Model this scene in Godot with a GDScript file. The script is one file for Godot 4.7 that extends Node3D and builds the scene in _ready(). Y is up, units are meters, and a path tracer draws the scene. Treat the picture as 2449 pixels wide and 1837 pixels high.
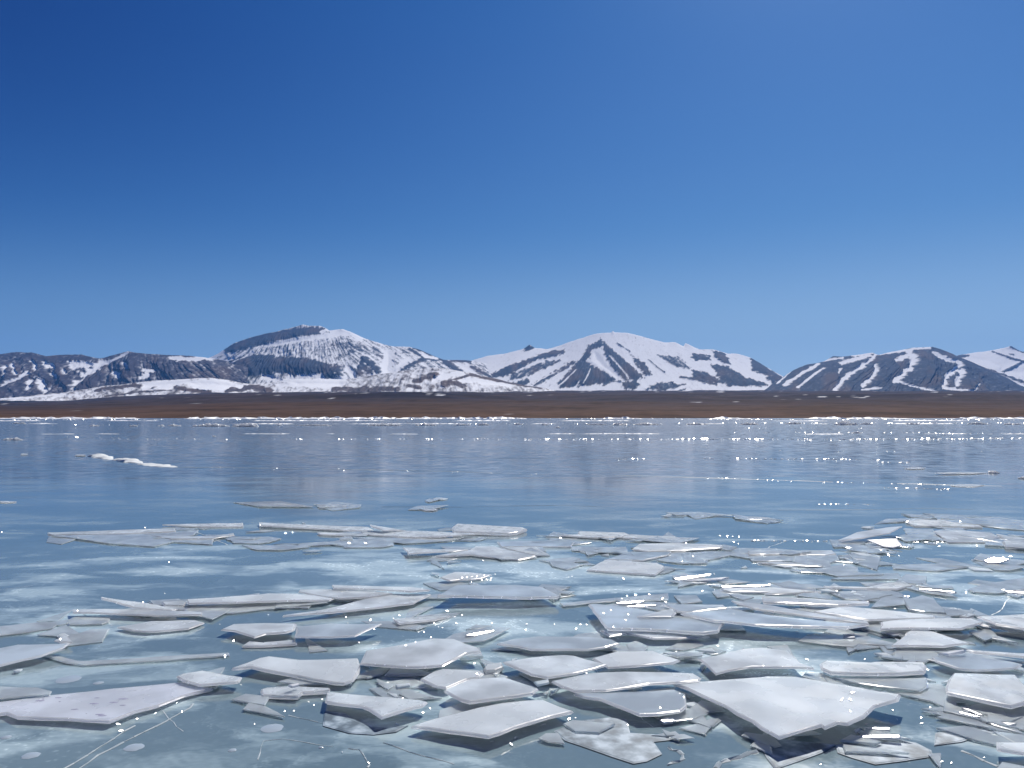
extends Node3D

var counts := {}
var beds: Array[Vector4] = []
var rng := RandomNumberGenerator.new()
var mats := {}
var chip_meshes: Array[ArrayMesh] = []
var glitter_tool := SurfaceTool.new()
const SUN := Vector3(0.2784, 0.6691, -0.6890)

# ---------------------------------------------------------------- helpers
func numbered(called: String) -> String:
	var n: int = counts.get(called, 0)
	counts[called] = n + 1
	return called if n == 0 else "%s_%03d" % [called, n]

func tag(o: Node, label: String, category := "", group := "", kind := "") -> void:
	o.set_meta("label", label)
	if category: o.set_meta("category", category)
	if group: o.set_meta("group", group)
	if kind: o.set_meta("kind", kind)

func put(called: String, mesh: Mesh, m: Material, parent: Node = null) -> MeshInstance3D:
	var o := MeshInstance3D.new()
	o.name = numbered(called) if parent == null else called
	o.mesh = mesh
	if m: o.material_override = m
	(self if parent == null else parent).add_child(o, true)
	return o

func tri(st: SurfaceTool, a: Vector3, b: Vector3, c: Vector3, towards: Vector3) -> void:
	# Godot's front faces run clockwise
	if (c - a).cross(b - a).dot(towards) < 0.0:
		var t := b
		b = c
		c = t
	st.add_vertex(a)
	st.add_vertex(b)
	st.add_vertex(c)

func noise_of(sd: int, freq: float, oct := 4, type := FastNoiseLite.TYPE_SIMPLEX_SMOOTH) -> FastNoiseLite:
	var n := FastNoiseLite.new()
	n.seed = sd
	n.noise_type = type
	n.frequency = freq
	n.fractal_octaves = oct
	n.fractal_type = FastNoiseLite.FRACTAL_FBM
	return n

func noise_tex(sd: int, freq: float, oct: int, size: int, lo: Color, hi: Color, l0 := 0.25, l1 := 0.75) -> NoiseTexture2D:
	var t := NoiseTexture2D.new()
	t.noise = noise_of(sd, freq, oct)
	t.width = size
	t.height = size
	t.seamless = true
	var g := Gradient.new()
	g.set_color(0, lo)
	g.set_color(1, hi)
	g.set_offset(0, l0)
	g.set_offset(1, l1)
	t.color_ramp = g
	return t

var relief_made: ImageTexture

func relief_tex() -> ImageTexture:
	# a seamless relief in floating point: eight bits would show as terraces
	if relief_made == null:
		var n := noise_of(71, 0.016, 4)
		var size := 256
		var im := Image.create(size, size, false, Image.FORMAT_RF)
		for y in size:
			for x in size:
				var u := float(x) / size
				var v := float(y) / size
				var a := lerpf(n.get_noise_2d(x, y), n.get_noise_2d(x - size, y), u)
				var b := lerpf(n.get_noise_2d(x, y - size), n.get_noise_2d(x - size, y - size), u)
				im.set_pixel(x, y, Color(0.5 + 0.5 * lerpf(a, b, v), 0, 0))
		relief_made = ImageTexture.create_from_image(im)
	return relief_made

func lin(r: float, g: float, b: float, a := 1.0) -> Color:
	var c := Color(r, g, b).linear_to_srgb()
	c.a = a
	return c

# ---------------------------------------------------------------- materials
func ice_material(color: Color, rough: float, bump: float, tex_lo: float, scale: float, sd: int) -> StandardMaterial3D:
	var m := StandardMaterial3D.new()
	m.albedo_color = color
	m.roughness = rough
	m.refraction_enabled = true
	m.refraction_scale = 0.031
	m.metallic_specular = 0.5
	m.uv1_triplanar = true
	m.uv1_world_triplanar = true
	m.uv1_scale = Vector3(scale, scale, scale)
	m.albedo_texture = noise_tex(sd, 0.008, 5, 512, Color(tex_lo, tex_lo, tex_lo), Color.WHITE)
	m.roughness_texture = noise_tex(sd + 3, 0.012, 5, 512, Color(0.62, 0.62, 0.62), Color.WHITE)
	if bump > 0.0:
		m.heightmap_enabled = true
		m.heightmap_texture = relief_tex()
		m.heightmap_scale = bump
	return m

func glow_through(m: StandardMaterial3D, share: float) -> StandardMaterial3D:
	m.backlight_enabled = true
	m.backlight = Color(share, share, share)
	return m

func make_materials() -> void:
	for v in 4:
		mats["w%d" % v] = glow_through(ice_material(lin(0.88, 0.945, 0.975, [0.80, 0.74, 0.62, 0.70][v]), [0.34, 0.28, 0.22, 0.38][v], 0.0, [0.92, 0.87, 0.85, 0.90][v], [0.5, 0.8, 0.6, 1.1][v], 11 + 90 * v), [0.9, 0.85, 0.75, 0.9][v])
	mats.w = mats.w0
	mats.b = glow_through(ice_material(lin(0.80, 0.90, 0.97, 0.40), 0.18, 0.0, 0.86, 0.5, 21), 0.8)
	mats.c = glow_through(ice_material(lin(0.88, 0.945, 0.955, 0.36), 0.16, 0.05, 0.90, 1.0, 31), 0.5)
	mats.d = glow_through(ice_material(lin(0.85, 0.90, 0.97, 0.68), 0.36, 0.0, 0.92, 0.6, 41), 0.9)
	mats.g = glow_through(ice_material(lin(0.86, 0.89, 0.92, 0.5), 0.2, 0.0, 0.92, 1.6, 51), 0.4)
	mats.edge = glow_through(ice_material(lin(0.99, 0.992, 0.996, 0.30), 0.28, 0.0, 0.98, 3.0, 71), 0.7)
	var un := StandardMaterial3D.new()
	un.albedo_color = lin(0.96, 0.97, 0.98)
	un.roughness = 0.6
	mats.under = glow_through(un, 0.8)
	var f := StandardMaterial3D.new()
	f.albedo_color = lin(0.34, 0.43, 0.50)
	f.roughness = 0.62
	f.uv1_triplanar = true
	f.uv1_world_triplanar = true
	f.uv1_scale = Vector3(1.1, 1.1, 1.1)
	f.albedo_texture = noise_tex(61, 0.014, 6, 512, Color(0.42, 0.5, 0.55), Color.WHITE)
	f.heightmap_enabled = true
	f.heightmap_texture = relief_tex()
	f.heightmap_scale = 0.05
	mats.frost = f
	var c := StandardMaterial3D.new()
	c.albedo_color = lin(0.42, 0.50, 0.54, 0.8)
	c.refraction_enabled = true
	c.refraction_scale = 0.031
	c.roughness = 0.55
	mats.crack = glow_through(c, 0.5)
	var dc := StandardMaterial3D.new()
	dc.albedo_color = lin(0.03, 0.06, 0.08)
	dc.roughness = 0.3
	mats.dark_crack = dc
	var k := StandardMaterial3D.new()
	k.albedo_color = lin(0.85, 0.88, 0.9, 0.35)
	k.refraction_enabled = true
	k.refraction_scale = 0.031
	k.roughness = 0.13
	mats.chip = k
	var s := StandardMaterial3D.new()
	s.albedo_color = lin(0.88, 0.91, 0.92)
	s.roughness = 0.3
	mats.rubble = glow_through(s, 1.0)
	var bu := StandardMaterial3D.new()
	bu.albedo_color = lin(0.36, 0.43, 0.48)
	bu.roughness = 0.2
	mats.bubble = bu

# ---------------------------------------------------------------- slabs
func basis_from_up(n: Vector3) -> Basis:
	var x := (Vector3.RIGHT - n * n.x).normalized()
	return Basis(x, n, x.cross(n))

func broken_outline(raw: Array, step: float, rough: float) -> PackedVector2Array:
	# corners joined by fracture edges with small nicks
	var p := PackedVector2Array()
	var n := raw.size() / 2
	for i in n:
		var a := Vector2(raw[2 * i], raw[2 * i + 1])
		var j := (i + 1) % n
		var b := Vector2(raw[2 * j], raw[2 * j + 1])
		var l := a.distance_to(b)
		var pieces := clampi(int(l / step), 1, 14)
		var side := (b - a).orthogonal().normalized()
		p.append(a)
		for s in range(1, pieces):
			p.append(a.lerp(b, (s + rng.randf_range(-0.3, 0.3)) / pieces) + side * rng.randf_range(-1.0, 1.0) * minf(rough, l * 0.04))
	if Geometry2D.triangulate_polygon(p).is_empty():
		p.clear()
		for i in n:
			p.append(Vector2(raw[2 * i], raw[2 * i + 1]))
	return p

func ring_inset(p: PackedVector2Array, d: float, jit: float) -> PackedVector2Array:
	var q := PackedVector2Array()
	var n := p.size()
	var s := 1.0 if Geometry2D.is_polygon_clockwise(p) else -1.0
	for i in n:
		var e0 := (p[i] - p[(i + n - 1) % n]).normalized()
		var e1 := (p[(i + 1) % n] - p[i]).normalized()
		var m := (e0.orthogonal() + e1.orthogonal())
		var l := m.length()
		m = m / maxf(l, 0.7) if l > 0.05 else Vector2.ZERO
		var reach := minf(p[i].distance_to(p[(i + n - 1) % n]), p[i].distance_to(p[(i + 1) % n])) * 0.45
		q.append(p[i] + m * s * clampf(d + rng.randf_range(-jit, jit), -reach, reach))
	return q

func plate(raw: Array, th: float, rough := 0.007, bevel := 0.005, split := false) -> Array[ArrayMesh]:
	var p := broken_outline(raw, 0.085, rough)
	var box := Rect2(p[0], Vector2.ZERO)
	for v in p: box = box.expand(v)
	var small := minf(box.size.x, box.size.y)
	var b := minf(bevel, small * 0.06)
	var t := minf(th, 0.6 * small + 0.006)
	var sign_in := 1.0
	var test := ring_inset(p, b, 0.0)
	if area(test) > area(p): sign_in = -1.0
	var rings: Array[PackedVector2Array] = [ring_inset(p, 1.7 * b * sign_in, b * 0.3), ring_inset(p, 0.6 * b * sign_in, b * 0.2), p, ring_inset(p, -b * 0.7 * sign_in, b * 0.5), ring_inset(p, b * 0.8 * sign_in, b * 0.7), ring_inset(p, 2.2 * b * sign_in, b)]
	var hs := [0.0, -b * 0.35, -b * 1.0, -t * 0.5, -t + b * 0.5, -t]
	var top := Geometry2D.triangulate_polygon(rings[0])
	if top.is_empty():
		rings[0] = p
		rings[2] = p
		rings[3] = p
		rings[1] = p
		rings[4] = p
		rings[5] = p
		top = Geometry2D.triangulate_polygon(p)
	var bot := Geometry2D.triangulate_polygon(rings[5])
	if bot.is_empty():
		rings[4] = p
		rings[5] = p
		bot = top if rings[0] == p else Geometry2D.triangulate_polygon(p)
	var st := SurfaceTool.new()
	st.begin(Mesh.PRIMITIVE_TRIANGLES)
	st.set_smooth_group(-1)
	var lift := []
	for r in 6:
		var a := PackedFloat32Array()
		for i in p.size(): a.append(hs[r] + (rng.randf_range(-0.06, 0.06) * t if r == 3 else 0.0))
		lift.append(a)
	for i in range(0, top.size(), 3):
		tri(st, up(rings[0][top[i]], 0.0), up(rings[0][top[i + 1]], 0.0), up(rings[0][top[i + 2]], 0.0), Vector3.UP)
	var made: Array[ArrayMesh] = []
	if split:
		st.generate_normals()
		made.append(st.commit())
		st = SurfaceTool.new()
		st.begin(Mesh.PRIMITIVE_TRIANGLES)
		st.set_smooth_group(-1)
	for i in range(0, bot.size(), 3):
		tri(st, up(rings[5][bot[i]], -t), up(rings[5][bot[i + 1]], -t), up(rings[5][bot[i + 2]], -t), Vector3.DOWN)
	if split:
		st.generate_normals()
		made.append(st.commit())
		st = SurfaceTool.new()
		st.begin(Mesh.PRIMITIVE_TRIANGLES)
		st.set_smooth_group(-1)
	var cw := Geometry2D.is_polygon_clockwise(p)
	for r in 5:
		for i in p.size():
			var j := (i + 1) % p.size()
			var e := (p[j] - p[i])
			var o2 := e.orthogonal() * (-1.0 if not cw else -1.0)
			var mid := (p[i] + p[j]) * 0.5
			# outward side of this edge
			if Geometry2D.is_point_in_polygon(mid + o2.normalized() * 0.0005, p): o2 = -o2
			var want := Vector3(o2.x, 3.0 * e.length() if r == 0 else (e.length() if r == 1 else (-0.3 * e.length() if r == 4 else 0.0)), o2.y)
			tri(st, up(rings[r][i], lift[r][i]), up(rings[r][j], lift[r][j]), up(rings[r + 1][j], lift[r + 1][j]), want)
			tri(st, up(rings[r][i], lift[r][i]), up(rings[r + 1][j], lift[r + 1][j]), up(rings[r + 1][i], lift[r + 1][i]), want)
	st.generate_normals()
	made.append(st.commit())
	return made

func up(v: Vector2, y: float) -> Vector3:
	return Vector3(v.x, y, v.y)

func area(p: PackedVector2Array) -> float:
	var s := 0.0
	for i in p.size():
		s += p[i].cross(p[(i + 1) % p.size()])
	return absf(s) * 0.5

func slab(called: String, label: String, category: String, kind: String, at: Vector3, n: Vector3, th: float, raw: Array) -> void:
	var lo := Vector2(1e9, 1e9)
	var hi := Vector2(-1e9, -1e9)
	for i in raw.size() / 2:
		lo = lo.min(Vector2(raw[2 * i], raw[2 * i + 1]))
		hi = hi.max(Vector2(raw[2 * i], raw[2 * i + 1]))
	if at.z > -12.5: beds.append(Vector4(at.x, at.z, (hi.x - lo.x) * 0.5, (hi.y - lo.y) * 0.5))
	var parted: bool = kind in ["w", "b", "d"] and (hi.x - lo.x) / at.length() > 0.02
	var made := plate(raw, th, 0.007, 0.005, parted)
	var o: Node3D
	if parted:
		o = Node3D.new()
		o.name = numbered(called)
		add_child(o, true)
		put("frosted_face", made[0], mats[kind] if kind != "w" else mats["w%d" % (rng.randi() % 4)], o)
		put("underside", made[1], mats.under, o)
		put("broken_edge", made[2], mats.edge, o)
	else:
		o = put(called, made[0], mats[kind])
	o.transform = Transform3D(basis_from_up(n), at)
	tag(o, label, category, {"ice slab": "broken ice slabs heaped on the frozen lake", "ice sheet": "clear ice sheets among the broken slabs", "ice plank": "ice slabs seen edge on", "ice splinter": "narrow ice splinters among the slabs", "ice flake": "small ice flakes on the open ice"}[category])
	if kind == "d":
		dirt(o, raw)

func dirt(o: Node3D, raw: Array) -> void:
	# specks of frozen-in grit on the top of the slab
	var poly := PackedVector2Array()
	for i in raw.size() / 2: poly.append(Vector2(raw[2 * i], raw[2 * i + 1]))
	var m := StandardMaterial3D.new()
	m.albedo_color = lin(0.30, 0.30, 0.42)
	m.roughness = 0.6
	var st := SurfaceTool.new()
	st.begin(Mesh.PRIMITIVE_TRIANGLES)
	st.set_smooth_group(-1)
	var placed := 0
	while placed < 150:
		var c := Vector2(rng.randf_range(-1.3, 1.0), rng.randf_range(-0.6, 0.6))
		if fposmod(sin(c.x * 7.0 + 1.0) * cos(c.y * 9.0 + c.x * 3.0), 1.0) < 0.55: continue
		var ok := true
		for k in 8:
			if not Geometry2D.is_point_in_polygon(c + Vector2.from_angle(k * PI / 4) * 0.05, poly): ok = false
		placed += 1
		if not ok: continue
		var r := rng.randf_range(0.003, 0.013)
		for k in 5:
			var a := Vector2.from_angle(k * TAU / 5) * r
			var b := Vector2.from_angle((k + 1) * TAU / 5) * r
			tri(st, up(c, 0.0022), up(c + a * Vector2(2.2, 0.8), 0.0004), up(c + b * Vector2(2.2, 0.8), 0.0004), Vector3.UP)
	st.generate_normals()
	var g := put("grit", st.commit(), m, o)
	g.set_meta("kind", "stuff")

func frost(label: String, at: Vector3, raw: Array) -> void:
	var o := put("frost_patch", plate(raw, 0.003, 0.02, 0.004)[0], mats.frost)
	o.position = at + Vector3(0, 0.0045, 0)
	tag(o, label, "frost patch", "frost patches frozen into the ice")

func bubble(label: String, at: Vector3, r: float) -> void:
	var st := SurfaceTool.new()
	st.begin(Mesh.PRIMITIVE_TRIANGLES)
	st.set_smooth_group(0)
	var ring := [1.0, 0.8, 0.45, 0.0]
	var hh := [0.0, 0.0015, 0.003, 0.0036]
	var w := []
	for k in 20: w.append(1.0 + rng.randf_range(-0.08, 0.08))
	for i in 3:
		for k in 20:
			var j := (k + 1) % 20
			var a := up(Vector2.from_angle(k * TAU / 20) * r * w[k] * ring[i], hh[i])
			var b := up(Vector2.from_angle(j * TAU / 20) * r * w[j] * ring[i], hh[i])
			var c := up(Vector2.from_angle(j * TAU / 20) * r * w[j] * ring[i + 1], hh[i + 1])
			var d := up(Vector2.from_angle(k * TAU / 20) * r * w[k] * ring[i + 1], hh[i + 1])
			tri(st, a, b, c, Vector3.UP)
			if i < 2: tri(st, a, c, d, Vector3.UP)
	st.generate_normals()
	var o := put("ice_bubble", st.commit(), mats.bubble)
	o.position = at + Vector3(0, 0.0005, 0)
	tag(o, label, "ice bubble", "pale bubbles in the clear ice")

func ribbon(raw: Array, w: float, h: float, step: float, wander: float, gap: float) -> ArrayMesh:
	var st := SurfaceTool.new()
	st.begin(Mesh.PRIMITIVE_TRIANGLES)
	st.set_smooth_group(-1)
	var pts := PackedVector2Array()
	for i in raw.size() / 2 - 1:
		var a := Vector2(raw[2 * i], raw[2 * i + 1])
		var b := Vector2(raw[2 * i + 2], raw[2 * i + 3])
		var n := clampi(int(a.distance_to(b) / step), 2, 60)
		for s in n:
			pts.append(a.lerp(b, float(s) / n) + (b - a).orthogonal().normalized() * rng.randf_range(-wander, wander))
	for i in pts.size() - 1:
		if rng.randf() < gap: continue
		var d := (pts[i + 1] - pts[i]).orthogonal().normalized()
		var w0 := w * rng.randf_range(0.12, 0.8)
		var w1 := w * rng.randf_range(0.12, 0.8)
		var a0 := up(pts[i] + d * w0, 0.001)
		var b0 := up(pts[i] - d * w0, 0.001)
		var t0 := up(pts[i], h * rng.randf_range(0.5, 1.2))
		var a1 := up(pts[i + 1] + d * w1, 0.001)
		var b1 := up(pts[i + 1] - d * w1, 0.001)
		var t1 := up(pts[i + 1], h * rng.randf_range(0.5, 1.2))
		tri(st, a0, a1, t1, Vector3.UP)
		tri(st, a0, t1, t0, Vector3.UP)
		tri(st, b0, b1, t1, Vector3.UP)
		tri(st, b0, t1, t0, Vector3.UP)
		tri(st, a0, a1, b1, Vector3.DOWN)
		tri(st, a0, b1, b0, Vector3.DOWN)
	st.generate_normals()
	return st.commit()

func crack(label: String, w: float, raw: Array) -> void:
	var o := put("ice_crack", ribbon(raw, w * 0.75, w * 0.3, 0.05, w * 0.5, 0.0), mats.crack)
	tag(o, label, "ice crack", "cracks in the lake ice")

func far_crack(label: String, w: float, dark: bool, raw: Array) -> void:
	var o := put("ice_crack", ribbon(raw, w, w * (0.04 if dark else 0.12), 1.2, w, 0.0), mats.dark_crack if dark else mats.crack)
	tag(o, label, "ice crack", "cracks in the lake ice")

func fragments() -> void:
	# crushed pieces between the slabs, far too many to count
	var clear := SurfaceTool.new()
	var white := SurfaceTool.new()
	clear.begin(Mesh.PRIMITIVE_TRIANGLES)
	white.begin(Mesh.PRIMITIVE_TRIANGLES)
	var made := 0
	while made < 430:
		var bed: Vector4 = beds[rng.randi() % beds.size()]
		if rng.randf() > 0.55 + 0.5 * bed.x / absf(bed.y): continue
		var px := bed.x + rng.randf_range(-1.25, 1.25) * bed.z
		var pz := bed.y + rng.randf_range(-1.5, 1.6) * maxf(bed.w, 0.12)
		var d := absf(pz)
		made += 1
		var pale := made % 7 == 0
		var s := d * (rng.randf_range(0.006, 0.018) if pale else rng.randf_range(0.012, 0.055))
		var raw := []
		var n := rng.randi_range(3, 5)
		for k in n:
			var a := TAU * (k + rng.randf_range(-0.35, 0.35)) / n
			var r := s * rng.randf_range(0.5, 1.3)
			raw.append_array([cos(a) * r, sin(a) * r * 0.6])
		var turn := Basis.from_euler(Vector3(rng.randfn(0, 0.02), rng.randf() * TAU, rng.randfn(0, 0.02)))
		var th := rng.randf_range(0.005, 0.011)
		(white if pale else clear).append_from(plate(raw, th, 0.004, 0.003)[0], 0, Transform3D(turn, Vector3(px, th * 0.7 + rng.randf_range(0.0, 0.012), pz)))
	var o := put("ice_fragments", clear.commit(), mats.c)
	tag(o, "countless clear flat ice fragments lying between the big slabs", "ice fragments", "", "stuff")
	var o2 := put("ice_fragments", white.commit(), mats.w)
	tag(o2, "countless small white ice fragments scattered between the big slabs", "ice fragments", "", "stuff")
	# hairline fractures of the sheet
	var st := SurfaceTool.new()
	st.begin(Mesh.PRIMITIVE_TRIANGLES)
	for i in 7:
		var d := 2.5 * pow(4.0, rng.randf())
		var p := Vector2(rng.randf_range(-0.65, 0.65) * d, -d)
		var a := rng.randf() * TAU
		var raw := []
		for k in 6:
			raw.append_array([p.x, p.y])
			p += Vector2.from_angle(a) * d * rng.randf_range(0.02, 0.06)
			a += rng.randf_range(-0.18, 0.18)
		st.append_from(ribbon(raw, d * rng.randf_range(0.0004, 0.001), 0.001, 0.08, 0.006, 0.0), 0, Transform3D.IDENTITY)
	var o3 := put("hairline_cracks", st.commit(), mats.crack)
	tag(o3, "countless hairline fractures running through the near ice sheet", "hairline cracks", "", "stuff")

# ---------------------------------------------------------------- chips, mounds, drifts
func shard(st: SurfaceTool, at: Transform3D, s: float) -> void:
	# a small faceted splinter; its upper face is flat
	var n := 5
	var topr := []
	var lowr := []
	for k in n:
		var a := TAU * (k + rng.randf_range(-0.3, 0.3)) / n
		var r := rng.randf_range(0.3, 0.55)
		topr.append(at * (Vector3(cos(a) * r * 0.9, 0.0, sin(a) * r * 0.9) * s))
		lowr.append(at * (Vector3(cos(a) * r * 1.15, -rng.randf_range(0.3, 0.45), sin(a) * r * 1.15) * s))
	var foot := at * (Vector3(0, -0.5, 0) * s)
	var head := at * Vector3.ZERO
	for k in n:
		var j := (k + 1) % n
		var mid: Vector3 = (topr[k] + topr[j]) * 0.5 - head
		tri(st, head, topr[k], topr[j], at.basis.y)
		tri(st, topr[k], topr[j], lowr[j], mid)
		tri(st, topr[k], lowr[j], lowr[k], mid)
		tri(st, foot, lowr[k], lowr[j], -at.basis.y)

func chip(label: String, at: Vector3, s: float, n: Vector3) -> void:
	if chip_meshes.is_empty():
		for i in 8:
			var st := SurfaceTool.new()
			st.begin(Mesh.PRIMITIVE_TRIANGLES)
			st.set_smooth_group(-1)
			shard(st, Transform3D.IDENTITY, 1.0)
			st.generate_normals()
			chip_meshes.append(st.commit())
	var o := put("ice_chip", chip_meshes[counts.get("ice_chip", 0) % 8], mats.chip)
	o.transform = Transform3D(basis_from_up(n) * Basis.from_euler(Vector3(0, rng.randf() * TAU, 0)) * Basis.from_scale(Vector3(s * rng.randf_range(0.5, 1.5), s * 0.3, s * rng.randf_range(0.2, 0.45))), at + Vector3(0, s * 0.22, 0))
	tag(o, label, "ice chip", "glinting ice chips among the slabs")

func glitter(raw: Array) -> void:
	for i in raw.size() / 3:
		var at := Vector3(raw[3 * i], 0.002, raw[3 * i + 1])
		var s: float = raw[3 * i + 2]
		var h := ((SUN + (Vector3(0, 1.3, 0) - at).normalized()).normalized() + Vector3(rng.randfn(0, 0.07), rng.randfn(0, 0.07), rng.randfn(0, 0.07))).normalized()
		var long := rng.randf_range(0.7, 2.0)
		shard(glitter_tool, Transform3D(basis_from_up(h) * Basis.from_scale(Vector3(long, 0.6, 0.6)), at + Vector3(0, s * 0.25, 0)), s * rng.randf_range(0.6, 1.3))

func lump(st: SurfaceTool, at: Vector3, w: float, h: float, d: float, sd: int) -> void:
	var nz := noise_of(sd, 1.1, 3)
	var rows := 6
	var cols := 14
	var grid := []
	for r in rows + 1:
		var line := []
		for c in cols:
			var a := TAU * c / cols
			var v := Vector3(cos(a) * cos(r * PI / 2 / rows), sin(r * PI / 2 / rows), sin(a) * cos(r * PI / 2 / rows))
			var k := 1.0 + 0.45 * nz.get_noise_3dv(v * 1.6) + rng.randf_range(-0.09, 0.09)
			line.append(at + Vector3(v.x * w * 0.5 * k, maxf(v.y * h * k, -0.01) if r > 0 else -0.01, v.z * d * 0.5 * k))
		grid.append(line)
	for r in rows:
		for c in cols:
			var j := (c + 1) % cols
			var want: Vector3 = grid[r][c] - at + Vector3(0, 0.01, 0)
			tri(st, grid[r][c], grid[r][j], grid[r + 1][j], want)
			tri(st, grid[r][c], grid[r + 1][j], grid[r + 1][c], want)

func mound(label: String, at: Vector3, w: float, h: float) -> void:
	var st := SurfaceTool.new()
	st.begin(Mesh.PRIMITIVE_TRIANGLES)
	st.set_smooth_group(-1)
	var n := clampi(int(w / maxf(h, 0.05)) + 1, 2, 12)
	for i in n:
		var x := (float(i) + 0.5) / n - 0.5
		var hh := h * rng.randf_range(0.45, 1.0) * (1.0 - 1.1 * absf(x))
		lump(st, Vector3(x * w * 0.85 + rng.randf_range(-0.1, 0.1) * h, 0, rng.randf_range(-0.4, 0.4) * h), w / n * 1.6, hh, h * rng.randf_range(1.2, 2.4), i * 7 + n + counts.get("ice_mound", 0) * 31)
	st.generate_normals()
	var o := put("ice_mound", st.commit(), mats.rubble)
	o.position = at
	for i in clampi(n, 2, 7):
		var s := h * rng.randf_range(0.3, 0.7)
		var bt := SurfaceTool.new()
		bt.begin(Mesh.PRIMITIVE_TRIANGLES)
		bt.set_smooth_group(-1)
		shard(bt, Transform3D.IDENTITY, s)
		bt.generate_normals()
		var b := put("ice_block", bt.commit(), mats.rubble, o)
		b.transform = Transform3D(Basis.from_euler(Vector3(rng.randf_range(-0.8, 0.8), rng.randf() * TAU, rng.randf_range(-0.8, 0.8))), Vector3(rng.randf_range(-0.4, 0.4) * w, s * 0.5, rng.randf_range(0.2, 0.8) * h))
	tag(o, label, "ice mound", "mounds of crushed ice far out on the lake")

func drift(label: String, raw: Array) -> void:
	var st := SurfaceTool.new()
	st.begin(Mesh.PRIMITIVE_TRIANGLES)
	st.set_smooth_group(0)
	var base := Vector3(raw[2], 0, raw[3])
	var body := noise_of(77 + counts.get("snow_drift", 0), 0.9, 4)
	var pts := PackedVector2Array()
	for i in raw.size() / 2: pts.append(Vector2(raw[2 * i], raw[2 * i + 1]))
	var along := (pts[-1] - pts[0])
	var across := along.orthogonal().normalized()
	var nl := 46
	var nw := 15
	var grid := []
	for i in nl + 1:
		var t := float(i) / nl
		var c := pts[0].lerp(pts[1], t * 2.0) if t < 0.5 else pts[1].lerp(pts[2], t * 2.0 - 1.0)
		var line := []
		for k in nw + 1:
			var s := float(k) / nw * 2.0 - 1.0
			var env := sqrt(maxf(0.0, 1.0 - s * s)) * pow(sin(PI * clampf(t, 0.0, 1.0)), 0.6)
			var wide := 0.24 * pow(sin(PI * clampf(t * 0.96 + 0.02, 0.0, 1.0)), 0.5) * (1.0 + 0.5 * body.get_noise_2d(t * 6.0, 30.0))
			var p := c + across * s * wide
			var n := body.get_noise_2d(p.x * 1.2, p.y * 1.2)
			line.append(up(p, env * 0.055 * clampf(0.8 + 1.5 * n, 0.12, 1.6) - 0.004) - base)
		grid.append(line)
	for i in nl:
		for k in nw:
			tri(st, grid[i][k], grid[i + 1][k], grid[i + 1][k + 1], Vector3.UP)
			tri(st, grid[i][k], grid[i + 1][k + 1], grid[i][k + 1], Vector3.UP)
	st.generate_normals()
	var m := StandardMaterial3D.new()
	m.albedo_color = lin(0.66, 0.70, 0.70)
	m.roughness = 0.9
	var o := put("snow_drift", st.commit(), m)
	o.position = base
	tag(o, label, "snow drift", "snow drifts on the open ice")

func ridge_line(label: String, x0: float, x1: float, z: float, h: float, wide: float, gaps: float) -> void:
	# a long low bank of crushed and drifted ice; far too many pieces to count
	var st := SurfaceTool.new()
	st.begin(Mesh.PRIMITIVE_TRIANGLES)
	st.set_smooth_group(-1)
	var nz := noise_of(int(-z), 1.0 / (wide * 14.0), 4)
	var fine := noise_of(int(-z) + 1, 1.0 / (wide * 0.9), 3)
	var n := 900
	var prev := []
	for i in n + 1:
		var x := lerpf(x0, x1, float(i) / n)
		var on := smoothstep(gaps - 0.12, gaps + 0.12, nz.get_noise_1d(x))
		var zz := z + nz.get_noise_2d(x * 0.4, 50.0) * wide * 5.0 + fine.get_noise_2d(x, 9.0) * wide
		var line := []
		for k in 6:
			var s := k / 5.0 * 2.0 - 1.0
			var y := h * on * (1.0 - s * s) * clampf(0.65 + 1.4 * fine.get_noise_2d(x, s * wide), 0.1, 1.5) - 0.02 * h
			line.append(Vector3(x, y, zz + s * wide * 0.5 * (0.4 + 0.6 * on)))
		if i > 0 and on > 0.02:
			for k in 5:
				tri(st, prev[k], line[k], line[k + 1], Vector3.UP)
				tri(st, prev[k], line[k + 1], prev[k + 1], Vector3.UP)
		prev = line
	st.generate_normals()
	var m := StandardMaterial3D.new()
	m.albedo_color = lin(0.86, 0.89, 0.90)
	m.roughness = 0.6
	var o := put("pressure_ridge", st.commit(), m)
	tag(o, label, "pressure ridge", "", "stuff")

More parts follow.
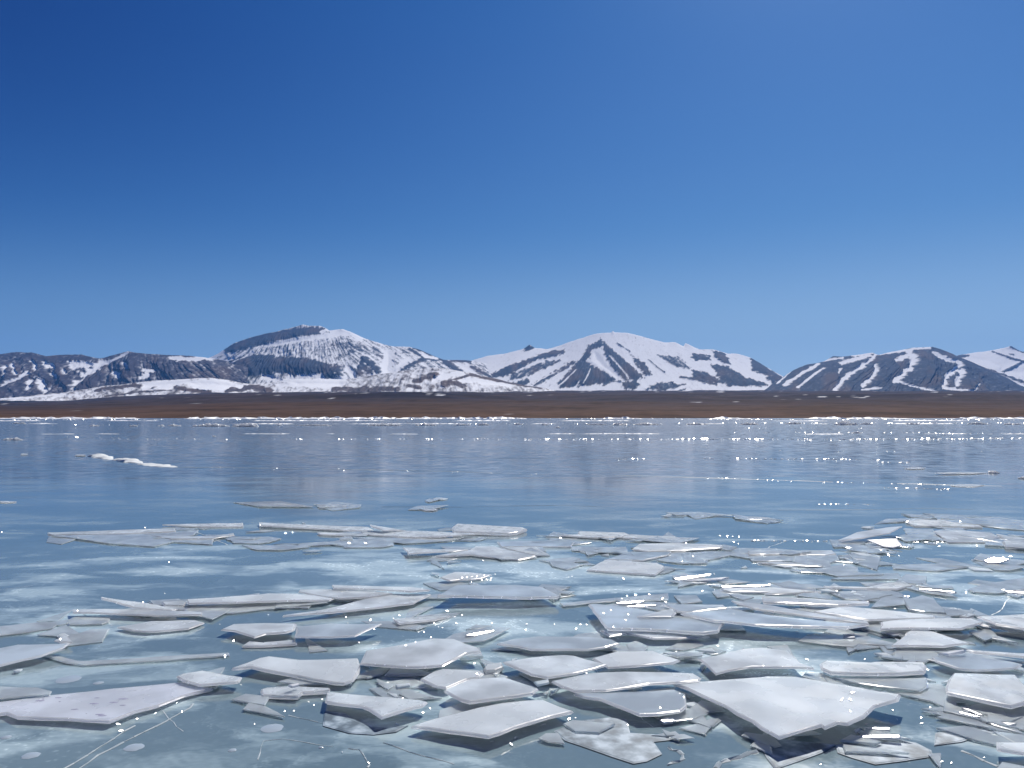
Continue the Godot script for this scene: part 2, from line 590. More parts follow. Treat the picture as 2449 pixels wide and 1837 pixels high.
# ---------------------------------------------------------------- mountains
func mountain(called: String, label: String, d0: float, d1: float, base: float, snow: float, rock: Color, crest: Array, strokes: Array) -> void:
	var n := crest.size() / 2
	var x0: float = crest[0]
	var x1: float = crest[2 * n - 2]
	var step := 1.7 * d1 / 1884.0
	var cols := int((x1 - x0) / step) + 1
	var rows := 84
	var tops := PackedFloat32Array()
	var seg := 0
	var jag := noise_of(int(d0), 0.007, 3)
	var hi := 0.0
	var peak := 0.0
	for c in cols:
		var x := x0 + c * step
		while seg < n - 2 and x > crest[2 * seg + 2]: seg += 1
		var t := clampf((x - crest[2 * seg]) / maxf(1.0, crest[2 * seg + 2] - crest[2 * seg]), 0.0, 1.0)
		var y := lerpf(crest[2 * seg + 1], crest[2 * seg + 3], t)
		tops.append(maxf(y, base + 20.0))
		if y > hi:
			hi = y
			peak = x
	# the body of the mountain follows a smoothed skyline, knobs only stand on the crest
	var smooth := PackedFloat32Array()
	for c in cols:
		var sum := 0.0
		var many := 0
		for k in range(maxi(0, c - 24), mini(cols, c + 25)):
			sum += tops[k]
			many += 1
		smooth.append(sum / many)
	var field := PackedFloat32Array()
	field.resize(cols * (rows + 1))
	field.fill(snow)
	var relief := PackedFloat32Array()
	relief.resize(cols * (rows + 1))
	var edge := noise_of(int(d0) + 5, 0.012, 4)
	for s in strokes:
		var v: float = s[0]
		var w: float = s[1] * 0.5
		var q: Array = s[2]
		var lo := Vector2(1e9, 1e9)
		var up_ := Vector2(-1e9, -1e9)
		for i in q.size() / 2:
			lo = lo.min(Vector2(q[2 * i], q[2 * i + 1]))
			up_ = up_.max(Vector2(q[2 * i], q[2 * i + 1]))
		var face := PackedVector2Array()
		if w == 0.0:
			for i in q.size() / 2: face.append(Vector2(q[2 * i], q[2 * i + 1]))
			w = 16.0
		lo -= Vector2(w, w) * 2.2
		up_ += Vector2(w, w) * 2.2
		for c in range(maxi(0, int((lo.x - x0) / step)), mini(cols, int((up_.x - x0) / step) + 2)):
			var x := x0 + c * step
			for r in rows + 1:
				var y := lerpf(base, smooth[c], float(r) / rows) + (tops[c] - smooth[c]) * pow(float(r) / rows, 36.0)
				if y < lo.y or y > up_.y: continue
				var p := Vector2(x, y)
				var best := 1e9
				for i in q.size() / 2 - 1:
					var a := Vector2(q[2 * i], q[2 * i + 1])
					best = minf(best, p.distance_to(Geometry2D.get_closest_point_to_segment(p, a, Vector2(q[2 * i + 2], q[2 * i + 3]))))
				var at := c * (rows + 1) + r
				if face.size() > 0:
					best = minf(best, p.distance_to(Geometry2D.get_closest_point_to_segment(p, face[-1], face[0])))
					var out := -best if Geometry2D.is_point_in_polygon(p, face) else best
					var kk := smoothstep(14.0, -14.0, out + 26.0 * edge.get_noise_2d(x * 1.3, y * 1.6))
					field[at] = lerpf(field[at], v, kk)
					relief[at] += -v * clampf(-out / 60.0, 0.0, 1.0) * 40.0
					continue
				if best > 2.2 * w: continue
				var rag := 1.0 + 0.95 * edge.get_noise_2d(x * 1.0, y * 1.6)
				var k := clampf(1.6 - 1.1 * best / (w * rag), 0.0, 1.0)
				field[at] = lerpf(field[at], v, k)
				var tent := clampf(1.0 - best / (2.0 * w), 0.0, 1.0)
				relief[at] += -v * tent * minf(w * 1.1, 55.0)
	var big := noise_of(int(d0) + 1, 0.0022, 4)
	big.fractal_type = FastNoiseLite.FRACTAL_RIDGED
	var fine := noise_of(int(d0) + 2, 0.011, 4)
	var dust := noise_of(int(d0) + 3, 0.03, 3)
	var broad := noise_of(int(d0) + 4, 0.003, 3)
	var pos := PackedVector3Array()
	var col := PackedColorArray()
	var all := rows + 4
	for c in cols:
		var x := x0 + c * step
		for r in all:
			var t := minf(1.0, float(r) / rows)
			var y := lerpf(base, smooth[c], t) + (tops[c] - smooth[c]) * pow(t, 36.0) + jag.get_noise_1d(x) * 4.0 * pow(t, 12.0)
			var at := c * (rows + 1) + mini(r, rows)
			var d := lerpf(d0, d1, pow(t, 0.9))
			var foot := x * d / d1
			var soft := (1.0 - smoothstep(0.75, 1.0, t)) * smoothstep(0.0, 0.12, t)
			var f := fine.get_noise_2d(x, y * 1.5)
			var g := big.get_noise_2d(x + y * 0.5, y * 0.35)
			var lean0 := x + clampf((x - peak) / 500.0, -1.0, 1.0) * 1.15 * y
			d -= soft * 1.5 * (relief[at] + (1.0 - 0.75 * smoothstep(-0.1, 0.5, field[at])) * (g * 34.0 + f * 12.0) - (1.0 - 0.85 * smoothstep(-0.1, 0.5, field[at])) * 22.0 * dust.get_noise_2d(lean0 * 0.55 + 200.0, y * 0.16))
			if r > rows:
				var b := r - rows
				y = maxf(0.0, y - b * b * 60.0)
				d = d1 + b * 160.0
			pos.append(Vector3(foot, y, -d))
			var lean := lean0
			var run := dust.get_noise_2d(lean * 0.55 + 200.0, y * 0.16)
			var run2 := dust.get_noise_2d(lean * 1.3 + 900.0, y * 0.35)
			var s := (0.2 if snow < -0.5 or d0 < 4500.0 else 0.55) * (1.0 - 0.72 * smoothstep(0.2, 0.75, field[at]) - 0.40 * smoothstep(0.2, 0.75, -field[at])) * (run + 0.55 * run2) + field[at] + 0.3 * f + 0.3 * dust.get_noise_2d(x * 1.2 + 300.0, y) + 0.10 * broad.get_noise_2d(x, y) - 0.10 * g
			var k := smoothstep(-0.26, 0.28, s)
			var du := dust.get_noise_2d(x, y * 1.4)
			var rc := rock * (1.0 + 0.5 * f + 0.3 * du)
			rc = rc.lerp(Color(0.13, 0.085, 0.06), clampf(broad.get_noise_2d(x + 900.0, y) * 1.2, 0.0, 0.5))
			var dusting := clampf(0.10 + 0.30 * du + 0.22 * s, 0.0, 0.35)
			rc = rc.lerp(Color(0.74, 0.77, 0.82), dusting)
			var sc := Color(0.88, 0.90, 0.93).lerp(Color(0.5, 0.5, 0.52), clampf(0.15 - 0.5 * (s - 0.2) + 0.2 * du, 0.0, 0.35))
			col.append(rc.lerp(sc, k))
	var idx := PackedInt32Array()
	for c in cols - 1:
		for r in all - 1:
			var a := c * all + r
			var b := a + all
			idx.append_array([a, a + 1, b + 1, a, b + 1, b])
	var arr := []
	arr.resize(Mesh.ARRAY_MAX)
	arr[Mesh.ARRAY_VERTEX] = pos
	arr[Mesh.ARRAY_COLOR] = col
	arr[Mesh.ARRAY_INDEX] = idx
	var am := ArrayMesh.new()
	am.add_surface_from_arrays(Mesh.PRIMITIVE_TRIANGLES, arr)
	var st := SurfaceTool.new()
	st.create_from(am, 0)
	st.generate_normals()
	var m := StandardMaterial3D.new()
	m.vertex_color_use_as_albedo = true
	m.roughness = 0.95
	m.metallic_specular = 0.2
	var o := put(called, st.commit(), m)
	tag(o, label, "", "", "structure")

func plain() -> void:
	var nx := 420
	var nz := 190
	var pos := PackedVector3Array()
	var col := PackedColorArray()
	var broad := noise_of(3, 0.0016, 4)
	var patch := noise_of(4, 0.008, 4)
	var fine := noise_of(5, 0.05, 3)
	var hum := noise_of(6, 0.004, 4)
	for i in nx:
		for j in nz:
			var d := 606.0 * pow(14.0, float(j) / (nz - 1))
			var px := (float(i) / (nx - 1) - 0.5) * 3.0
			var x := px * 0.5 * (d + 900.0)
			var shore := 606.0 + 5.0 * fine.get_noise_1d(x * 0.2)
			var ang := x / d
			var slope := lerpf(0.017, 0.036, smoothstep(-0.75, -0.30, ang))
			var rise := maxf(0.0, d - shore)
			var y := slope * rise * smoothstep(0.0, 120.0, rise) - 0.3 + 0.9 * smoothstep(0.0, 6.0, rise) + broad.get_noise_2d(x, d) * minf(12.0, rise * 0.008)
			var h := hum.get_noise_2d(x * 0.6, d * 1.2)
			var zone := exp(-pow((d - 1950.0) / 560.0, 2.0)) * (exp(-pow((ang + 0.14) / 0.13, 2.0)) + 0.55 * exp(-pow((ang - 0.42) / 0.11, 2.0)) + 0.4 * exp(-pow((ang - 0.17) / 0.05, 2.0)))
			y += zone * maxf(0.0, h + 0.25) * 16.0
			pos.append(Vector3(x, y, -d))
			var p := patch.get_noise_2d(x * 0.8, d * 0.8)
			var c := Color(0.080, 0.047, 0.031).lerp(Color(0.046, 0.034, 0.035), smoothstep(700.0, 1500.0, d + p * 500.0))
			c = c.lerp(Color(0.012, 0.014, 0.028), minf(0.85, 1.2 * zone) * smoothstep(-0.2, 0.15, h + 0.6 * p))
			c = c * (1.0 + 0.7 * p + 0.4 * fine.get_noise_2d(x * 0.8, d * 0.4))
			var sn := (patch.get_noise_2d(x * 0.8 + 700.0, d * 0.7) * 0.7 + 0.5 * fine.get_noise_2d(x * 0.5, d * 0.5))
			var lots := smoothstep(1200.0, 1900.0, d) * (0.0 + 0.34 * zone + 0.25 * smoothstep(2900.0, 4500.0, d))
			c = c.lerp(Color(0.76, 0.78, 0.82), smoothstep(0.62 - lots, 0.70 - lots, sn))
			c = c.lerp(Color(0.03, 0.022, 0.022), (1.0 - smoothstep(2.0, 9.0, rise)) * smoothstep(-0.43, -0.39, ang) * (1.0 - smoothstep(-0.2, -0.13, ang)))
			col.append(c)
	var idx := PackedInt32Array()
	for i in nx - 1:
		for j in nz - 1:
			var a := i * nz + j
			var b := a + nz
			idx.append_array([a, a + 1, b + 1, a, b + 1, b])
	var arr := []
	arr.resize(Mesh.ARRAY_MAX)
	arr[Mesh.ARRAY_VERTEX] = pos
	arr[Mesh.ARRAY_COLOR] = col
	arr[Mesh.ARRAY_INDEX] = idx
	var am := ArrayMesh.new()
	am.add_surface_from_arrays(Mesh.PRIMITIVE_TRIANGLES, arr)
	var st := SurfaceTool.new()
	st.create_from(am, 0)
	st.generate_normals()
	var m := StandardMaterial3D.new()
	m.vertex_color_use_as_albedo = true
	m.roughness = 1.0
	m.metallic_specular = 0.15
	var o := put("ground", st.commit(), m)
	tag(o, "brown steppe rising from the far shore to the mountains", "", "", "structure")

# ---------------------------------------------------------------- lake
func layer(sd: int, freq: float, oct: int, w: int, h: int, metres: float, x0: float, z0: float, stretch: float, warp := 0.0) -> PackedByteArray:
	# one noise field sampled on the world grid, stretched along x
	var n := noise_of(sd, freq * metres, oct)
	if warp > 0.0:
		n.domain_warp_enabled = true
		n.domain_warp_type = FastNoiseLite.DOMAIN_WARP_SIMPLEX
		n.domain_warp_frequency = freq * metres * 0.7
		n.domain_warp_amplitude = warp / metres
	n.offset = Vector3(x0 / metres / stretch, z0 / metres, 0)
	var im := n.get_image(int(w / stretch), h, false, false, false)
	if stretch != 1.0: im.resize(w, h, Image.INTERPOLATE_BILINEAR)
	return im.get_data()

func near_ice(x0: float, z0: float, wide: float, deep: float, w: int, h: int, y: float) -> void:
	var px := wide / w
	var a := layer(101, 0.55, 4, w, h, px, x0, z0, 2.0, 0.5)
	var b := layer(102, 1.5, 5, w, h, px, x0, z0, 2.0, 0.45)
	var e := layer(103, 0.9, 4, w, h, px, x0, z0, 1.0, 0.8)
	var g := layer(104, 22.0, 3, w, h, px, x0, z0, 1.0)
	var img := PackedByteArray()
	img.resize(w * h * 3)
	var rgh := PackedByteArray()
	rgh.resize(w * h)
	for i in w * h:
		var va := (a[i] - 127) / 100.0
		var vb := (b[i] - 127) / 100.0
		var ve := (e[i] - 127) / 100.0
		var vg := (g[i] - 127) / 127.0
		# cloudy veils with one sharp side, where a sheet of water froze over another
		var veil := clampf((vb + 0.6 * va + 0.10) * 1.8, 0.0, 1.0)
		var ledge := clampf(1.0 - absf(ve) * 40.0, 0.0, 1.0) * clampf(0.35 + va, 0.0, 1.0)
		var second := clampf((ve + 0.02) * 22.0, 0.0, 1.0) * clampf(0.9 - 2.2 * ve, 0.0, 1.0) * clampf(0.5 + vb, 0.0, 1.0)
		var milk := clampf(0.55 * veil + 0.30 * second + 0.36 * ledge + 0.05 * vg + 0.35 * clampf((vg - 0.42) * 5.0, 0.0, 1.0) * clampf(0.15 + va, 0.0, 1.0), 0.0, 1.0)
		var wz := z0 + (i / w) * px
		var murk := smoothstep(-2.2, -3.2, wz) * (1.0 - smoothstep(-7.0, -9.5, wz))
		milk *= 1.0 - 0.55 * smoothstep(-8.0, -11.0, wz)
		var wx := float(i % w) / w
		var rim := minf(1.0, minf(wx, 1.0 - wx) * 9.0)
		milk = lerpf(0.22, milk, rim)
		var lum := 0.425 + 0.07 * murk + (0.34 + 0.08 * murk) * milk + 0.05 * va * rim
		img[3 * i] = int(clampf(lum * 1.0 - 0.075, 0.0, 1.0) * 255.0)
		img[3 * i + 1] = int(clampf(lum * 1.0 + 0.004, 0.0, 1.0) * 255.0)
		img[3 * i + 2] = int(clampf(lum * 0.96 + 0.052, 0.0, 1.0) * 255.0)
		rgh[i] = int(clampf(0.09 + 0.22 * milk + 0.05 * vg, 0.03, 1.0) * 255.0)
	var m := StandardMaterial3D.new()
	m.albedo_texture = ImageTexture.create_from_image(Image.create_from_data(w, h, false, Image.FORMAT_RGB8, img))
	m.roughness = 1.0
	m.roughness_texture = ImageTexture.create_from_image(Image.create_from_data(w, h, false, Image.FORMAT_L8, rgh))
	m.roughness_texture_channel = BaseMaterial3D.TEXTURE_CHANNEL_RED
	m.heightmap_enabled = true
	var rel := Image.create(512, 256, false, Image.FORMAT_RF)
	var slow := noise_of(105, 0.9, 3)
	var quick := noise_of(106, 5.0, 3)
	for ry in 256:
		for rx in 512:
			var wx := x0 + rx / 511.0 * wide
			var wz := z0 + ry / 255.0 * deep
			rel.set_pixel(rx, ry, Color(0.5 + 0.4 * slow.get_noise_2d(wx * 0.6, wz) + 0.07 * quick.get_noise_2d(wx * 0.7, wz), 0, 0))
	m.heightmap_texture = ImageTexture.create_from_image(rel)
	m.heightmap_scale = 0.35
	m.texture_repeat = false
	m.metallic_specular = 0.5
	var st := SurfaceTool.new()
	st.begin(Mesh.PRIMITIVE_TRIANGLES)
	var cs := [Vector2(0, 0), Vector2(1, 0), Vector2(1, 1), Vector2(0, 1)]
	for k in [0, 1, 2, 0, 2, 3]:
		st.set_uv(cs[k])
		st.set_normal(Vector3.UP)
		st.add_vertex(Vector3(x0 + cs[k].x * wide, y, z0 + cs[k].y * deep))
	var o := put("lake_ice", st.commit(), m)
	tag(o, "clear dark blue green ice of the frozen lake in the foreground", "", "", "structure")

func far_ice() -> void:
	var nx := 220
	var nz := 260
	var pos := PackedVector3Array()
	var col := PackedColorArray()
	var uv := PackedVector2Array()
	var p1 := noise_of(201, 0.03, 4)
	var p2 := noise_of(202, 0.16, 4)
	for j in nz:
		var d := -60.0 + 30.0 * j if j < 2 else 1.0 * pow(660.0, float(j - 2) / (nz - 3))
		for i in nx:
			var u := float(i) / (nx - 1) * 2.0 - 1.0
			var x := u * (maxf(absf(d), 8.0) * 1.5 + 40.0)
			pos.append(Vector3(x, -0.005, -d))
			uv.append(Vector2(x, -d) / 9.0)
			var s := p1.get_noise_2d(x * 0.3, d * 0.8) * 0.9 + p2.get_noise_2d(x * 0.1, d * 0.6) * 0.35
			var c := Color(0.115, 0.195, 0.26).lerp(Color(0.30, 0.37, 0.43), smoothstep(0.0, 0.55, s) * 0.55)
			c = c.lerp(Color(0.035, 0.08, 0.14), smoothstep(0.1, 0.5, -s) * 0.5)
			col.append(c)
	var idx := PackedInt32Array()
	for j in nz - 1:
		for i in nx - 1:
			var a := j * nx + i
			idx.append_array([a, a + nx, a + nx + 1, a, a + nx + 1, a + 1])
	var nor := PackedVector3Array()
	nor.resize(pos.size())
	nor.fill(Vector3.UP)
	var arr := []
	arr.resize(Mesh.ARRAY_MAX)
	arr[Mesh.ARRAY_VERTEX] = pos
	arr[Mesh.ARRAY_NORMAL] = nor
	arr[Mesh.ARRAY_COLOR] = col
	arr[Mesh.ARRAY_TEX_UV] = uv
	arr[Mesh.ARRAY_INDEX] = idx
	var am := ArrayMesh.new()
	am.add_surface_from_arrays(Mesh.PRIMITIVE_TRIANGLES, arr)
	var m := StandardMaterial3D.new()
	m.vertex_color_use_as_albedo = true
	m.albedo_texture = noise_tex(211, 0.012, 5, 1024, Color(0.75, 0.75, 0.75), Color.WHITE)
	m.roughness = 0.22
	m.roughness_texture = noise_tex(212, 0.01, 5, 1024, Color(0.45, 0.45, 0.45), Color.WHITE)
	m.heightmap_enabled = true
	m.heightmap_texture = relief_tex()
	m.heightmap_scale = 0.1
	var o := put("lake_ice", am, m)
	tag(o, "blue ice of the frozen lake reaching to the far shore", "", "", "structure")

# ---------------------------------------------------------------- sky
func sky_picture() -> Image:
	# clear air: pale at the horizon, deep blue above, brighter towards the sun
	var w := 512
	var h := 256
	var im := Image.create(w, h, false, Image.FORMAT_RGBF)
	var els := [-90.0, 0.0, 6.0, 12.0, 17.0, 23.5, 30.0, 52.0, 90.0]
	var cols := [Vector3(0.40, 0.60, 0.86), Vector3(0.40, 0.60, 0.86), Vector3(0.270, 0.465, 0.735), Vector3(0.108, 0.268, 0.572), Vector3(0.063, 0.190, 0.488), Vector3(0.044, 0.148, 0.430), Vector3(0.032, 0.125, 0.392), Vector3(0.020, 0.085, 0.32), Vector3(0.012, 0.06, 0.26)]
	var toward := Vector3(sin(0.5) , 0, -cos(0.5))
	for y in h:
		var el := 90.0 - (y + 0.5) / h * 180.0
		var k := 0
		while k < 7 and el > els[k + 1]: k += 1
		var t: float = clampf((el - els[k]) / (els[k + 1] - els[k]), 0.0, 1.0)
		var base: Vector3 = cols[k].cubic_interpolate(cols[k + 1], cols[maxi(k - 1, 0)], cols[mini(k + 2, 8)], t)
		var up_ := smoothstep(2.0, 26.0, el)
		for x in w:
			var az := wrapf((x + 0.5) / w * TAU, -PI, PI)
			var dir := Vector3(sin(az) * cos(deg_to_rad(el)), sin(deg_to_rad(el)), -cos(az) * cos(deg_to_rad(el)))
			var ca := Vector3(sin(az), 0, -cos(az)).dot(toward)
			ca = maxf(ca, -0.2) * 0.0 + (ca if ca > 0.35 else 0.35 + (ca - 0.35) * 0.25)
			var p := Vector3(lerpf(1.2, 4.3, up_), lerpf(0.9, 2.7, up_), lerpf(0.6, 1.55, up_)) * (ca - 0.876)
			if el < 0.0: p = Vector3.ZERO
			var c := base * Vector3(exp(p.x), exp(p.y), exp(p.z))
			var g := maxf(0.0, dir.dot(SUN))
			c += Vector3(0.35, 0.38, 0.40) * pow(g, 60.0) * 0.6
			c /= 1.14
			im.set_pixel(x, y, Color(c.x, c.y, c.z))
	return im

func _ready() -> void:
	rng.seed = 20240
	glitter_tool.begin(Mesh.PRIMITIVE_TRIANGLES)
	glitter_tool.set_smooth_group(-1)
	var cam := Camera3D.new()
	cam.name = "camera"
	cam.position = Vector3(0, 1.3, 0)
	cam.rotation_degrees = Vector3(2.35558, 0, 0)
	cam.fov = 51.9809
	cam.near = 0.05
	cam.far = 30000.0
	add_child(cam)
	cam.current = true
	var pano := PanoramaSkyMaterial.new()
	pano.panorama = ImageTexture.create_from_image(sky_picture())
	var sky := Sky.new()
	sky.sky_material = pano
	var env := Environment.new()
	env.background_mode = Environment.BG_SKY
	env.sky = sky
	env.tonemap_mode = Environment.TONE_MAPPER_LINEAR
	env.tonemap_exposure = 1.14
	env.sdfgi_enabled = true
	env.ssao_enabled = true
	env.ssil_enabled = true
	var we := WorldEnvironment.new()
	we.name = "world_environment"
	we.environment = env
	add_child(we)
	var sun := DirectionalLight3D.new()
	sun.name = "sun"
	sun.light_energy = 1.6
	sun.light_color = Color(1.0, 0.975, 0.94)
	sun.light_angular_distance = 0.5
	sun.shadow_enabled = true
	add_child(sun)
	sun.look_at_from_position(SUN * 100.0, Vector3.ZERO, Vector3.UP)
	env.fog_enabled = true
	env.fog_density = 0.00005
	env.fog_light_color = Color(0.42, 0.68, 1.0)

	make_materials()
	far_ice()
	near_ice(-7.5, -6.0, 15.0, 5.5, 2048, 750, 0.0)
	near_ice(-16.0, -17.0, 32.0, 11.0, 2048, 704, 0.0)
	plain()
	mountain("mountain", "long low range of dark purple rock with snow streaks at the far left", 5000, 6500, 82, -0.4, Color(0.052, 0.047, 0.062), [-5119, 461, -4864, 499, -4608, 461, -4378, 512, -4224, 518, -4096, 532, -3981, 531, -3853, 499, -3713, 511, -3559, 512, -3406, 476, -3303, 505, -3175, 543, -3124, 530, -3073, 525, -2945, 514, -2817, 509, -2702, 504, -2561, 491, -2370, 461, -2178, 397], [
		[1, 25, [-4173, 382, -4199, 296]],
		[1, 25, [-4135, 403, -4103, 323]],
		[1, 38, [-3973, 474, -3953, 427, -3935, 353]],
		[1, 25, [-4211, 224, -4109, 262, -4000, 330]],
		[1, 38, [-3981, 255, -4013, 192]],
		[1, 57, [-3889, 244, -3866, 193]],
		[1, 41, [-3860, 425, -3789, 385]],
		[1, 50, [-3649, 391, -3508, 414]],
		[0.6, 57, [-3380, 437, -3457, 365, -3534, 312]],
		[0.8, 29, [-3674, 215, -3585, 244, -3495, 285]],
		[0.7, 41, [-3297, 333, -3265, 310]],
		[0.8, 32, [-3700, 347, -3681, 325]],
		[0.6, 25, [-3175, 532, -3252, 476, -3354, 427]],
		[0.7, 45, [-3802, 312, -3764, 284]],
		[0.4, 45, [-3661, 446, -3559, 430]],
		[1, 38, [-2817, 471, -2689, 468, -2434, 488]],
		[0.7, 23, [-3201, 417, -3163, 364]],
		[0.6, 27, [-3048, 360, -2971, 346]],
		[0.7, 29, [-3073, 282, -2996, 310]],
		[-1, 68, [-3406, 287, -3508, 231, -3534, 206]],
		[-1, 68, [-3150, 472, -3124, 381, -3163, 308]],
		[-1, 45, [-4071, 489, -3840, 465, -3508, 474]],
		[-1, 57, [-3687, 284, -3661, 231]],
		[-1, 57, [-4173, 180, -4224, 134]],
		[-0.9, 68, [-2907, 430, -2843, 354, -2779, 312]],
		[-0.7, 45, [-3917, 339, -3840, 285, -3738, 231]]])
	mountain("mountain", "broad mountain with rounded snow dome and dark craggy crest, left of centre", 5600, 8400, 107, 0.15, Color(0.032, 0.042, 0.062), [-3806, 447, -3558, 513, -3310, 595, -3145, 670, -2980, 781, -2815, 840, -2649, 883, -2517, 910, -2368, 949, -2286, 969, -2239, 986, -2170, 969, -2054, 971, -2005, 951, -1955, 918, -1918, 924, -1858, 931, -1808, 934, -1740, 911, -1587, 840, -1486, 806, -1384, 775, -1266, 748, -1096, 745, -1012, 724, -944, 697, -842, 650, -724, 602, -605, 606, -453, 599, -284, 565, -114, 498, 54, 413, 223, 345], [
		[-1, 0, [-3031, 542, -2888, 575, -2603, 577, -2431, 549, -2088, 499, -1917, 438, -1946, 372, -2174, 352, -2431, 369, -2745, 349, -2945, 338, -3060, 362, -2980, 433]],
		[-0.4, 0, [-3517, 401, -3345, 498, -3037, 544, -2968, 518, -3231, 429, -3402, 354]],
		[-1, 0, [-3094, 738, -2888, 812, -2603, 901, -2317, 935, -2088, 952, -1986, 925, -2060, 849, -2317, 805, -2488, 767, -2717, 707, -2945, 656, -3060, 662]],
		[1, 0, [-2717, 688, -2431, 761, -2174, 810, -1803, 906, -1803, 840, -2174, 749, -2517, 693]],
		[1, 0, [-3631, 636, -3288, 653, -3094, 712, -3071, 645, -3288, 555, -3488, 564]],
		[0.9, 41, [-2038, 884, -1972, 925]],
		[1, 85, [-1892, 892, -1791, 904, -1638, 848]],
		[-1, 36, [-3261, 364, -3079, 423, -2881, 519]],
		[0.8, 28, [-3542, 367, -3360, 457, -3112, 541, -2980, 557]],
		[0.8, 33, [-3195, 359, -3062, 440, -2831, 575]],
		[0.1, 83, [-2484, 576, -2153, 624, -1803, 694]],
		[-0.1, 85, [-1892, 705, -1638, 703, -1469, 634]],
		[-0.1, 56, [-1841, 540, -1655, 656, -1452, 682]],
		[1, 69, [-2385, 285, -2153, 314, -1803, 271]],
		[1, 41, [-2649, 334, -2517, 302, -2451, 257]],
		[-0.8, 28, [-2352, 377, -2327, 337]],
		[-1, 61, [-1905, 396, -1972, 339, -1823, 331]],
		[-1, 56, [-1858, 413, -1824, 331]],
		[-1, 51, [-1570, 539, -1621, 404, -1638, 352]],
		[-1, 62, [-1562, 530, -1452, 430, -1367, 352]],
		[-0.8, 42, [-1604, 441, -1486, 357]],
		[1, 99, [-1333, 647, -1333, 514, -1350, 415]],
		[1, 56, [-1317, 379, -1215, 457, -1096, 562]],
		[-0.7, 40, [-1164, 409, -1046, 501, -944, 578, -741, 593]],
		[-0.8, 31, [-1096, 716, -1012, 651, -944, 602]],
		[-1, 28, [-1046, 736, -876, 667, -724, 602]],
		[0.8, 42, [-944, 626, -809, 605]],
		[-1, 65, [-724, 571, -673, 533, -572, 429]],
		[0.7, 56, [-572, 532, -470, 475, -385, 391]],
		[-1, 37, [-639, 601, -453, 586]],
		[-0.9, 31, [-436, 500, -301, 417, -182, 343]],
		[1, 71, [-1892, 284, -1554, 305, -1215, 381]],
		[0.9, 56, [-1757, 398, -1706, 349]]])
	mountain("mountain", "snow capped mountain with a dark pyramid shaped spur, right of centre", 6000, 9000, 121, 0.52, Color(0.026, 0.04, 0.062), [-848, 442, -667, 551, -540, 615, -431, 651, -286, 691, -104, 716, 94, 762, 149, 787, 203, 822, 261, 787, 402, 769, 548, 812, 656, 852, 802, 900, 947, 943, 1056, 958, 1137, 961, 1155, 979, 1179, 965, 1328, 958, 1473, 921, 1600, 885, 1745, 849, 1872, 851, 1984, 796, 1925, 855, 1996, 838, 2086, 793, 2157, 766, 2301, 768, 2390, 743, 2480, 721, 2587, 719, 2659, 696, 2748, 667, 2820, 624, 2891, 578, 2999, 515, 3106, 456, 3214, 381, 3321, 291], [
		[-1, 0, [773, 566, 880, 517, 1027, 428, 1186, 321, 1119, 288, 935, 270, 751, 256, 562, 239, 525, 284, 629, 390, 709, 492]],
		[-0.45, 0, [751, 553, 629, 462, 476, 363, 292, 262, 207, 261, 384, 366, 568, 479, 690, 550]],
		[-1, 0, [1012, 868, 1060, 751, 972, 731, 911, 691, 892, 580, 831, 548, 776, 551, 822, 648, 874, 768, 941, 786]],
		[-0.9, 0, [1033, 840, 1125, 715, 1247, 584, 1370, 467, 1510, 341, 1363, 319, 1241, 330, 1155, 438, 1094, 546, 1057, 661]],
		[1, 0, [935, 689, 996, 648, 1082, 492, 1253, 338, 1204, 329, 1057, 428, 911, 543]],
		[-0.9, 0, [1363, 619, 1516, 509, 1602, 373, 1523, 371, 1425, 495]],
		[-0.9, 0, [476, 735, 604, 738, 586, 660, 451, 634, 274, 585, 115, 489, -37, 390, -196, 361, -248, 396, -105, 483, 109, 574, 237, 624]],
		[-0.35, 0, [415, 580, 580, 574, 329, 438, 139, 352, -49, 332, 17, 409, 200, 486]],
		[-1, 0, [148, 821, 200, 827, 253, 785, 139, 721]],
		[-0.8, 0, [2061, 681, 2196, 675, 2275, 607, 2098, 572]],
		[-0.9, 0, [2291, 756, 2435, 719, 2508, 540, 2419, 556, 2318, 650]],
		[-1, 0, [2061, 451, 2227, 422, 2441, 295, 2251, 304, 2067, 356]],
		[-0.8, 0, [2275, 531, 2465, 508, 2655, 368, 2869, 316, 2930, 271, 2465, 263, 2343, 387]],
		[-0.9, 0, [2735, 676, 2869, 606, 3090, 432, 2973, 299, 2894, 441, 2747, 469]],
		[-0.25, 0, [1657, 638, 1920, 616, 2049, 460, 1853, 488]],
		[-1, 0, [1266, 285, 1400, 317, 1446, 273, 1379, 217, 1272, 230]],
		[-0.5, 0, [1516, 231, 1676, 292, 1951, 278, 1731, 214]],
		[-0.5, 0, [17, 297, 170, 353, 207, 300, 109, 252]],
		[1, 12, [892, 440, 856, 359, 811, 291]],
		[1, 12, [729, 436, 638, 346, 566, 279]],
		[1, 11, [693, 400, 584, 304, 511, 247]],
		[0.8, 12, [765, 309, 729, 244]],
		[0.8, 12, [584, 423, 402, 317, 294, 247]],
		[0.7, 11, [475, 409, 330, 334, 221, 263]],
		[0.6, 18, [1110, 606, 1219, 464, 1328, 339]],
		[-0.5, 12, [221, 552, 22, 436]],
		[-0.6, 12, [1564, 566, 1654, 476, 1745, 411]],
		[-0.6, 15, [1201, 788, 1346, 669]],
		[-0.4, 14, [1037, 257, 1128, 297, 1237, 305]],
		[-0.7, 14, [1527, 220, 1690, 269, 1836, 302]],
		[-0.7, 14, [1618, 190, 1781, 237, 1984, 280]],
		[-0.7, 14, [1727, 169, 1890, 206, 1984, 231]],
		[-0.7, 27, [1925, 358, 2104, 335, 2336, 276]],
		[-0.6, 30, [2909, 378, 2999, 472, 3070, 438]],
		[-0.5, 24, [2050, 619, 2157, 672, 2265, 659]]])
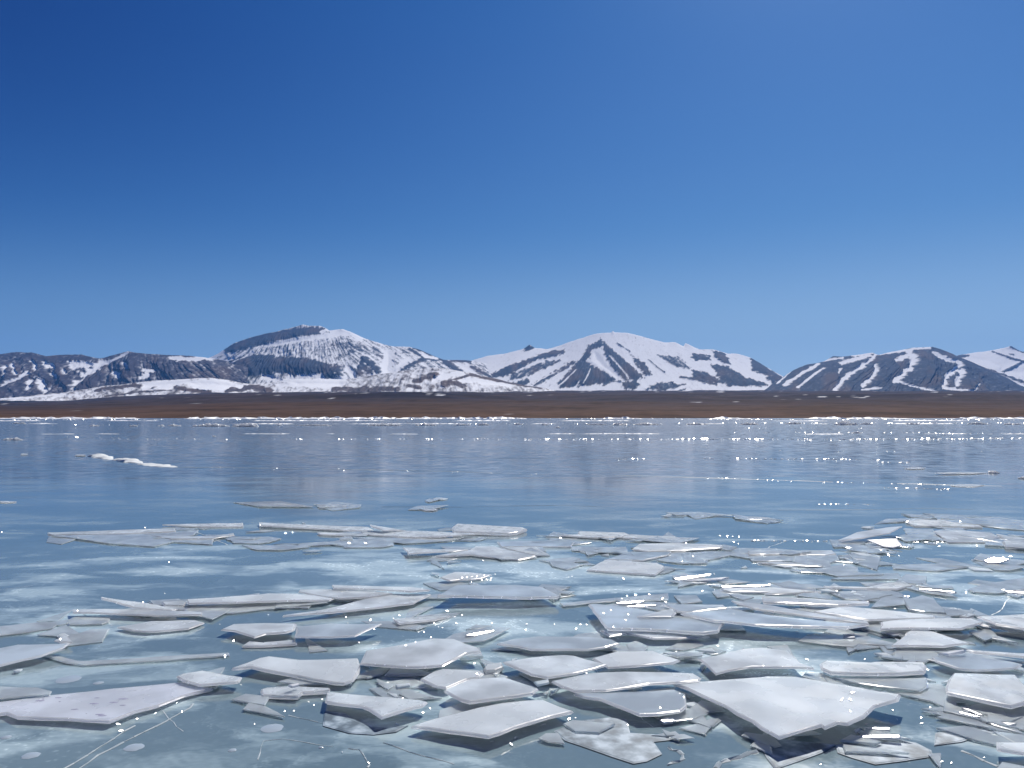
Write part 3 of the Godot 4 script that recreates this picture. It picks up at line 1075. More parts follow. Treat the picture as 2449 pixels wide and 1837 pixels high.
	mountain("mountain", "dark mountain striped with slanting snow gullies at the right", 5200, 7700, 104, -0.75, Color(0.026, 0.04, 0.066), [2443, 249, 2535, 298, 2596, 349, 2673, 402, 2749, 448, 2811, 479, 2887, 507, 2949, 517, 3056, 540, 3148, 592, 3224, 586, 3301, 591, 3423, 609, 3531, 625, 3592, 602, 3668, 623, 3760, 640, 3837, 655, 3914, 672, 4005, 678, 4128, 683, 4205, 660, 4296, 623, 4373, 586, 4450, 559, 4526, 525, 4649, 467, 4756, 418, 4878, 364, 5004, 311, 5292, 188], [
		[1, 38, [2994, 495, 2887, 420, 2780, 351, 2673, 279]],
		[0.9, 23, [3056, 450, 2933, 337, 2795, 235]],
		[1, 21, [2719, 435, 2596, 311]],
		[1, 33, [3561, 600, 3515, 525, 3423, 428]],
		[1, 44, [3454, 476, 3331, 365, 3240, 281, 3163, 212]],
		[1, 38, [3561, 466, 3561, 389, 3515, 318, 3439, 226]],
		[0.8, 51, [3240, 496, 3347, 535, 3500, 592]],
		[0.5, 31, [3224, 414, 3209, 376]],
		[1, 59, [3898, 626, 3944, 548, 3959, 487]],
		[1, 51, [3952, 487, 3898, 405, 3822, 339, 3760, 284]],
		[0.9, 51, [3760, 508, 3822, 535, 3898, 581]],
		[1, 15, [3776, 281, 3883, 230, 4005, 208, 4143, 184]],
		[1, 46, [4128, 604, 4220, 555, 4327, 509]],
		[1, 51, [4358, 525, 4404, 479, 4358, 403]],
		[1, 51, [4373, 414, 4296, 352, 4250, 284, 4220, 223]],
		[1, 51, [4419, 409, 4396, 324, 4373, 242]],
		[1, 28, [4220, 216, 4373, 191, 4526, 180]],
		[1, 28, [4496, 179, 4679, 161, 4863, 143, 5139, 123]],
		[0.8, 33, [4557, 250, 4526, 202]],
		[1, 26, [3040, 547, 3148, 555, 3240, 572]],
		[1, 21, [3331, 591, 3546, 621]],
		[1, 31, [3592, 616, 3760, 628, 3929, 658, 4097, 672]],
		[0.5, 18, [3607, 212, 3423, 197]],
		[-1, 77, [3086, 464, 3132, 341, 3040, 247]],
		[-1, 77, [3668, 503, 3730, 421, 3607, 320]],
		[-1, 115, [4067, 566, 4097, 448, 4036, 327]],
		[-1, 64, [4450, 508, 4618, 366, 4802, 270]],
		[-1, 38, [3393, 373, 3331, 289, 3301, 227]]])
	mountain("mountain", "white peak with a dark notch at the far right edge", 6800, 9300, 173, 0.6, Color(0.03, 0.042, 0.066), [4912, 523, 5097, 653, 5282, 723, 5411, 745, 5467, 756, 5559, 767, 5652, 778, 5781, 804, 5911, 832, 5966, 804, 6044, 764, 6207, 778, 6392, 708, 6577, 727, 6947, 653, 7317, 486], [
		[-1, 42, [5282, 701, 5393, 715, 5448, 689]],
		[1, 96, [5448, 689, 5633, 632, 5837, 531]],
		[1, 64, [5763, 450, 5929, 467, 6044, 455]],
		[-0.9, 29, [5689, 754, 5800, 695, 5911, 640, 6044, 599]],
		[-0.9, 29, [5837, 458, 6044, 611]],
		[-1, 26, [5911, 819, 5985, 790, 6044, 750]],
		[-0.7, 26, [5892, 713, 5929, 703]],
		[-0.6, 26, [5522, 519, 5726, 451, 6044, 318]]])
	mountain("foothill", "smooth snow covered foothill in front of the left mountains", 4000, 5100, 80, 0.12, Color(0.09, 0.07, 0.065), [-3916, 50, -3515, 90, -3314, 118, -3114, 135, -2893, 158, -2752, 179, -2612, 201, -2511, 209, -2411, 225, -2261, 237, -2110, 245, -1960, 251, -1829, 236, -1749, 216, -1608, 213, -1458, 241, -1307, 251, -1157, 243, -1087, 240, -994, 253, -861, 273, -737, 294, -614, 304, -491, 314, -408, 308, -275, 283, -162, 257, -18, 224, 84, 203, 187, 189, 290, 166, 392, 137], [
		[1, 0, [-2399, 207, -2274, 232, -2114, 240, -2201, 176, -2378, 155]],
		[1, 0, [-2100, 217, -1961, 238, -1854, 240, -1767, 180, -1840, 150, -2066, 149]],
		[0.9, 0, [-1476, 231, -1094, 247, -1094, 163, -1407, 184]],
		[0.8, 13, [-3615, 63, -3314, 99, -3093, 122, -2893, 138]],
		[-0.8, 23, [-2672, 162, -2552, 184, -2431, 193]],
		[-0.8, 27, [-2451, 208, -2391, 178, -2311, 177]],
		[1, 32, [-2381, 178, -2251, 208, -2110, 226]],
		[1, 39, [-2080, 199, -1949, 204, -1829, 176]],
		[-0.8, 23, [-2190, 175, -2080, 151, -1960, 139]],
		[-0.9, 36, [-1829, 152, -1689, 181, -1568, 155]],
		[1, 21, [-1809, 203, -1749, 181]],
		[1, 27, [-1508, 190, -1317, 204, -1094, 200]],
		[-0.3, 13, [-2612, 110, -2411, 142, -2210, 152]],
		[-0.8, 33, [-624, 211, -563, 234, -491, 265]],
		[-0.8, 33, [-439, 187, -388, 205, -326, 177]],
		[-0.6, 22, [-665, 177, -594, 165]],
		[1, 31, [-491, 221, -408, 260, -326, 277]],
		[1, 31, [-326, 225, -223, 217, -18, 190]],
		[-0.9, 18, [-265, 267, -121, 237, 43, 208, 187, 189]],
		[-0.7, 13, [-388, 217, -265, 267]],
		[-0.8, 28, [-1149, 160, -943, 156, -737, 155]]])
	ridge_line("white line of crushed ice along the far shore", -620.0, 620.0, -440.0, 0.9, 7.0, -0.1)
	ridge_line("broken line of crushed ice in front of the far shore", -160.0, 160.0, -138.0, 0.12, 1.4, 0.2)
	ridge_line("thin white line of crushed ice across the middle distance", -62.0, 62.0, -58.5, 0.03, 0.4, 0.26)
	ridge_line("thin broken line of ice halfway to the far shore", -260.0, 260.0, -230.0, 0.2, 2.6, 0.12)
	mound("long low ice mound left of a bigger one, far left of centre", Vector3(-38.993, 0, -102.122), 5.224, 0.442)
	mound("tall ice mound with a bright knob, far left of centre", Vector3(-33.466, 0, -99.068), 3.275, 0.663)
	mound("small ice lump right of the tall far mound", Vector3(-33.184, 0, -112.531), 0.775, 0.266)
	mound("pale green ice mound far out left of centre", Vector3(-27.281, 0, -108.833), 5.247, 0.3)
	mound("small bright ice lump far out at left", Vector3(-49.026, 0, -102.122), 1.005, 0.322)
	mound("low ice lump pair far out at left", Vector3(-55.814, 0, -105.371), 1.348, 0.228)
	mound("faint ice lump far out at left", Vector3(-46.125, 0, -103.721), 0.816, 0.245)
	mound("ice lump row far out at left of centre", Vector3(-45.048, 0, -105.371), 1.762, 0.311)
	mound("low white ice heap by the far left shore", Vector3(-88.283, 0, -141.347), 2.503, 0.334)
	mound("drifted ice heap near the left edge of the far ice", Vector3(-27.396, 0, -43.354), 1.109, 0.171)
	mound("jagged low ice mound far out near the centre", Vector3(-17.449, 0, -107.968), 5.223, 0.392)
	mound("crested ice mound far out near the centre", Vector3(-12.206, 0, -111.698), 3.377, 0.45)
	mound("glinting ice mound far out at the centre", Vector3(-7.272, 0, -113.661), 2.749, 0.367)
	mound("greenish ice mound far out at the centre", Vector3(-4.142, 0, -115.694), 1.866, 0.373)
	mound("little ice lump far out right of the greenish mound", Vector3(0.976, 0, -122.257), 1.355, 0.32)
	mound("lone bright ice block far out right of centre", Vector3(4.883, 0, -115.694), 0.816, 0.42)
	mound("lone small ice block nearer than the far mounds", Vector3(5.146, 0, -87.515), 0.529, 0.229)
	mound("low ice mound left of a peaked one, right of centre", Vector3(12.854, 0, -119.988), 3.386, 0.29)
	mound("peaked ice mound far out right of centre", Vector3(15.945, 0, -115.694), 2.215, 0.56)
	mound("long ice mound right of the peaked one", Vector3(19.971, 0, -117.802), 4.274, 0.427)
	mound("first ice mound of the far right row", Vector3(28.808, 0, -122.854), 3.666, 0.44)
	mound("pointed ice mound in the far right row", Vector3(36.985, 0, -122.854), 2.933, 0.489)
	mound("rounded ice mound in the far right row", Vector3(47.373, 0, -132.816), 2.642, 0.528)
	mound("largest far ice mound, glowing at its left side", Vector3(49.997, 0, -118.413), 3.062, 0.848)
	mound("ice mound just right of the largest far one", Vector3(57.255, 0, -127.641), 1.904, 0.406)
	mound("low ice mound in the far right row", Vector3(64.799, 0, -127.641), 3.047, 0.355)
	mound("ice mound near the end of the far right row", Vector3(75.45, 0, -127.641), 3.555, 0.457)
	mound("last ice mound at the right frame edge", Vector3(77.989, 0, -122.854), 2.933, 0.391)
	mound("small ice heap nearer than the largest far mound", Vector3(26.648, 0, -61.058), 0.789, 0.17)
	mound("crystal ice block standing out on the far ice at right", Vector3(11.083, 0, -18.172), 0.199, 0.094)
	mound("crystal ice block at the right frame edge on the far ice", Vector3(10.726, 0, -16.53), 0.263, 0.066)
	mound("tiny ice lump left of centre in front of the far mounds", Vector3(-19.124, 0, -50.635), 0.199, 0.08)
	drift("upper lump of the snow drift lying on the open ice at left", [-13.962, -26.228, -13.491, -25.821, -12.053, -23.788])
	drift("middle lump of the snow drift lying on the open ice at left", [-12.134, -24.133, -11.218, -23.126, -10.337, -21.979])
	drift("nearest lump of the snow drift lying on the open ice at left", [-10.148, -21.622, -9.477, -21.074, -8.651, -20.302])
	slab("ice_plank", "long thin white ice plank at the far left, its left end tapering to a point", "ice plank", "w", Vector3(-4.403, 0.02, -8.818), Vector3(-0.0052, 1.0000, -0.0013), 0.014, [-0.733, 0.051, 0.003, -0.15, 0.547, -0.258, 0.658, -0.02, 0.15, 0.148, -0.592, 0.212])
	slab("ice_plank", "grey clear ice sheet lying flat under the long thin plank at far left", "ice plank", "c", Vector3(-4.064, 0.014, -8.36), Vector3(0.0039, 1.0000, 0.0019), 0.009, [-0.903, -0.198, -0.071, -0.343, 0.321, -0.499, 0.592, 0.122, 0.507, 0.483, -0.004, 0.316, -0.487, 0.027])
	slab("ice_plank", "short white ice plank behind the right end of the far left plank", "ice plank", "w", Vector3(-3.623, 0.019, -9.362), Vector3(0.0061, 1.0000, 0.0052), 0.014, [-0.516, -0.02, -0.198, -0.096, 0.377, -0.194, 0.478, 0.088, 0.007, 0.128, -0.146, 0.085])
	slab("ice_splinter", "thin white ice sliver lying across grey sheets right of the far left plank", "ice splinter", "w", Vector3(-3.377, 0.018, -8.529), Vector3(-0.0003, 0.9999, -0.0101), 0.014, [-0.664, -0.162, -0.213, 0.029, 0.175, 0.011, 0.305, -0.219, 0.364, -0.083, 0.228, 0.185, -0.196, 0.22])
	slab("ice_splinter", "grey clear ice sheet below the sliver right of the far left plank", "ice splinter", "c", Vector3(-3.472, 0.011, -8.248), Vector3(0.0006, 1.0000, -0.0022), 0.009, [-0.479, -0.18, -0.1, -0.088, 0.329, -0.115, 0.454, 0.248, 0.086, 0.108, -0.312, 0.012])
	slab("ice_plank", "pale clear ice sheet between the two far left planks, level with their ends", "ice plank", "c", Vector3(-2.661, 0.012, -8.284), Vector3(0.0037, 1.0000, -0.0020), 0.009, [-0.383, -0.235, 0.083, -0.229, 0.22, -0.12, 0.167, 0.129, 0.085, 0.234, -0.179, 0.193])
	slab("ice_plank", "greyish ice sheet with a pale front rim in front of the gap between far planks", "ice plank", "c", Vector3(-2.363, 0.012, -7.827), Vector3(-0.0030, 1.0000, 0.0004), 0.009, [-0.357, -0.154, -0.202, -0.121, 0.301, -0.127, 0.366, -0.014, 0.138, 0.16, -0.093, 0.142, -0.157, 0.099])
	slab("ice_plank", "longest straight white ice plank of the far row, starting left of the frame centre", "ice plank", "w", Vector3(-2.251, 0.024, -9.178), Vector3(0.0126, 0.9999, -0.0073), 0.014, [-0.782, -0.324, -0.102, -0.163, 0.586, -0.044, 0.687, 0.208, 0.45, 0.271, -0.208, 0.085, -0.689, -0.062])
	slab("ice_splinter", "flat white ice strip running under the leaning stick in the far row", "ice splinter", "w", Vector3(-1.103, 0.027, -8.644), Vector3(-0.0203, 0.9998, 0.0086), 0.014, [-0.597, -0.275, -0.171, -0.245, 0.256, -0.1, 0.713, 0.114, 0.344, 0.264, -0.052, 0.222, -0.533, -0.013])
	slab("ice_plank", "short white ice strip pointing left, tucked under the far row planks", "ice plank", "w", Vector3(-1.887, 0.017, -8.668), Vector3(0.0047, 1.0000, 0.0070), 0.014, [-0.272, -0.112, 0.093, -0.07, 0.249, 0.037, 0.132, 0.117, -0.208, 0.025])
	slab("ice_splinter", "narrow white ice stick leaning up to the left on the far row", "ice splinter", "w", Vector3(-1.437, 0.06, -8.843), Vector3(0.1039, 0.9944, 0.0188), 0.014, [-0.17, -0.116, 0.009, -0.059, 0.256, 0.02, 0.03, 0.155, -0.128, -0.004])
	slab("ice_slab", "thick pale ice block with ribbed face, tallest in the far row", "ice slab", "w", Vector3(-0.232, 0.044, -8.852), Vector3(0.0095, 0.9998, 0.0155), 0.036, [-0.405, -0.374, 0.353, -0.146, 0.399, -0.043, 0.294, 0.168, 0.198, 0.256, -0.408, 0.168, -0.448, -0.061])
	slab("ice_sheet", "grey clear ice sheet under the flat strip in the far row", "ice sheet", "c", Vector3(-1.053, 0.013, -8.292), Vector3(0.0035, 1.0000, -0.0015), 0.009, [-0.685, -0.178, -0.025, -0.141, 0.548, -0.172, 0.384, 0.067, -0.05, 0.244, -0.175, 0.16])
	slab("ice_sheet", "greyish curved ice sheet with sparkling bits, below the short strip of the far row", "ice sheet", "c", Vector3(-1.572, 0.012, -8.048), Vector3(-0.0029, 1.0000, -0.0004), 0.009, [-0.421, -0.025, -0.143, -0.31, 0.046, -0.34, 0.341, -0.106, 0.384, 0.097, 0.295, 0.229, -0.078, 0.237, -0.109, 0.148, -0.323, 0.023])
	slab("ice_slab", "ice blade with upturned pinkish left tip in front of the far row", "ice slab", "w", Vector3(-0.758, 0.037, -7.507), Vector3(0.0262, 0.9996, -0.0068), 0.014, [-0.293, -0.127, 0.025, -0.062, 0.34, -0.098, 0.128, 0.05, -0.195, 0.225])
	slab("ice_slab", "broad leaf shaped white ice slab right of the blade with the upturned tip", "ice slab", "w", Vector3(-0.222, 0.026, -7.431), Vector3(0.0058, 0.9996, 0.0262), 0.014, [-0.132, -0.314, 0.072, -0.307, 0.123, -0.198, 0.241, -0.093, 0.435, 0.114, 0.279, 0.309, 0.129, 0.27, -0.148, 0.086, -0.482, 0.151, -0.336, 0.006, -0.192, -0.086])
	slab("ice_slab", "pale triangular ice slab tucked behind the leaf shaped slab", "ice slab", "w", Vector3(0.157, 0.021, -7.556), Vector3(0.0198, 0.9998, 0.0068), 0.014, [-0.233, -0.178, 0.081, -0.242, 0.195, 0.195, 0.072, 0.215, -0.126, -0.014])
	slab("ice_slab", "white ice strip in the far row, just right of the thick ribbed block", "ice slab", "w", Vector3(0.934, 0.022, -8.592), Vector3(0.0133, 0.9999, -0.0100), 0.014, [-0.428, 0.091, -0.209, -0.006, -0.186, -0.244, 0.313, -0.193, 0.346, -0.05, 0.225, 0.168, -0.056, 0.212])
	slab("ice_slab", "long white ice strip ending the far row towards the right", "ice slab", "w", Vector3(1.515, 0.018, -8.39), Vector3(0.0033, 0.9999, 0.0106), 0.014, [-0.347, -0.023, -0.28, -0.195, 0.231, -0.107, 0.293, 0.113, 0.091, 0.2])
	slab("ice_slab", "bluish flat ice sheet behind the pale triangular slab", "ice slab", "b", Vector3(0.264, 0.018, -7.995), Vector3(-0.0039, 1.0000, -0.0017), 0.014, [-0.42, -0.155, 0.112, -0.207, 0.375, -0.119, 0.314, 0.157, -0.013, 0.149, -0.366, 0.156])
	slab("ice_sheet", "grey translucent ice sheet left of two pale sheets, middle of the far heap", "ice sheet", "c", Vector3(0.847, 0.011, -7.697), Vector3(0.0018, 1.0000, 0.0007), 0.009, [-0.259, -0.173, 0.281, -0.164, 0.257, 0.119, -0.011, 0.163, -0.27, 0.042])
	slab("ice_slab", "wide pale ice sheet near the right end of the far heap", "ice slab", "w", Vector3(1.598, 0.022, -7.771), Vector3(-0.0090, 0.9998, 0.0156), 0.014, [-0.433, 0.076, -0.319, -0.201, 0.094, -0.228, 0.491, -0.09, 0.431, 0.054, 0.046, 0.164, -0.302, 0.203])
	slab("ice_slab", "translucent ice sheet leaning on the back of the bright kite shaped slab", "ice slab", "b", Vector3(1.207, 0.017, -7.327), Vector3(-0.0034, 1.0000, -0.0046), 0.014, [-0.359, 0.172, -0.117, -0.193, 0.304, -0.206, 0.224, -0.023, -0.036, 0.228])
	slab("ice_slab", "bright white kite shaped ice slab, largest at the front of the far heap", "ice slab", "w", Vector3(1.065, 0.026, -6.718), Vector3(-0.0170, 0.9992, 0.0349), 0.014, [-0.44, 0.06, -0.243, -0.324, 0.189, -0.157, 0.229, -0.036, 0.163, 0.149, 0.093, 0.273])
	slab("ice_sheet", "small clear ice corner at the right end of the bright kite shaped slab", "ice sheet", "c", Vector3(1.3, 0.011, -6.686), Vector3(0.0019, 1.0000, 0.0031), 0.009, [0.016, -0.169, 0.078, -0.126, 0.003, 0.095, -0.093, 0.186])
	slab("ice_sheet", "low grey ice sheet with small glints left of the bright kite shaped slab", "ice sheet", "c", Vector3(0.463, 0.012, -7.111), Vector3(0.0035, 1.0000, 0.0049), 0.009, [-0.224, -0.018, 0.111, -0.187, 0.158, -0.097, 0.049, 0.161, -0.089, 0.129])
	slab("ice_sheet", "grey ice sheet at the front right of the far heap", "ice sheet", "c", Vector3(1.726, 0.012, -7.272), Vector3(-0.0023, 1.0000, 0.0004), 0.009, [-0.23, -0.129, 0.127, -0.324, 0.399, -0.286, 0.393, -0.186, 0.036, 0.138, -0.013, 0.292, -0.231, 0.3, -0.437, 0.132])
	slab("ice_splinter", "thin ice sliver with a pink glint, right of the bright kite shaped slab", "ice splinter", "g", Vector3(1.443, 0.026, -6.33), Vector3(0.0667, 0.9528, 0.2961), 0.014, [-0.157, 0.046, 0.145, -0.063, 0.155, -0.052, -0.138, 0.067])
	slab("ice_splinter", "pointed bright ice sliver just below the sliver with the pink glint", "ice splinter", "g", Vector3(1.515, 0.022, -6.249), Vector3(0.0317, 0.9837, 0.1771), 0.014, [-0.176, 0.035, -0.046, -0.019, 0.21, -0.062, 0.126, -0.007, -0.11, 0.052])
	slab("ice_slab", "white blade of ice rising to the right on the right hand heap", "ice slab", "w", Vector3(3.769, 0.059, -8.392), Vector3(-0.0696, 0.9975, 0.0130), 0.014, [-0.402, 0.2, -0.061, -0.143, 0.347, -0.302, 0.51, -0.298, 0.213, 0.034, -0.145, 0.194, -0.407, 0.272])
	slab("ice_slab", "bright rounded ice slab with a glowing front rim under the rising blade", "ice slab", "g", Vector3(3.753, 0.043, -7.917), Vector3(-0.1212, 0.9778, 0.1709), 0.014, [-0.153, -0.144, 0.044, -0.112, 0.132, -0.088, 0.089, 0.105, -0.018, 0.146, -0.096, 0.083])
	slab("ice_slab", "pale ice strip topping the heap at the far right", "ice slab", "w", Vector3(5.173, 0.02, -9.522), Vector3(-0.0043, 0.9999, 0.0098), 0.014, [-0.384, -0.135, -0.166, -0.342, 0.148, -0.246, 0.176, 0.025, 0.341, 0.17, 0.304, 0.304, -0.436, 0.186])
	slab("ice_slab", "bright five sided ice slab in the heap at the far right", "ice slab", "w", Vector3(4.894, 0.028, -8.468), Vector3(0.0020, 0.9994, 0.0349), 0.014, [-0.244, -0.282, 0.089, -0.332, 0.327, -0.185, 0.273, 0.038, 0.002, 0.35, -0.427, 0.354])
	slab("ice_slab", "white ice slab with blunt left end at the right frame edge, upper heap", "ice slab", "w", Vector3(5.053, 0.035, -7.931), Vector3(-0.0202, 0.9997, 0.0167), 0.026, [-0.057, -0.145, 0.083, -0.208, 0.229, -0.104, -0.022, 0.274, -0.223, 0.16])
	slab("ice_slab", "narrow pale ice strip slanting down to the right frame edge, upper heap", "ice slab", "w", Vector3(5.32, 0.017, -8.356), Vector3(-0.0074, 1.0000, 0.0037), 0.014, [-0.024, -0.322, 0.12, 0.081, 0.054, 0.18, -0.152, 0.044])
	slab("ice_sheet", "greyish ice sheet between the rising blade and the five sided slab", "ice sheet", "c", Vector3(4.512, 0.012, -8.706), Vector3(-0.0018, 1.0000, -0.0020), 0.009, [0.019, -0.462, 0.298, -0.358, 0.121, 0.049, -0.018, 0.519, -0.257, 0.265, -0.143, -0.093])
	slab("ice_sheet", "clear ice sheet behind the pale strip topping the far right heap", "ice sheet", "c", Vector3(5.85, 0.012, -9.543), Vector3(-0.0045, 1.0000, 0.0017), 0.009, [-0.15, -0.515, 0.381, -0.618, 0.526, -0.147, 0.059, 0.559, -0.14, 0.456, -0.269, 0.202, -0.376, -0.066])
	slab("ice_plank", "pale ice plank with a row of glints above it, right of the far heap", "ice plank", "w", Vector3(2.682, 0.02, -7.471), Vector3(0.0098, 0.9998, 0.0172), 0.014, [-0.434, -0.074, 0.059, -0.112, 0.385, -0.136, 0.354, 0.032, 0.231, 0.104, -0.098, 0.067, -0.489, 0.111])
	slab("ice_plank", "translucent ice block face under the plank with the row of glints", "ice plank", "c", Vector3(2.596, 0.012, -7.155), Vector3(-0.0015, 1.0000, 0.0002), 0.009, [-0.403, -0.248, 0.425, -0.228, 0.349, -0.002, 0.179, 0.186, -0.045, 0.149, -0.054, 0.055, -0.452, 0.063])
	slab("ice_plank", "thin white ice plank at the foot of the translucent block face", "ice plank", "w", Vector3(2.472, 0.017, -6.919), Vector3(0.0017, 0.9999, -0.0139), 0.014, [-0.304, -0.106, 0.058, -0.085, 0.228, 0.038, 0.182, 0.129, -0.172, 0.018])
	slab("ice_sheet", "grey ice sheet fanning out behind the bright rounded slab", "ice sheet", "c", Vector3(3.46, 0.011, -7.873), Vector3(0.0035, 1.0000, -0.0014), 0.009, [-0.18, -0.258, 0.014, -0.183, 0.22, 0.142, 0.113, 0.215, -0.178, 0.063])
	slab("ice_flake", "small pale ice flake right of the translucent block face", "ice flake", "w", Vector3(3.276, 0.018, -7.404), Vector3(-0.0122, 0.9999, -0.0116), 0.014, [-0.07, -0.116, 0.061, -0.07, 0.054, 0.091, -0.045, 0.09])
	slab("ice_flake", "smallest ice flake, just below the pale flake right of the block", "ice flake", "w", Vector3(3.133, 0.017, -7.174), Vector3(0.0115, 0.9999, -0.0092), 0.014, [-0.032, -0.08, 0.045, -0.072, 0.042, 0.071, -0.054, 0.077])
	slab("ice_slab", "blinding ice slab flashing in the sun near the right frame edge", "ice slab", "g", Vector3(4.246, 0.035, -6.987), Vector3(-0.2703, 0.9460, 0.1789), 0.014, [-0.069, -0.048, 0.024, -0.064, 0.104, 0.044, 0.006, 0.054, -0.066, 0.012])
	slab("ice_sheet", "long grey ice sheet lying flat, left of the blinding slab", "ice sheet", "c", Vector3(3.593, 0.011, -6.831), Vector3(0.0005, 1.0000, -0.0023), 0.009, [-0.284, -0.084, 0.025, -0.143, 0.376, -0.114, 0.298, 0.039, -0.053, 0.203, -0.354, 0.085])
	slab("ice_sheet", "curved clear ice sheet lying left of the long flat grey sheet", "ice sheet", "c", Vector3(2.69, 0.012, -6.704), Vector3(-0.0035, 1.0000, 0.0016), 0.009, [-0.005, -0.092, 0.233, -0.256, 0.266, -0.087, 0.186, 0.097, -0.008, 0.17, -0.291, 0.114, -0.365, 0.035])
	slab("ice_splinter", "white ice stick leaning up to the left, alone at the middle left", "ice splinter", "w", Vector3(-2.487, 0.054, -5.297), Vector3(0.0696, 0.9973, 0.0233), 0.014, [-0.304, -0.106, 0.012, -0.044, 0.282, 0.046, 0.263, 0.087, 0.007, 0.076, -0.276, -0.065])
	slab("ice_splinter", "long low ice plank under the leaning stick at middle left", "ice splinter", "w", Vector3(-2.432, 0.035, -5.161), Vector3(0.0038, 1.0000, -0.0046), 0.014, [-0.452, -0.062, -0.243, -0.082, 0.212, -0.039, 0.416, -0.009, 0.444, 0.052, 0.227, 0.087, -0.217, 0.03, -0.399, 0.017])
	slab("ice_splinter", "stubby ice plank just right of the leaning stick", "ice splinter", "w", Vector3(-2.305, 0.029, -5.433), Vector3(-0.0174, 0.9998, -0.0002), 0.014, [-0.098, -0.039, -0.022, -0.055, 0.068, -0.027, 0.097, 0.067, -0.046, 0.053])
	slab("ice_plank", "small ice wedge below the stubby plank", "ice plank", "w", Vector3(-2.238, 0.019, -5.334), Vector3(0.0158, 0.9994, 0.0311), 0.014, [-0.113, -0.036, 0.022, -0.05, 0.097, 0.012, 0.064, 0.05, -0.071, 0.022])
	slab("ice_plank", "long broad white ice plank with rounded left end, middle left", "ice plank", "w", Vector3(-1.737, 0.04, -5.522), Vector3(0.0122, 0.9999, -0.0093), 0.014, [-0.495, 0.056, -0.217, -0.06, -0.063, -0.116, -0.005, -0.16, 0.206, -0.16, 0.507, -0.069, 0.476, 0.022, 0.197, 0.056, 0.006, 0.096, -0.147, 0.138, -0.439, 0.172])
	slab("ice_plank", "translucent ice sheet under the long broad plank at middle left", "ice plank", "c", Vector3(-1.745, 0.011, -5.413), Vector3(0.0001, 1.0000, -0.0014), 0.009, [-0.465, -0.078, 0.024, -0.115, 0.176, -0.155, 0.379, -0.1, 0.281, 0.041, 0.093, 0.075, -0.091, 0.188, -0.383, 0.123])
	slab("ice_plank", "grey ice sheet below the left end of the low plank, with bright corner", "ice plank", "c", Vector3(-2.676, 0.011, -5.038), Vector3(0.0022, 1.0000, 0.0025), 0.009, [-0.147, -0.011, -0.139, -0.108, 0.093, -0.089, 0.135, 0.023, 0.126, 0.081, -0.071, 0.097])
	slab("ice_plank", "flat pointed white ice slab below the low plank at middle left", "ice plank", "w", Vector3(-2.162, 0.02, -4.885), Vector3(0.0037, 0.9998, -0.0205), 0.014, [-0.239, 0.036, -0.169, -0.03, -0.103, -0.116, 0.162, -0.147, 0.245, -0.083, 0.207, 0.057, 0.002, 0.145, -0.098, 0.121])
	slab("ice_slab", "white ice slab with notched front edge, left of the bluish slab", "ice slab", "w", Vector3(-1.489, 0.041, -4.725), Vector3(-0.0030, 1.0000, 0.0003), 0.014, [-0.234, -0.001, -0.204, -0.119, -0.024, -0.14, 0.015, -0.139, 0.173, -0.126, 0.201, 0.018, 0.171, 0.065, 0.057, 0.09, 0.016, 0.166, -0.023, 0.133, -0.152, 0.027])
	slab("ice_slab", "bluish ice slab with white front edge, right of the notched slab", "ice slab", "b", Vector3(-1.046, 0.052, -4.678), Vector3(-0.0086, 0.9994, 0.0342), 0.014, [-0.238, -0.063, -0.047, -0.126, 0.061, -0.108, 0.264, -0.107, 0.15, 0.119, 0.007, 0.14, -0.192, 0.125])
	slab("ice_slab", "thin ice ledge under the notched white slab", "ice slab", "w", Vector3(-1.383, 0.017, -4.518), Vector3(-0.0053, 0.9999, 0.0094), 0.014, [-0.131, 0.045, -0.121, -0.049, -0.024, -0.009, -0.032, -0.019, 0.129, -0.068, 0.165, 0.008, 0.028, 0.043, -0.013, 0.047])
	slab("ice_sheet", "greenish clear ice sheet at the left frame edge, middle band", "ice sheet", "c", Vector3(-2.957, 0.011, -4.861), Vector3(0.0040, 1.0000, 0.0036), 0.009, [-0.24, -0.023, 0.024, -0.162, 0.131, -0.1, 0.156, -0.001, 0.043, 0.095, -0.109, 0.175])
	slab("ice_plank", "thin white ice plank topping the stack at middle left of centre", "ice plank", "w", Vector3(-0.925, 0.064, -5.736), Vector3(-0.0127, 0.9996, 0.0253), 0.014, [-0.401, -0.122, -0.084, -0.068, 0.19, -0.031, 0.34, 0.061, 0.208, 0.107, 0.097, 0.066, -0.369, -0.02])
	slab("ice_slab", "pale ice sheet with upturned left tip in the stack left of centre", "ice slab", "w", Vector3(-1.256, 0.043, -5.683), Vector3(-0.0135, 0.9996, 0.0247), 0.014, [-0.281, -0.048, -0.288, -0.114, -0.045, -0.107, -0.032, -0.129, 0.406, 0.032, 0.283, 0.129, 0.058, 0.157, -0.119, 0.063])
	slab("ice_slab", "large sickle shaped ice slab at the front of the stack left of centre", "ice slab", "w", Vector3(-1.004, 0.035, -5.362), Vector3(0.0046, 1.0000, 0.0015), 0.014, [0.147, -0.327, 0.426, -0.313, 0.34, -0.047, 0.052, 0.112, -0.176, 0.214, -0.453, 0.297, -0.228, 0.127, -0.036, -0.136])
	slab("ice_sheet", "crumpled clear ice piece under the left end of the sickle shaped slab", "ice sheet", "c", Vector3(-1.487, 0.011, -5.431), Vector3(-0.0012, 1.0000, -0.0027), 0.009, [-0.14, -0.004, -0.017, -0.089, 0.118, -0.027, 0.117, 0.068, -0.079, 0.049])
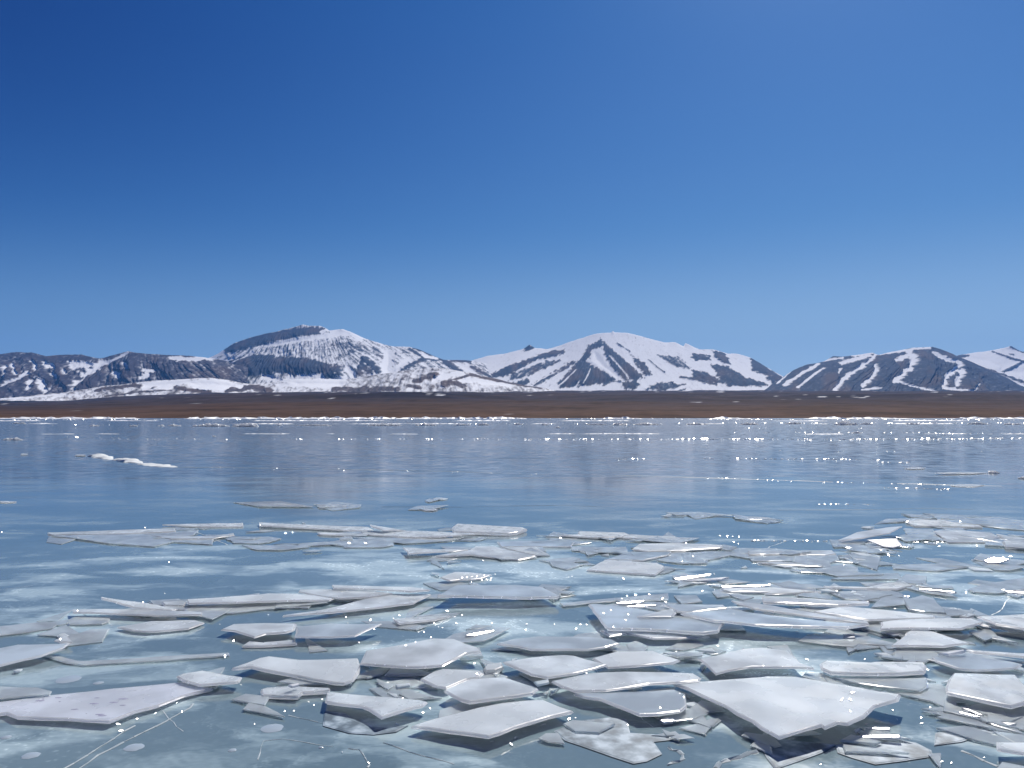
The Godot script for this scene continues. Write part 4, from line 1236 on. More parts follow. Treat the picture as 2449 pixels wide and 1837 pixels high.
	slab("ice_slab", "small ice strip with dark blue streak behind it, centre", "ice slab", "w", Vector3(-0.577, 0.021, -5.05), Vector3(0.0196, 0.9997, -0.0166), 0.014, [-0.172, 0.03, -0.047, -0.033, 0.083, -0.067, 0.177, -0.092, 0.092, 0.021, -0.125, 0.133])
	slab("ice_slab", "sparkling bluish ice slab standing clear at the centre", "ice slab", "w", Vector3(-0.379, 0.035, -6.319), Vector3(0.1245, 0.9864, 0.1070), 0.014, [-0.184, 0.108, -0.081, -0.075, 0.017, -0.108, 0.217, -0.113, 0.141, 0.012, -0.102, 0.164])
	slab("ice_slab", "large flat ice slab with bright straight front edge at the centre", "ice slab", "b", Vector3(-0.04, 0.068, -5.572), Vector3(0.0203, 0.9997, 0.0140), 0.021, [-0.471, 0.11, -0.364, -0.195, 0.062, -0.249, 0.255, -0.196, 0.363, 0.054, 0.361, 0.082, 0.054, 0.132, -0.03, 0.115, -0.226, 0.111])
	slab("ice_sheet", "broken clear ice corner at right end of the centre slab", "ice sheet", "c", Vector3(0.292, 0.029, -5.759), Vector3(0.0032, 1.0000, -0.0035), 0.026, [-0.056, -0.194, 0.033, -0.152, 0.049, 0.109, 0.001, 0.194, -0.03, 0.023])
	slab("ice_plank", "grey ice beam with a bright back edge running right from the centre slab", "ice plank", "c", Vector3(0.755, 0.012, -5.601), Vector3(0.0012, 1.0000, -0.0026), 0.009, [-0.427, 0.103, 0.05, -0.087, 0.294, -0.175, 0.383, -0.208, 0.338, 0.018, 0.033, 0.031, -0.215, 0.102, -0.407, 0.192])
	slab("ice_splinter", "flashing pink ice sliver resting on the grey beam", "ice splinter", "g", Vector3(0.818, 0.023, -5.478), Vector3(0.1423, 0.9461, 0.2908), 0.014, [-0.113, 0.038, -0.007, -0.016, 0.101, -0.047, 0.069, -0.007, -0.048, 0.031])
	slab("ice_splinter", "second flashing ice sliver, just below the pink one on the grey beam", "ice splinter", "g", Vector3(0.887, 0.02, -5.394), Vector3(0.1274, 0.9493, 0.2875), 0.014, [-0.119, 0.04, -0.041, 0.001, 0.091, -0.035, 0.099, -0.027, -0.028, 0.02])
	slab("ice_slab", "big translucent ice slab with broken left edge and upright flaw, right of centre", "ice slab", "b", Vector3(0.883, 0.062, -4.86), Vector3(0.0069, 1.0000, -0.0062), 0.021, [-0.377, -0.392, -0.332, -0.414, -0.112, -0.311, 0.042, -0.193, 0.131, -0.061, 0.324, 0.018, 0.395, 0.063, 0.312, 0.241, 0.215, 0.283, 0.107, 0.26, -0.119, 0.212, -0.324, 0.204, -0.346, -0.065])
	slab("ice_slab", "pale ice wedge lying on the big translucent slab", "ice slab", "w", Vector3(0.946, 0.074, -4.973), Vector3(0.0171, 0.9999, 0.0000), 0.014, [-0.181, 0.099, -0.009, -0.057, 0.082, -0.117, 0.082, -0.016, 0.032, 0.084])
	slab("ice_slab", "bluish ice sheet behind the wedge on the translucent slab", "ice slab", "b", Vector3(1.217, 0.038, -5.256), Vector3(-0.0224, 0.9994, 0.0254), 0.014, [-0.208, -0.118, 0.192, -0.065, 0.197, 0.015, -0.041, 0.09, -0.14, 0.071])
	slab("ice_plank", "long straight ice beam slanting down to the right, right of centre", "ice plank", "w", Vector3(1.817, 0.048, -5.121), Vector3(0.0007, 1.0000, 0.0055), 0.014, [-0.324, -0.294, -0.085, -0.152, 0.097, 0.027, 0.365, 0.234, 0.346, 0.296, 0.073, 0.13, -0.236, -0.067, -0.314, -0.239])
	slab("ice_plank", "wide ice slab with dark shadow in front, under the slanting beam", "ice plank", "b", Vector3(1.588, 0.072, -4.814), Vector3(0.0180, 0.9997, -0.0154), 0.018, [-0.534, -0.146, -0.203, -0.266, 0.025, -0.124, 0.159, -0.052, 0.373, 0.024, 0.527, 0.06, 0.384, 0.138, 0.075, 0.134, -0.157, 0.116, -0.305, 0.05, -0.381, 0.032])
	slab("ice_slab", "long tongue of white ice below the big translucent slab", "ice slab", "w", Vector3(0.787, 0.037, -4.634), Vector3(0.0107, 0.9999, -0.0012), 0.014, [-0.262, -0.073, -0.192, -0.098, 0.161, -0.042, 0.354, 0.028, 0.252, 0.063, 0.016, 0.085, -0.117, -0.01, -0.224, 0.041])
	slab("ice_slab", "bright edged ice strip with a pink left end, upper right of middle band", "ice slab", "w", Vector3(1.846, 0.023, -5.856), Vector3(-0.0053, 0.9966, 0.0816), 0.014, [-0.3, -0.044, -0.186, -0.06, 0.101, -0.067, 0.206, -0.035, 0.413, 0.041, -0.015, 0.086, 0.035, 0.046, -0.256, 0.029])
	slab("ice_splinter", "thin flashing ice sliver above the bright edged strip", "ice splinter", "g", Vector3(1.764, 0.023, -6), Vector3(0.0022, 0.9608, 0.2774), 0.014, [-0.194, 0.003, 0.186, -0.024, 0.19, -0.006, -0.18, 0.027])
	slab("ice_sheet", "grey ice sheet behind the bright edged strip", "ice sheet", "c", Vector3(2.201, 0.012, -6.061), Vector3(0.0032, 1.0000, 0.0015), 0.009, [-0.198, -0.124, 0.101, -0.057, 0.216, 0.079, -0.123, 0.097])
	slab("ice_slab", "ice slab with humped right end, back of the right middle heap", "ice slab", "w", Vector3(2.768, 0.022, -6.015), Vector3(0.0215, 0.9997, 0.0084), 0.014, [-0.431, 0.048, -0.099, 0.049, 0.098, -0.097, 0.286, -0.185, 0.273, -0.029, 0.099, 0.095, -0.208, 0.108])
	slab("ice_sheet", "grey murky ice sheet below the slab with the humped end", "ice sheet", "c", Vector3(2.595, 0.012, -5.726), Vector3(-0.0043, 1.0000, 0.0016), 0.009, [-0.266, -0.13, 0.103, -0.184, 0.243, -0.08, 0.218, 0.111, -0.057, 0.162, -0.238, 0.103])
	slab("ice_plank", "ice plank with square cut left end, in the right middle heap", "ice plank", "w", Vector3(2.088, 0.051, -5.4), Vector3(-0.0089, 0.9996, 0.0253), 0.021, [-0.351, -0.131, -0.127, -0.089, 0.147, -0.014, 0.324, 0.024, 0.297, 0.083, 0.08, 0.107, -0.388, 0.012])
	slab("ice_plank", "long smooth ice tongue narrowing to the right, under the square cut plank", "ice plank", "w", Vector3(2.342, 0.042, -5.095), Vector3(0.0060, 1.0000, -0.0055), 0.014, [-0.195, -0.165, -0.108, -0.177, 0.104, -0.094, 0.335, 0.046, 0.304, 0.106, 0.071, 0.136, -0.133, 0.165, -0.396, -0.042])
	slab("ice_sheet", "domed clear ice piece with bright curved rim, right middle heap", "ice sheet", "c", Vector3(2.802, 0.028, -5.385), Vector3(-0.0025, 1.0000, -0.0020), 0.026, [-0.066, -0.164, 0.123, -0.295, 0.159, -0.199, 0.071, 0.087, 0.015, 0.219, -0.111, 0.185, -0.174, 0.118])
	slab("ice_slab", "broad white ice slab with pointed left end, near the right frame edge", "ice slab", "w", Vector3(2.516, 0.052, -4.818), Vector3(-0.0127, 0.9999, 0.0095), 0.014, [-0.261, -0.049, -0.128, -0.09, 0.109, -0.107, 0.317, -0.097, 0.332, 0.002, 0.128, 0.126, -0.144, 0.092, -0.342, 0.109])
	slab("ice_slab", "white ice slab cut off by the right frame edge, middle band", "ice slab", "w", Vector3(3.019, 0.057, -4.826), Vector3(0.0126, 0.9999, -0.0019), 0.014, [-0.126, -0.127, 0.295, -0.223, 0.029, 0.178, -0.066, 0.101, -0.121, 0.048])
	slab("ice_plank", "narrow ice beam under the slab cut off by the right frame edge", "ice plank", "w", Vector3(2.955, 0.035, -4.816), Vector3(-0.0220, 0.9994, 0.0256), 0.014, [-0.108, -0.11, -0.063, -0.112, 0.146, 0.089, 0.108, 0.146, -0.092, -0.025])
	slab("ice_slab", "small rough ice lump behind the broad slab with pointed left end", "ice slab", "w", Vector3(2.947, 0.018, -5.146), Vector3(-0.0139, 0.9996, 0.0266), 0.014, [-0.062, 0.015, 0.029, -0.047, 0.059, -0.013, -0.024, 0.045])
	slab("ice_splinter", "glittering ice sliver lying alone at right, above the middle heap", "ice splinter", "g", Vector3(3.126, 0.023, -5.848), Vector3(-0.2061, 0.9584, 0.1976), 0.014, [-0.1, -0.082, 0.002, -0.015, 0.102, 0.07, 0.08, 0.075, -0.088, -0.052])
	slab("ice_splinter", "glittering ice strip at the right frame edge, level with a lone sliver", "ice splinter", "g", Vector3(3.679, 0.024, -5.769), Vector3(-0.2516, 0.9576, 0.1406), 0.014, [-0.061, -0.083, 0.069, 0.052, 0.052, 0.077, -0.063, -0.05])
	slab("ice_sheet", "clear ice sheet standing on edge, slanting up to the right frame edge", "ice sheet", "c", Vector3(3.679, 0.013, -6.014), Vector3(0.0043, 1.0000, -0.0001), 0.009, [-0.279, 0.074, -0.024, -0.122, 0.546, -0.426, 0.24, 0.038, -0.134, 0.21, -0.296, 0.181])
	slab("ice_slab", "largest ice slab at the left frame edge, dirt flecked, pointed right end", "ice slab", "d", Vector3(-1.876, 0.023, -3.573), Vector3(-0.0087, 0.9996, -0.0262), 0.016, [-0.511, 0.027, -0.428, -0.029, -0.242, -0.117, -0.018, -0.2, 0.279, -0.292, 0.383, -0.227, 0.466, -0.195, 0.374, -0.095, 0.314, 0.036, 0.248, 0.113, 0.196, 0.23, -0.008, 0.196, -0.232, 0.17, -0.307, 0.117, -0.426, 0.153])
	slab("ice_slab", "small ice slab with upturned corners touching the dirt flecked slab", "ice slab", "w", Vector3(-1.472, 0.042, -3.85), Vector3(-0.0087, 0.9999, -0.0074), 0.014, [-0.158, -0.034, -0.146, -0.068, -0.065, -0.119, 0.085, -0.043, 0.164, -0.013, 0.174, 0.055, 0.046, 0.09, -0.002, 0.095, -0.107, 0.026])
	slab("ice_sheet", "pale ice sheet cut by the left frame edge, behind the dirt flecked slab", "ice sheet", "c", Vector3(-2.28, 0.029, -3.699), Vector3(0.0005, 1.0000, 0.0088), 0.009, [-0.204, -0.072, -0.137, -0.076, 0.047, -0.059, 0.145, -0.011, 0.163, 0.038, 0.062, 0.058, -0.081, 0.113])
	slab("ice_slab", "bluish ice sheet with bright edge at the left frame edge, near band", "ice slab", "b", Vector3(-2.6, 0.042, -4.247), Vector3(-0.0221, 0.9991, 0.0368), 0.014, [-0.239, -0.055, -0.122, -0.153, 0.155, -0.155, 0.166, -0.088, 0.122, 0.043, -0.009, 0.178, -0.07, 0.199])
	slab("ice_sheet", "long grey ice ledge with wavy front, stretching right from the left edge", "ice sheet", "c", Vector3(-2.093, 0.011, -4.25), Vector3(0.0012, 1.0000, 0.0078), 0.009, [-0.451, -0.071, -0.331, -0.045, -0.196, 0.033, -0.022, 0.004, 0.543, -0.116, 0.564, -0.066, 0.288, 0.011, -0.007, 0.073, -0.125, 0.103, -0.243, 0.064])
	slab("ice_slab", "tiny clear ice tooth standing on the bluish left sheet", "ice slab", "w", Vector3(-2.548, 0.034, -4.532), Vector3(0.0124, 0.9999, -0.0087), 0.014, [-0.044, 0.019, -0.045, -0.106, 0.073, 0.038, 0.014, 0.046])
	slab("ice_slab", "long rounded ice slab with clear lip at its left end, left of centre", "ice slab", "w", Vector3(-1.063, 0.038, -4.003), Vector3(0.0134, 0.9998, 0.0174), 0.018, [-0.339, 0.006, -0.297, -0.074, -0.254, -0.157, -0.212, -0.188, -0.037, -0.138, 0.256, -0.174, 0.295, -0.041, 0.296, 0.15, 0.263, 0.191, 0.215, 0.186, 0.097, 0.141, -0.08, 0.061, -0.254, -0.023])
	slab("ice_slab", "tall domed ice slab overlapping the long rounded slab", "ice slab", "w", Vector3(-0.448, 0.065, -4.171), Vector3(-0.0182, 0.9992, 0.0349), 0.016, [-0.317, 0.135, -0.324, -0.06, -0.185, -0.129, 0.009, -0.247, 0.133, -0.227, 0.262, -0.083, 0.283, -0.019, 0.214, 0.004, 0.101, 0.185, 0.005, 0.201, -0.164, 0.178])
	slab("ice_sheet", "clear ice lobe at the right end of the domed slab", "ice sheet", "c", Vector3(-0.22, 0.023, -4.308), Vector3(0.0002, 1.0000, 0.0061), 0.021, [-0.047, 0.005, 0.04, -0.124, 0.064, 0.04, -0.056, 0.073])
	slab("ice_slab", "small crisp ice wedge under the domed slab", "ice slab", "w", Vector3(-0.536, 0.018, -4.023), Vector3(-0.0136, 0.9997, 0.0199), 0.014, [-0.087, -0.052, 0.017, -0.07, 0.135, 0.026, 0.033, 0.054, -0.098, 0.038])
	slab("ice_sheet", "clear ice rubble piece between rounded slab and small crisp wedge", "ice sheet", "c", Vector3(-0.685, 0.011, -4.036), Vector3(-0.0015, 1.0000, -0.0038), 0.009, [-0.092, 0.036, 0.033, -0.097, 0.054, -0.072, 0.036, 0.033, -0.028, 0.093])
	slab("ice_slab", "lumpy ice piece with crumbled right end, centre of near band", "ice slab", "w", Vector3(-0.281, 0.039, -3.875), Vector3(-0.0128, 0.9992, 0.0383), 0.014, [-0.161, 0.019, -0.111, -0.075, -0.066, -0.117, 0.12, -0.083, 0.138, -0.046, 0.123, 0.003, 0.065, 0.03, -0.026, 0.138, -0.08, 0.115])
	slab("ice_slab", "chunky ice block at the left tip of a pointed slab, centre", "ice slab", "w", Vector3(-0.098, 0.029, -4.06), Vector3(0.0010, 0.9997, 0.0261), 0.026, [-0.044, 0.009, -0.032, -0.042, 0.045, -0.069, 0.052, -0.002, 0.014, 0.045, -0.035, 0.056])
	slab("ice_slab", "broken ice bar with white highlights, left of the boomerang slab", "ice slab", "w", Vector3(-1.023, 0.025, -3.728), Vector3(-0.0131, 0.9998, -0.0136), 0.021, [-0.155, -0.024, -0.135, -0.048, -0.024, -0.068, 0.165, -0.032, 0.173, 0.003, 0.054, 0.027, 0.046, 0.082, -0.125, 0.054])
	slab("ice_slab", "bright oval ice chip on the broken bar", "ice slab", "g", Vector3(-1.012, 0.051, -3.727), Vector3(0.3809, 0.9097, 0.1654), 0.014, [-0.026, 0.016, 0.012, -0.025, 0.02, -0.012, -0.005, 0.021])
	slab("ice_slab", "boomerang shaped ice slab with thick pale rim, left of centre front", "ice slab", "w", Vector3(-0.585, 0.046, -3.508), Vector3(-0.0174, 0.9992, -0.0349), 0.016, [-0.266, -0.174, -0.038, -0.099, 0.174, -0.036, 0.211, -0.007, 0.199, 0.038, 0.041, 0.177, -0.029, 0.074, -0.067, 0.04, -0.241, -0.035])
	slab("ice_slab", "small clear ice tile in dark water coloured ice behind the boomerang slab", "ice slab", "w", Vector3(-0.521, 0.017, -3.824), Vector3(-0.0203, 0.9998, 0.0027), 0.014, [-0.037, -0.01, 0.027, -0.028, 0.034, 0.005, -0.024, 0.032])
	slab("ice_slab", "five sided ice slab with wide front rim, centre of near band", "ice slab", "w", Vector3(-0.087, 0.048, -3.671), Vector3(0.0150, 0.9997, -0.0174), 0.018, [-0.223, 0.021, -0.115, -0.148, 0.049, -0.188, 0.115, -0.122, 0.206, -0.03, 0.182, 0.036, 0.042, 0.102, -0.099, 0.162, -0.144, 0.133])
	slab("ice_slab", "pointed ice slab with glowing right edge, front centre", "ice slab", "w", Vector3(-0.03, 0.037, -3.397), Vector3(-0.0209, 0.9988, -0.0436), 0.017, [-0.382, 0.114, -0.303, 0.036, -0.175, -0.059, -0.016, -0.157, 0.094, -0.186, 0.171, -0.189, 0.242, -0.084, 0.29, -0.029, 0.193, 0.031, -0.011, 0.207, -0.062, 0.248])
	slab("ice_slab", "blue topped ice slab with pale curved front, centre above near band", "ice slab", "b", Vector3(0.28, 0.039, -4.447), Vector3(-0.0139, 0.9993, 0.0333), 0.014, [-0.364, -0.006, -0.268, -0.088, -0.127, -0.131, 0.208, -0.094, 0.286, -0.051, 0.315, 0.02, 0.236, 0.079, 0.132, 0.116, -0.175, 0.098, -0.248, 0.042])
	slab("ice_slab", "pointed ice slab with bright back edge, centre of near band", "ice slab", "w", Vector3(0.211, 0.051, -4.016), Vector3(-0.0148, 0.9998, -0.0146), 0.014, [-0.258, -0.07, -0.111, -0.141, 0.058, -0.181, 0.116, -0.16, 0.266, -0.002, 0.201, 0.06, 0.098, 0.13, -0.042, 0.187, -0.117, 0.138, -0.213, -0.001])
	slab("ice_slab", "domed pale ice slab right of the slab with bright back edge", "ice slab", "w", Vector3(0.668, 0.046, -4.136), Vector3(-0.0071, 0.9992, 0.0404), 0.014, [-0.248, -0.017, -0.107, -0.12, 0.084, -0.126, 0.141, -0.046, 0.199, 0.02, 0.158, 0.056, -0.037, 0.098, -0.187, 0.12])
	slab("ice_slab", "broad tongue of grey white ice with rounded right end, near band", "ice slab", "w", Vector3(0.533, 0.054, -3.773), Vector3(-0.0022, 1.0000, -0.0009), 0.014, [-0.345, 0.001, -0.165, -0.111, 0.019, -0.139, 0.348, -0.107, 0.37, -0.042, 0.348, -0.003, 0.108, 0.04, -0.103, 0.128, -0.249, 0.133, -0.302, 0.077])
	slab("ice_sheet", "cloudy ice slab under the broad tongue, with dark hollow in front", "ice sheet", "b", Vector3(0.552, 0.043, -3.535), Vector3(0.0044, 1.0000, -0.0036), 0.016, [-0.268, -0.103, -0.122, -0.111, 0.196, -0.16, 0.235, -0.1, 0.207, 0.054, 0.166, 0.115, 0.066, 0.145, -0.013, 0.151, -0.084, 0.061, -0.159, -0.029, -0.233, -0.059])
	slab("ice_slab", "bright lens shaped ice chip between two slabs, centre", "ice slab", "w", Vector3(0.143, 0.048, -3.777), Vector3(-0.0068, 0.9990, 0.0433), 0.014, [-0.038, -0.005, 0.03, -0.035, 0.033, 0.003, -0.025, 0.036])
	slab("ice_sheet", "clear ice plate bridging two slabs in the right half of the near band", "ice sheet", "c", Vector3(0.915, 0.029, -4.273), Vector3(-0.0039, 1.0000, 0.0021), 0.009, [-0.103, -0.031, 0.027, -0.047, 0.103, 0.024, -0.028, 0.052])
	slab("ice_slab", "six sided ice slab with bright front ridge, right of centre", "ice slab", "w", Vector3(1.258, 0.048, -4.101), Vector3(-0.0169, 0.9997, 0.0174), 0.014, [-0.285, -0.048, -0.189, -0.091, -0.017, -0.195, 0.094, -0.212, 0.213, -0.151, 0.211, 0.047, 0.247, 0.123, 0.147, 0.104, -0.051, 0.086, -0.105, 0.106, -0.26, 0.182])
	slab("ice_slab", "largest ice slab of the right half, its pointed tip jutting at the viewer", "ice slab", "w", Vector3(1.25, 0.065, -3.475), Vector3(-0.0262, 0.9990, -0.0349), 0.016, [-0.487, -0.302, -0.336, -0.321, -0.043, -0.362, -0.035, -0.371, 0.108, -0.356, 0.255, -0.226, 0.463, -0.056, 0.416, 0.015, 0.288, 0.085, 0.192, 0.199, 0.091, 0.279, 0.059, 0.26, -0.016, 0.312, -0.019, 0.285, -0.227, 0.399, -0.333, 0.035, -0.443, -0.232])
	slab("ice_slab", "rounded ice bar lying across at the right of the near band", "ice slab", "w", Vector3(1.814, 0.044, -4.027), Vector3(0.0094, 0.9999, -0.0075), 0.021, [-0.244, -0.038, -0.197, -0.085, 0.018, -0.059, 0.05, -0.072, 0.297, -0.071, 0.283, -0.014, 0.226, 0.075, 0.087, 0.108, -0.247, 0.101, -0.269, 0.043])
	slab("ice_sheet", "grey ice sheet under the rounded bar at right", "ice sheet", "c", Vector3(1.835, 0.022, -3.841), Vector3(-0.0008, 1.0000, -0.0018), 0.009, [-0.265, -0.08, 0.123, -0.073, 0.198, -0.077, 0.131, 0.054, 0.066, 0.111, -0.08, 0.054, -0.174, 0.001])
	slab("ice_slab", "triangular white ice slab at right, pointing up behind the rounded bar", "ice slab", "w", Vector3(2.391, 0.035, -4.574), Vector3(0.0037, 1.0000, -0.0063), 0.014, [-0.295, 0.167, -0.016, -0.174, 0.068, -0.209, 0.103, -0.11, 0.165, 0.11, -0.013, 0.18])
	slab("ice_sheet", "grey ice sheet below the triangular slab at right", "ice sheet", "c", Vector3(2.213, 0.011, -4.321), Vector3(-0.0037, 1.0000, -0.0030), 0.009, [-0.076, -0.078, 0.208, -0.126, 0.085, 0.001, -0.053, 0.137, -0.155, 0.055])
	slab("ice_slab", "translucent ice sheet with smooth front curve, right of the rounded bar", "ice slab", "b", Vector3(2.375, 0.04, -4.102), Vector3(0.0019, 1.0000, -0.0007), 0.014, [-0.178, -0.078, 0.058, -0.174, 0.116, -0.097, 0.223, 0.031, 0.168, 0.084, -0.063, 0.13, -0.137, 0.1, -0.186, -0.015])
	slab("ice_plank", "slanting ice beam at right frame edge behind the translucent curved sheet", "ice plank", "w", Vector3(2.593, 0.048, -4.228), Vector3(-0.0183, 0.9997, 0.0141), 0.014, [-0.149, -0.071, 0.157, 0.019, 0.116, 0.081, -0.131, -0.032])
	slab("ice_splinter", "small ice sliver on the back of the translucent curved sheet", "ice splinter", "g", Vector3(2.332, 0.06, -4.211), Vector3(-0.1012, 0.9913, 0.0838), 0.014, [-0.079, -0.004, 0.061, -0.019, 0.058, 0.001, -0.04, 0.022])
	slab("ice_slab", "thick ice slab at right frame edge with sparkling rear edge", "ice slab", "w", Vector3(2.188, 0.055, -3.662), Vector3(-0.0014, 0.9999, 0.0101), 0.021, [-0.194, -0.011, -0.116, -0.13, -0.044, -0.216, 0.237, -0.19, 0.196, -0.062, 0.178, 0.034, 0.108, 0.139, -0.032, 0.206, -0.104, 0.142, -0.219, 0.036])
	slab("ice_slab", "ice slab at lower right corner, cut by the frame", "ice slab", "w", Vector3(1.921, 0.042, -3.057), Vector3(0.0218, 0.9997, 0.0140), 0.014, [-0.048, -0.044, 0.103, -0.047, 0.026, 0.068, -0.081, 0.019])
	slab("ice_splinter", "bright ice sliver in front of the thick slab at right", "ice splinter", "g", Vector3(1.949, 0.019, -3.456), Vector3(-0.1883, 0.9722, 0.1392), 0.014, [-0.042, -0.04, 0.007, -0.013, 0.048, 0.046, -0.014, 0.005])
	slab("ice_splinter", "upper of two ice slivers in front of the thick slab at right", "ice splinter", "g", Vector3(2.003, 0.019, -3.477), Vector3(-0.1580, 0.9814, 0.1094), 0.014, [-0.025, -0.043, -0.002, -0.031, 0.023, 0.04, 0.004, 0.032])
	slab("ice_splinter", "stubby ice splinter at right frame edge above the corner slab", "ice splinter", "g", Vector3(2.077, 0.018, -3.347), Vector3(-0.1774, 0.9796, 0.0947), 0.014, [-0.019, -0.019, 0.027, 0.006, -0.008, 0.013])
	slab("ice_splinter", "straight glowing ice rod below the tip of the largest right slab", "ice splinter", "g", Vector3(1.462, 0.024, -3.201), Vector3(-0.1090, 0.9809, 0.1612), 0.014, [-0.083, -0.021, 0.085, 0.006, 0.079, 0.021, -0.083, -0.007])
	slab("ice_splinter", "shorter glowing ice rod above the straight one", "ice splinter", "g", Vector3(1.506, 0.02, -3.292), Vector3(-0.1113, 0.9801, 0.1646), 0.014, [-0.042, -0.017, 0.045, 0.005, 0.04, 0.015, -0.043, -0.003])
	slab("ice_splinter", "curved ice splinter in a blue gap behind the rounded bar", "ice splinter", "w", Vector3(2.015, 0.017, -4.305), Vector3(-0.0129, 0.9998, 0.0124), 0.014, [-0.048, -0.034, 0.021, -0.038, 0.034, 0.036, -0.007, 0.035])
	slab("ice_splinter", "small upper ice splinter in the shade of the wide slab at right", "ice splinter", "g", Vector3(1.984, 0.019, -4.69), Vector3(-0.0639, 0.9893, 0.1311), 0.014, [-0.03, -0.012, 0.035, -0.007, 0.027, 0.011, -0.032, 0.007])
	slab("ice_splinter", "small lower ice splinter in the shade of the wide slab at right", "ice splinter", "g", Vector3(1.961, 0.019, -4.635), Vector3(-0.0636, 0.9894, 0.1303), 0.014, [-0.03, -0.012, 0.036, -0.007, 0.027, 0.011, -0.033, 0.009])
	slab("ice_splinter", "ice splinter behind the triangular slab at right", "ice splinter", "g", Vector3(2.252, 0.02, -4.704), Vector3(-0.0758, 0.9920, 0.1005), 0.014, [-0.036, -0.02, 0.008, -0.019, 0.042, 0.013, -0.014, 0.026])
	slab("ice_slab", "pink glinting ice chip in the dark hollow at centre right", "ice slab", "g", Vector3(0.657, 0.02, -3.384), Vector3(0.0951, 0.9707, 0.2206), 0.014, [-0.035, 0.004, -0.001, -0.021, 0.034, -0.014, 0.022, 0.01, -0.019, 0.021])
	slab("ice_splinter", "tilted bright ice chip beside the glowing rods", "ice splinter", "g", Vector3(1.414, 0.02, -3.282), Vector3(-0.0917, 0.9810, 0.1711), 0.014, [-0.015, 0.001, 0.014, -0.012, 0.015, -0.004, -0.014, 0.015])
	slab("ice_sheet", "clear ice piece beside the dark hollow, left of the largest right slab", "ice sheet", "c", Vector3(0.834, 0.011, -3.378), Vector3(-0.0001, 1.0000, 0.0041), 0.009, [-0.043, 0.004, 0.017, -0.053, 0.055, -0.033, 0.004, 0.039, -0.032, 0.041])
	slab("ice_splinter", "flashing ice sliver left of the blue topped slab", "ice splinter", "g", Vector3(-0.183, 0.023, -4.708), Vector3(0.3094, 0.9118, 0.2698), 0.014, [-0.091, 0.069, -0.054, 0.024, 0.087, -0.077, 0.094, -0.069, -0.031, 0.048])
	slab("ice_flake", "thin white ice flake at the left edge, halfway up the open ice", "ice flake", "w", Vector3(-7.699, 0.013, -11.97), Vector3(-0.0015, 1.0000, 0.0021), 0.01, [-0.17, 0.015, -0.155, -0.081, -0.007, -0.098, 0.202, -0.018, 0.156, 0.095, -0.027, 0.084])
	slab("ice_flake", "first of two small ice flakes left of centre on the open ice", "ice flake", "w", Vector3(-3.388, 0.015, -11.612), Vector3(-0.0200, 0.9998, 0.0028), 0.01, [-0.133, -0.009, -0.098, -0.083, 0.018, -0.078, 0.157, 0.01, 0.096, 0.095, -0.04, 0.063])
	slab("ice_flake", "second small ice flake left of centre, nearer than the first", "ice flake", "w", Vector3(-2.606, 0.014, -11.362), Vector3(-0.0171, 0.9998, 0.0084), 0.01, [-0.091, 0.002, -0.07, -0.077, 0.01, -0.082, 0.108, -0.003, 0.069, 0.089, -0.026, 0.068])
	slab("ice_flake", "pale ice flake at the centre of the open ice", "ice flake", "w", Vector3(-1.135, 0.015, -12.383), Vector3(0.0109, 0.9999, 0.0132), 0.01, [-0.11, 0.035, -0.074, -0.106, 0.022, -0.143, 0.131, -0.042, 0.071, 0.127, -0.04, 0.124])
	slab("ice_flake", "broad pale ice flake at the centre, nearer than the other", "ice flake", "w", Vector3(-1.152, 0.015, -10.955), Vector3(-0.0201, 0.9998, 0.0051), 0.01, [-0.105, 0.004, -0.071, -0.107, 0.021, -0.116, 0.124, -0.005, 0.068, 0.124, -0.038, 0.095])
	slab("ice_flake", "tiny ice flake left of the centre flakes", "ice flake", "w", Vector3(-2.417, 0.014, -11.409), Vector3(0.0165, 0.9998, 0.0118), 0.01, [-0.033, 0.016, -0.031, -0.048, -0.002, -0.065, 0.039, -0.019, 0.032, 0.058, -0.005, 0.057])
	slab("ice_flake", "small ice flake on the open ice right of centre", "ice flake", "w", Vector3(2.059, 0.013, -10.401), Vector3(0.0026, 1.0000, -0.0066), 0.01, [-0.037, 0.02, -0.002, -0.087, 0.032, -0.11, 0.044, -0.024, -0.003, 0.103, -0.034, 0.094])
	slab("ice_slab", "low ice plate with tan shade on the open ice at right", "ice slab", "w", Vector3(3.076, 0.015, -10.015), Vector3(0.0118, 0.9999, -0.0082), 0.01, [-0.166, 0.04, -0.056, -0.103, 0.093, -0.144, 0.198, -0.048, 0.042, 0.123, -0.108, 0.125])
	slab("ice_flake", "white ice flake left of the low tan shaded plate", "ice flake", "w", Vector3(2.468, 0.013, -10.286), Vector3(-0.0077, 0.9999, -0.0080), 0.01, [-0.04, 0.01, -0.007, -0.057, 0.028, -0.069, 0.047, -0.012, 0.003, 0.068, -0.031, 0.059])
	slab("ice_flake", "thin ice flake before the right hand heap", "ice flake", "w", Vector3(4.136, 0.014, -9.235), Vector3(-0.0180, 0.9998, 0.0129), 0.01, [-0.075, 0, -0.024, -0.042, 0.043, -0.044, 0.089, 0, 0.018, 0.049, -0.05, 0.036])
	slab("ice_slab", "curved bright ice strip far out at right", "ice slab", "w", Vector3(10.033, 0.015, -19.698), Vector3(-0.0098, 0.9999, -0.0030), 0.01, [-0.264, 0.027, 0.014, -0.309, 0.256, -0.348, 0.313, -0.032, -0.051, 0.354, -0.258, 0.286])
	slab("ice_slab", "long pale ice strip beside the far crystal block at right", "ice slab", "w", Vector3(10.145, 0.024, -17.925), Vector3(0.0162, 0.9999, 0.0047), 0.01, [-0.666, 0.18, -0.256, -0.118, 0.344, -0.29, 0.805, -0.218, 0.207, 0.161, -0.408, 0.27])
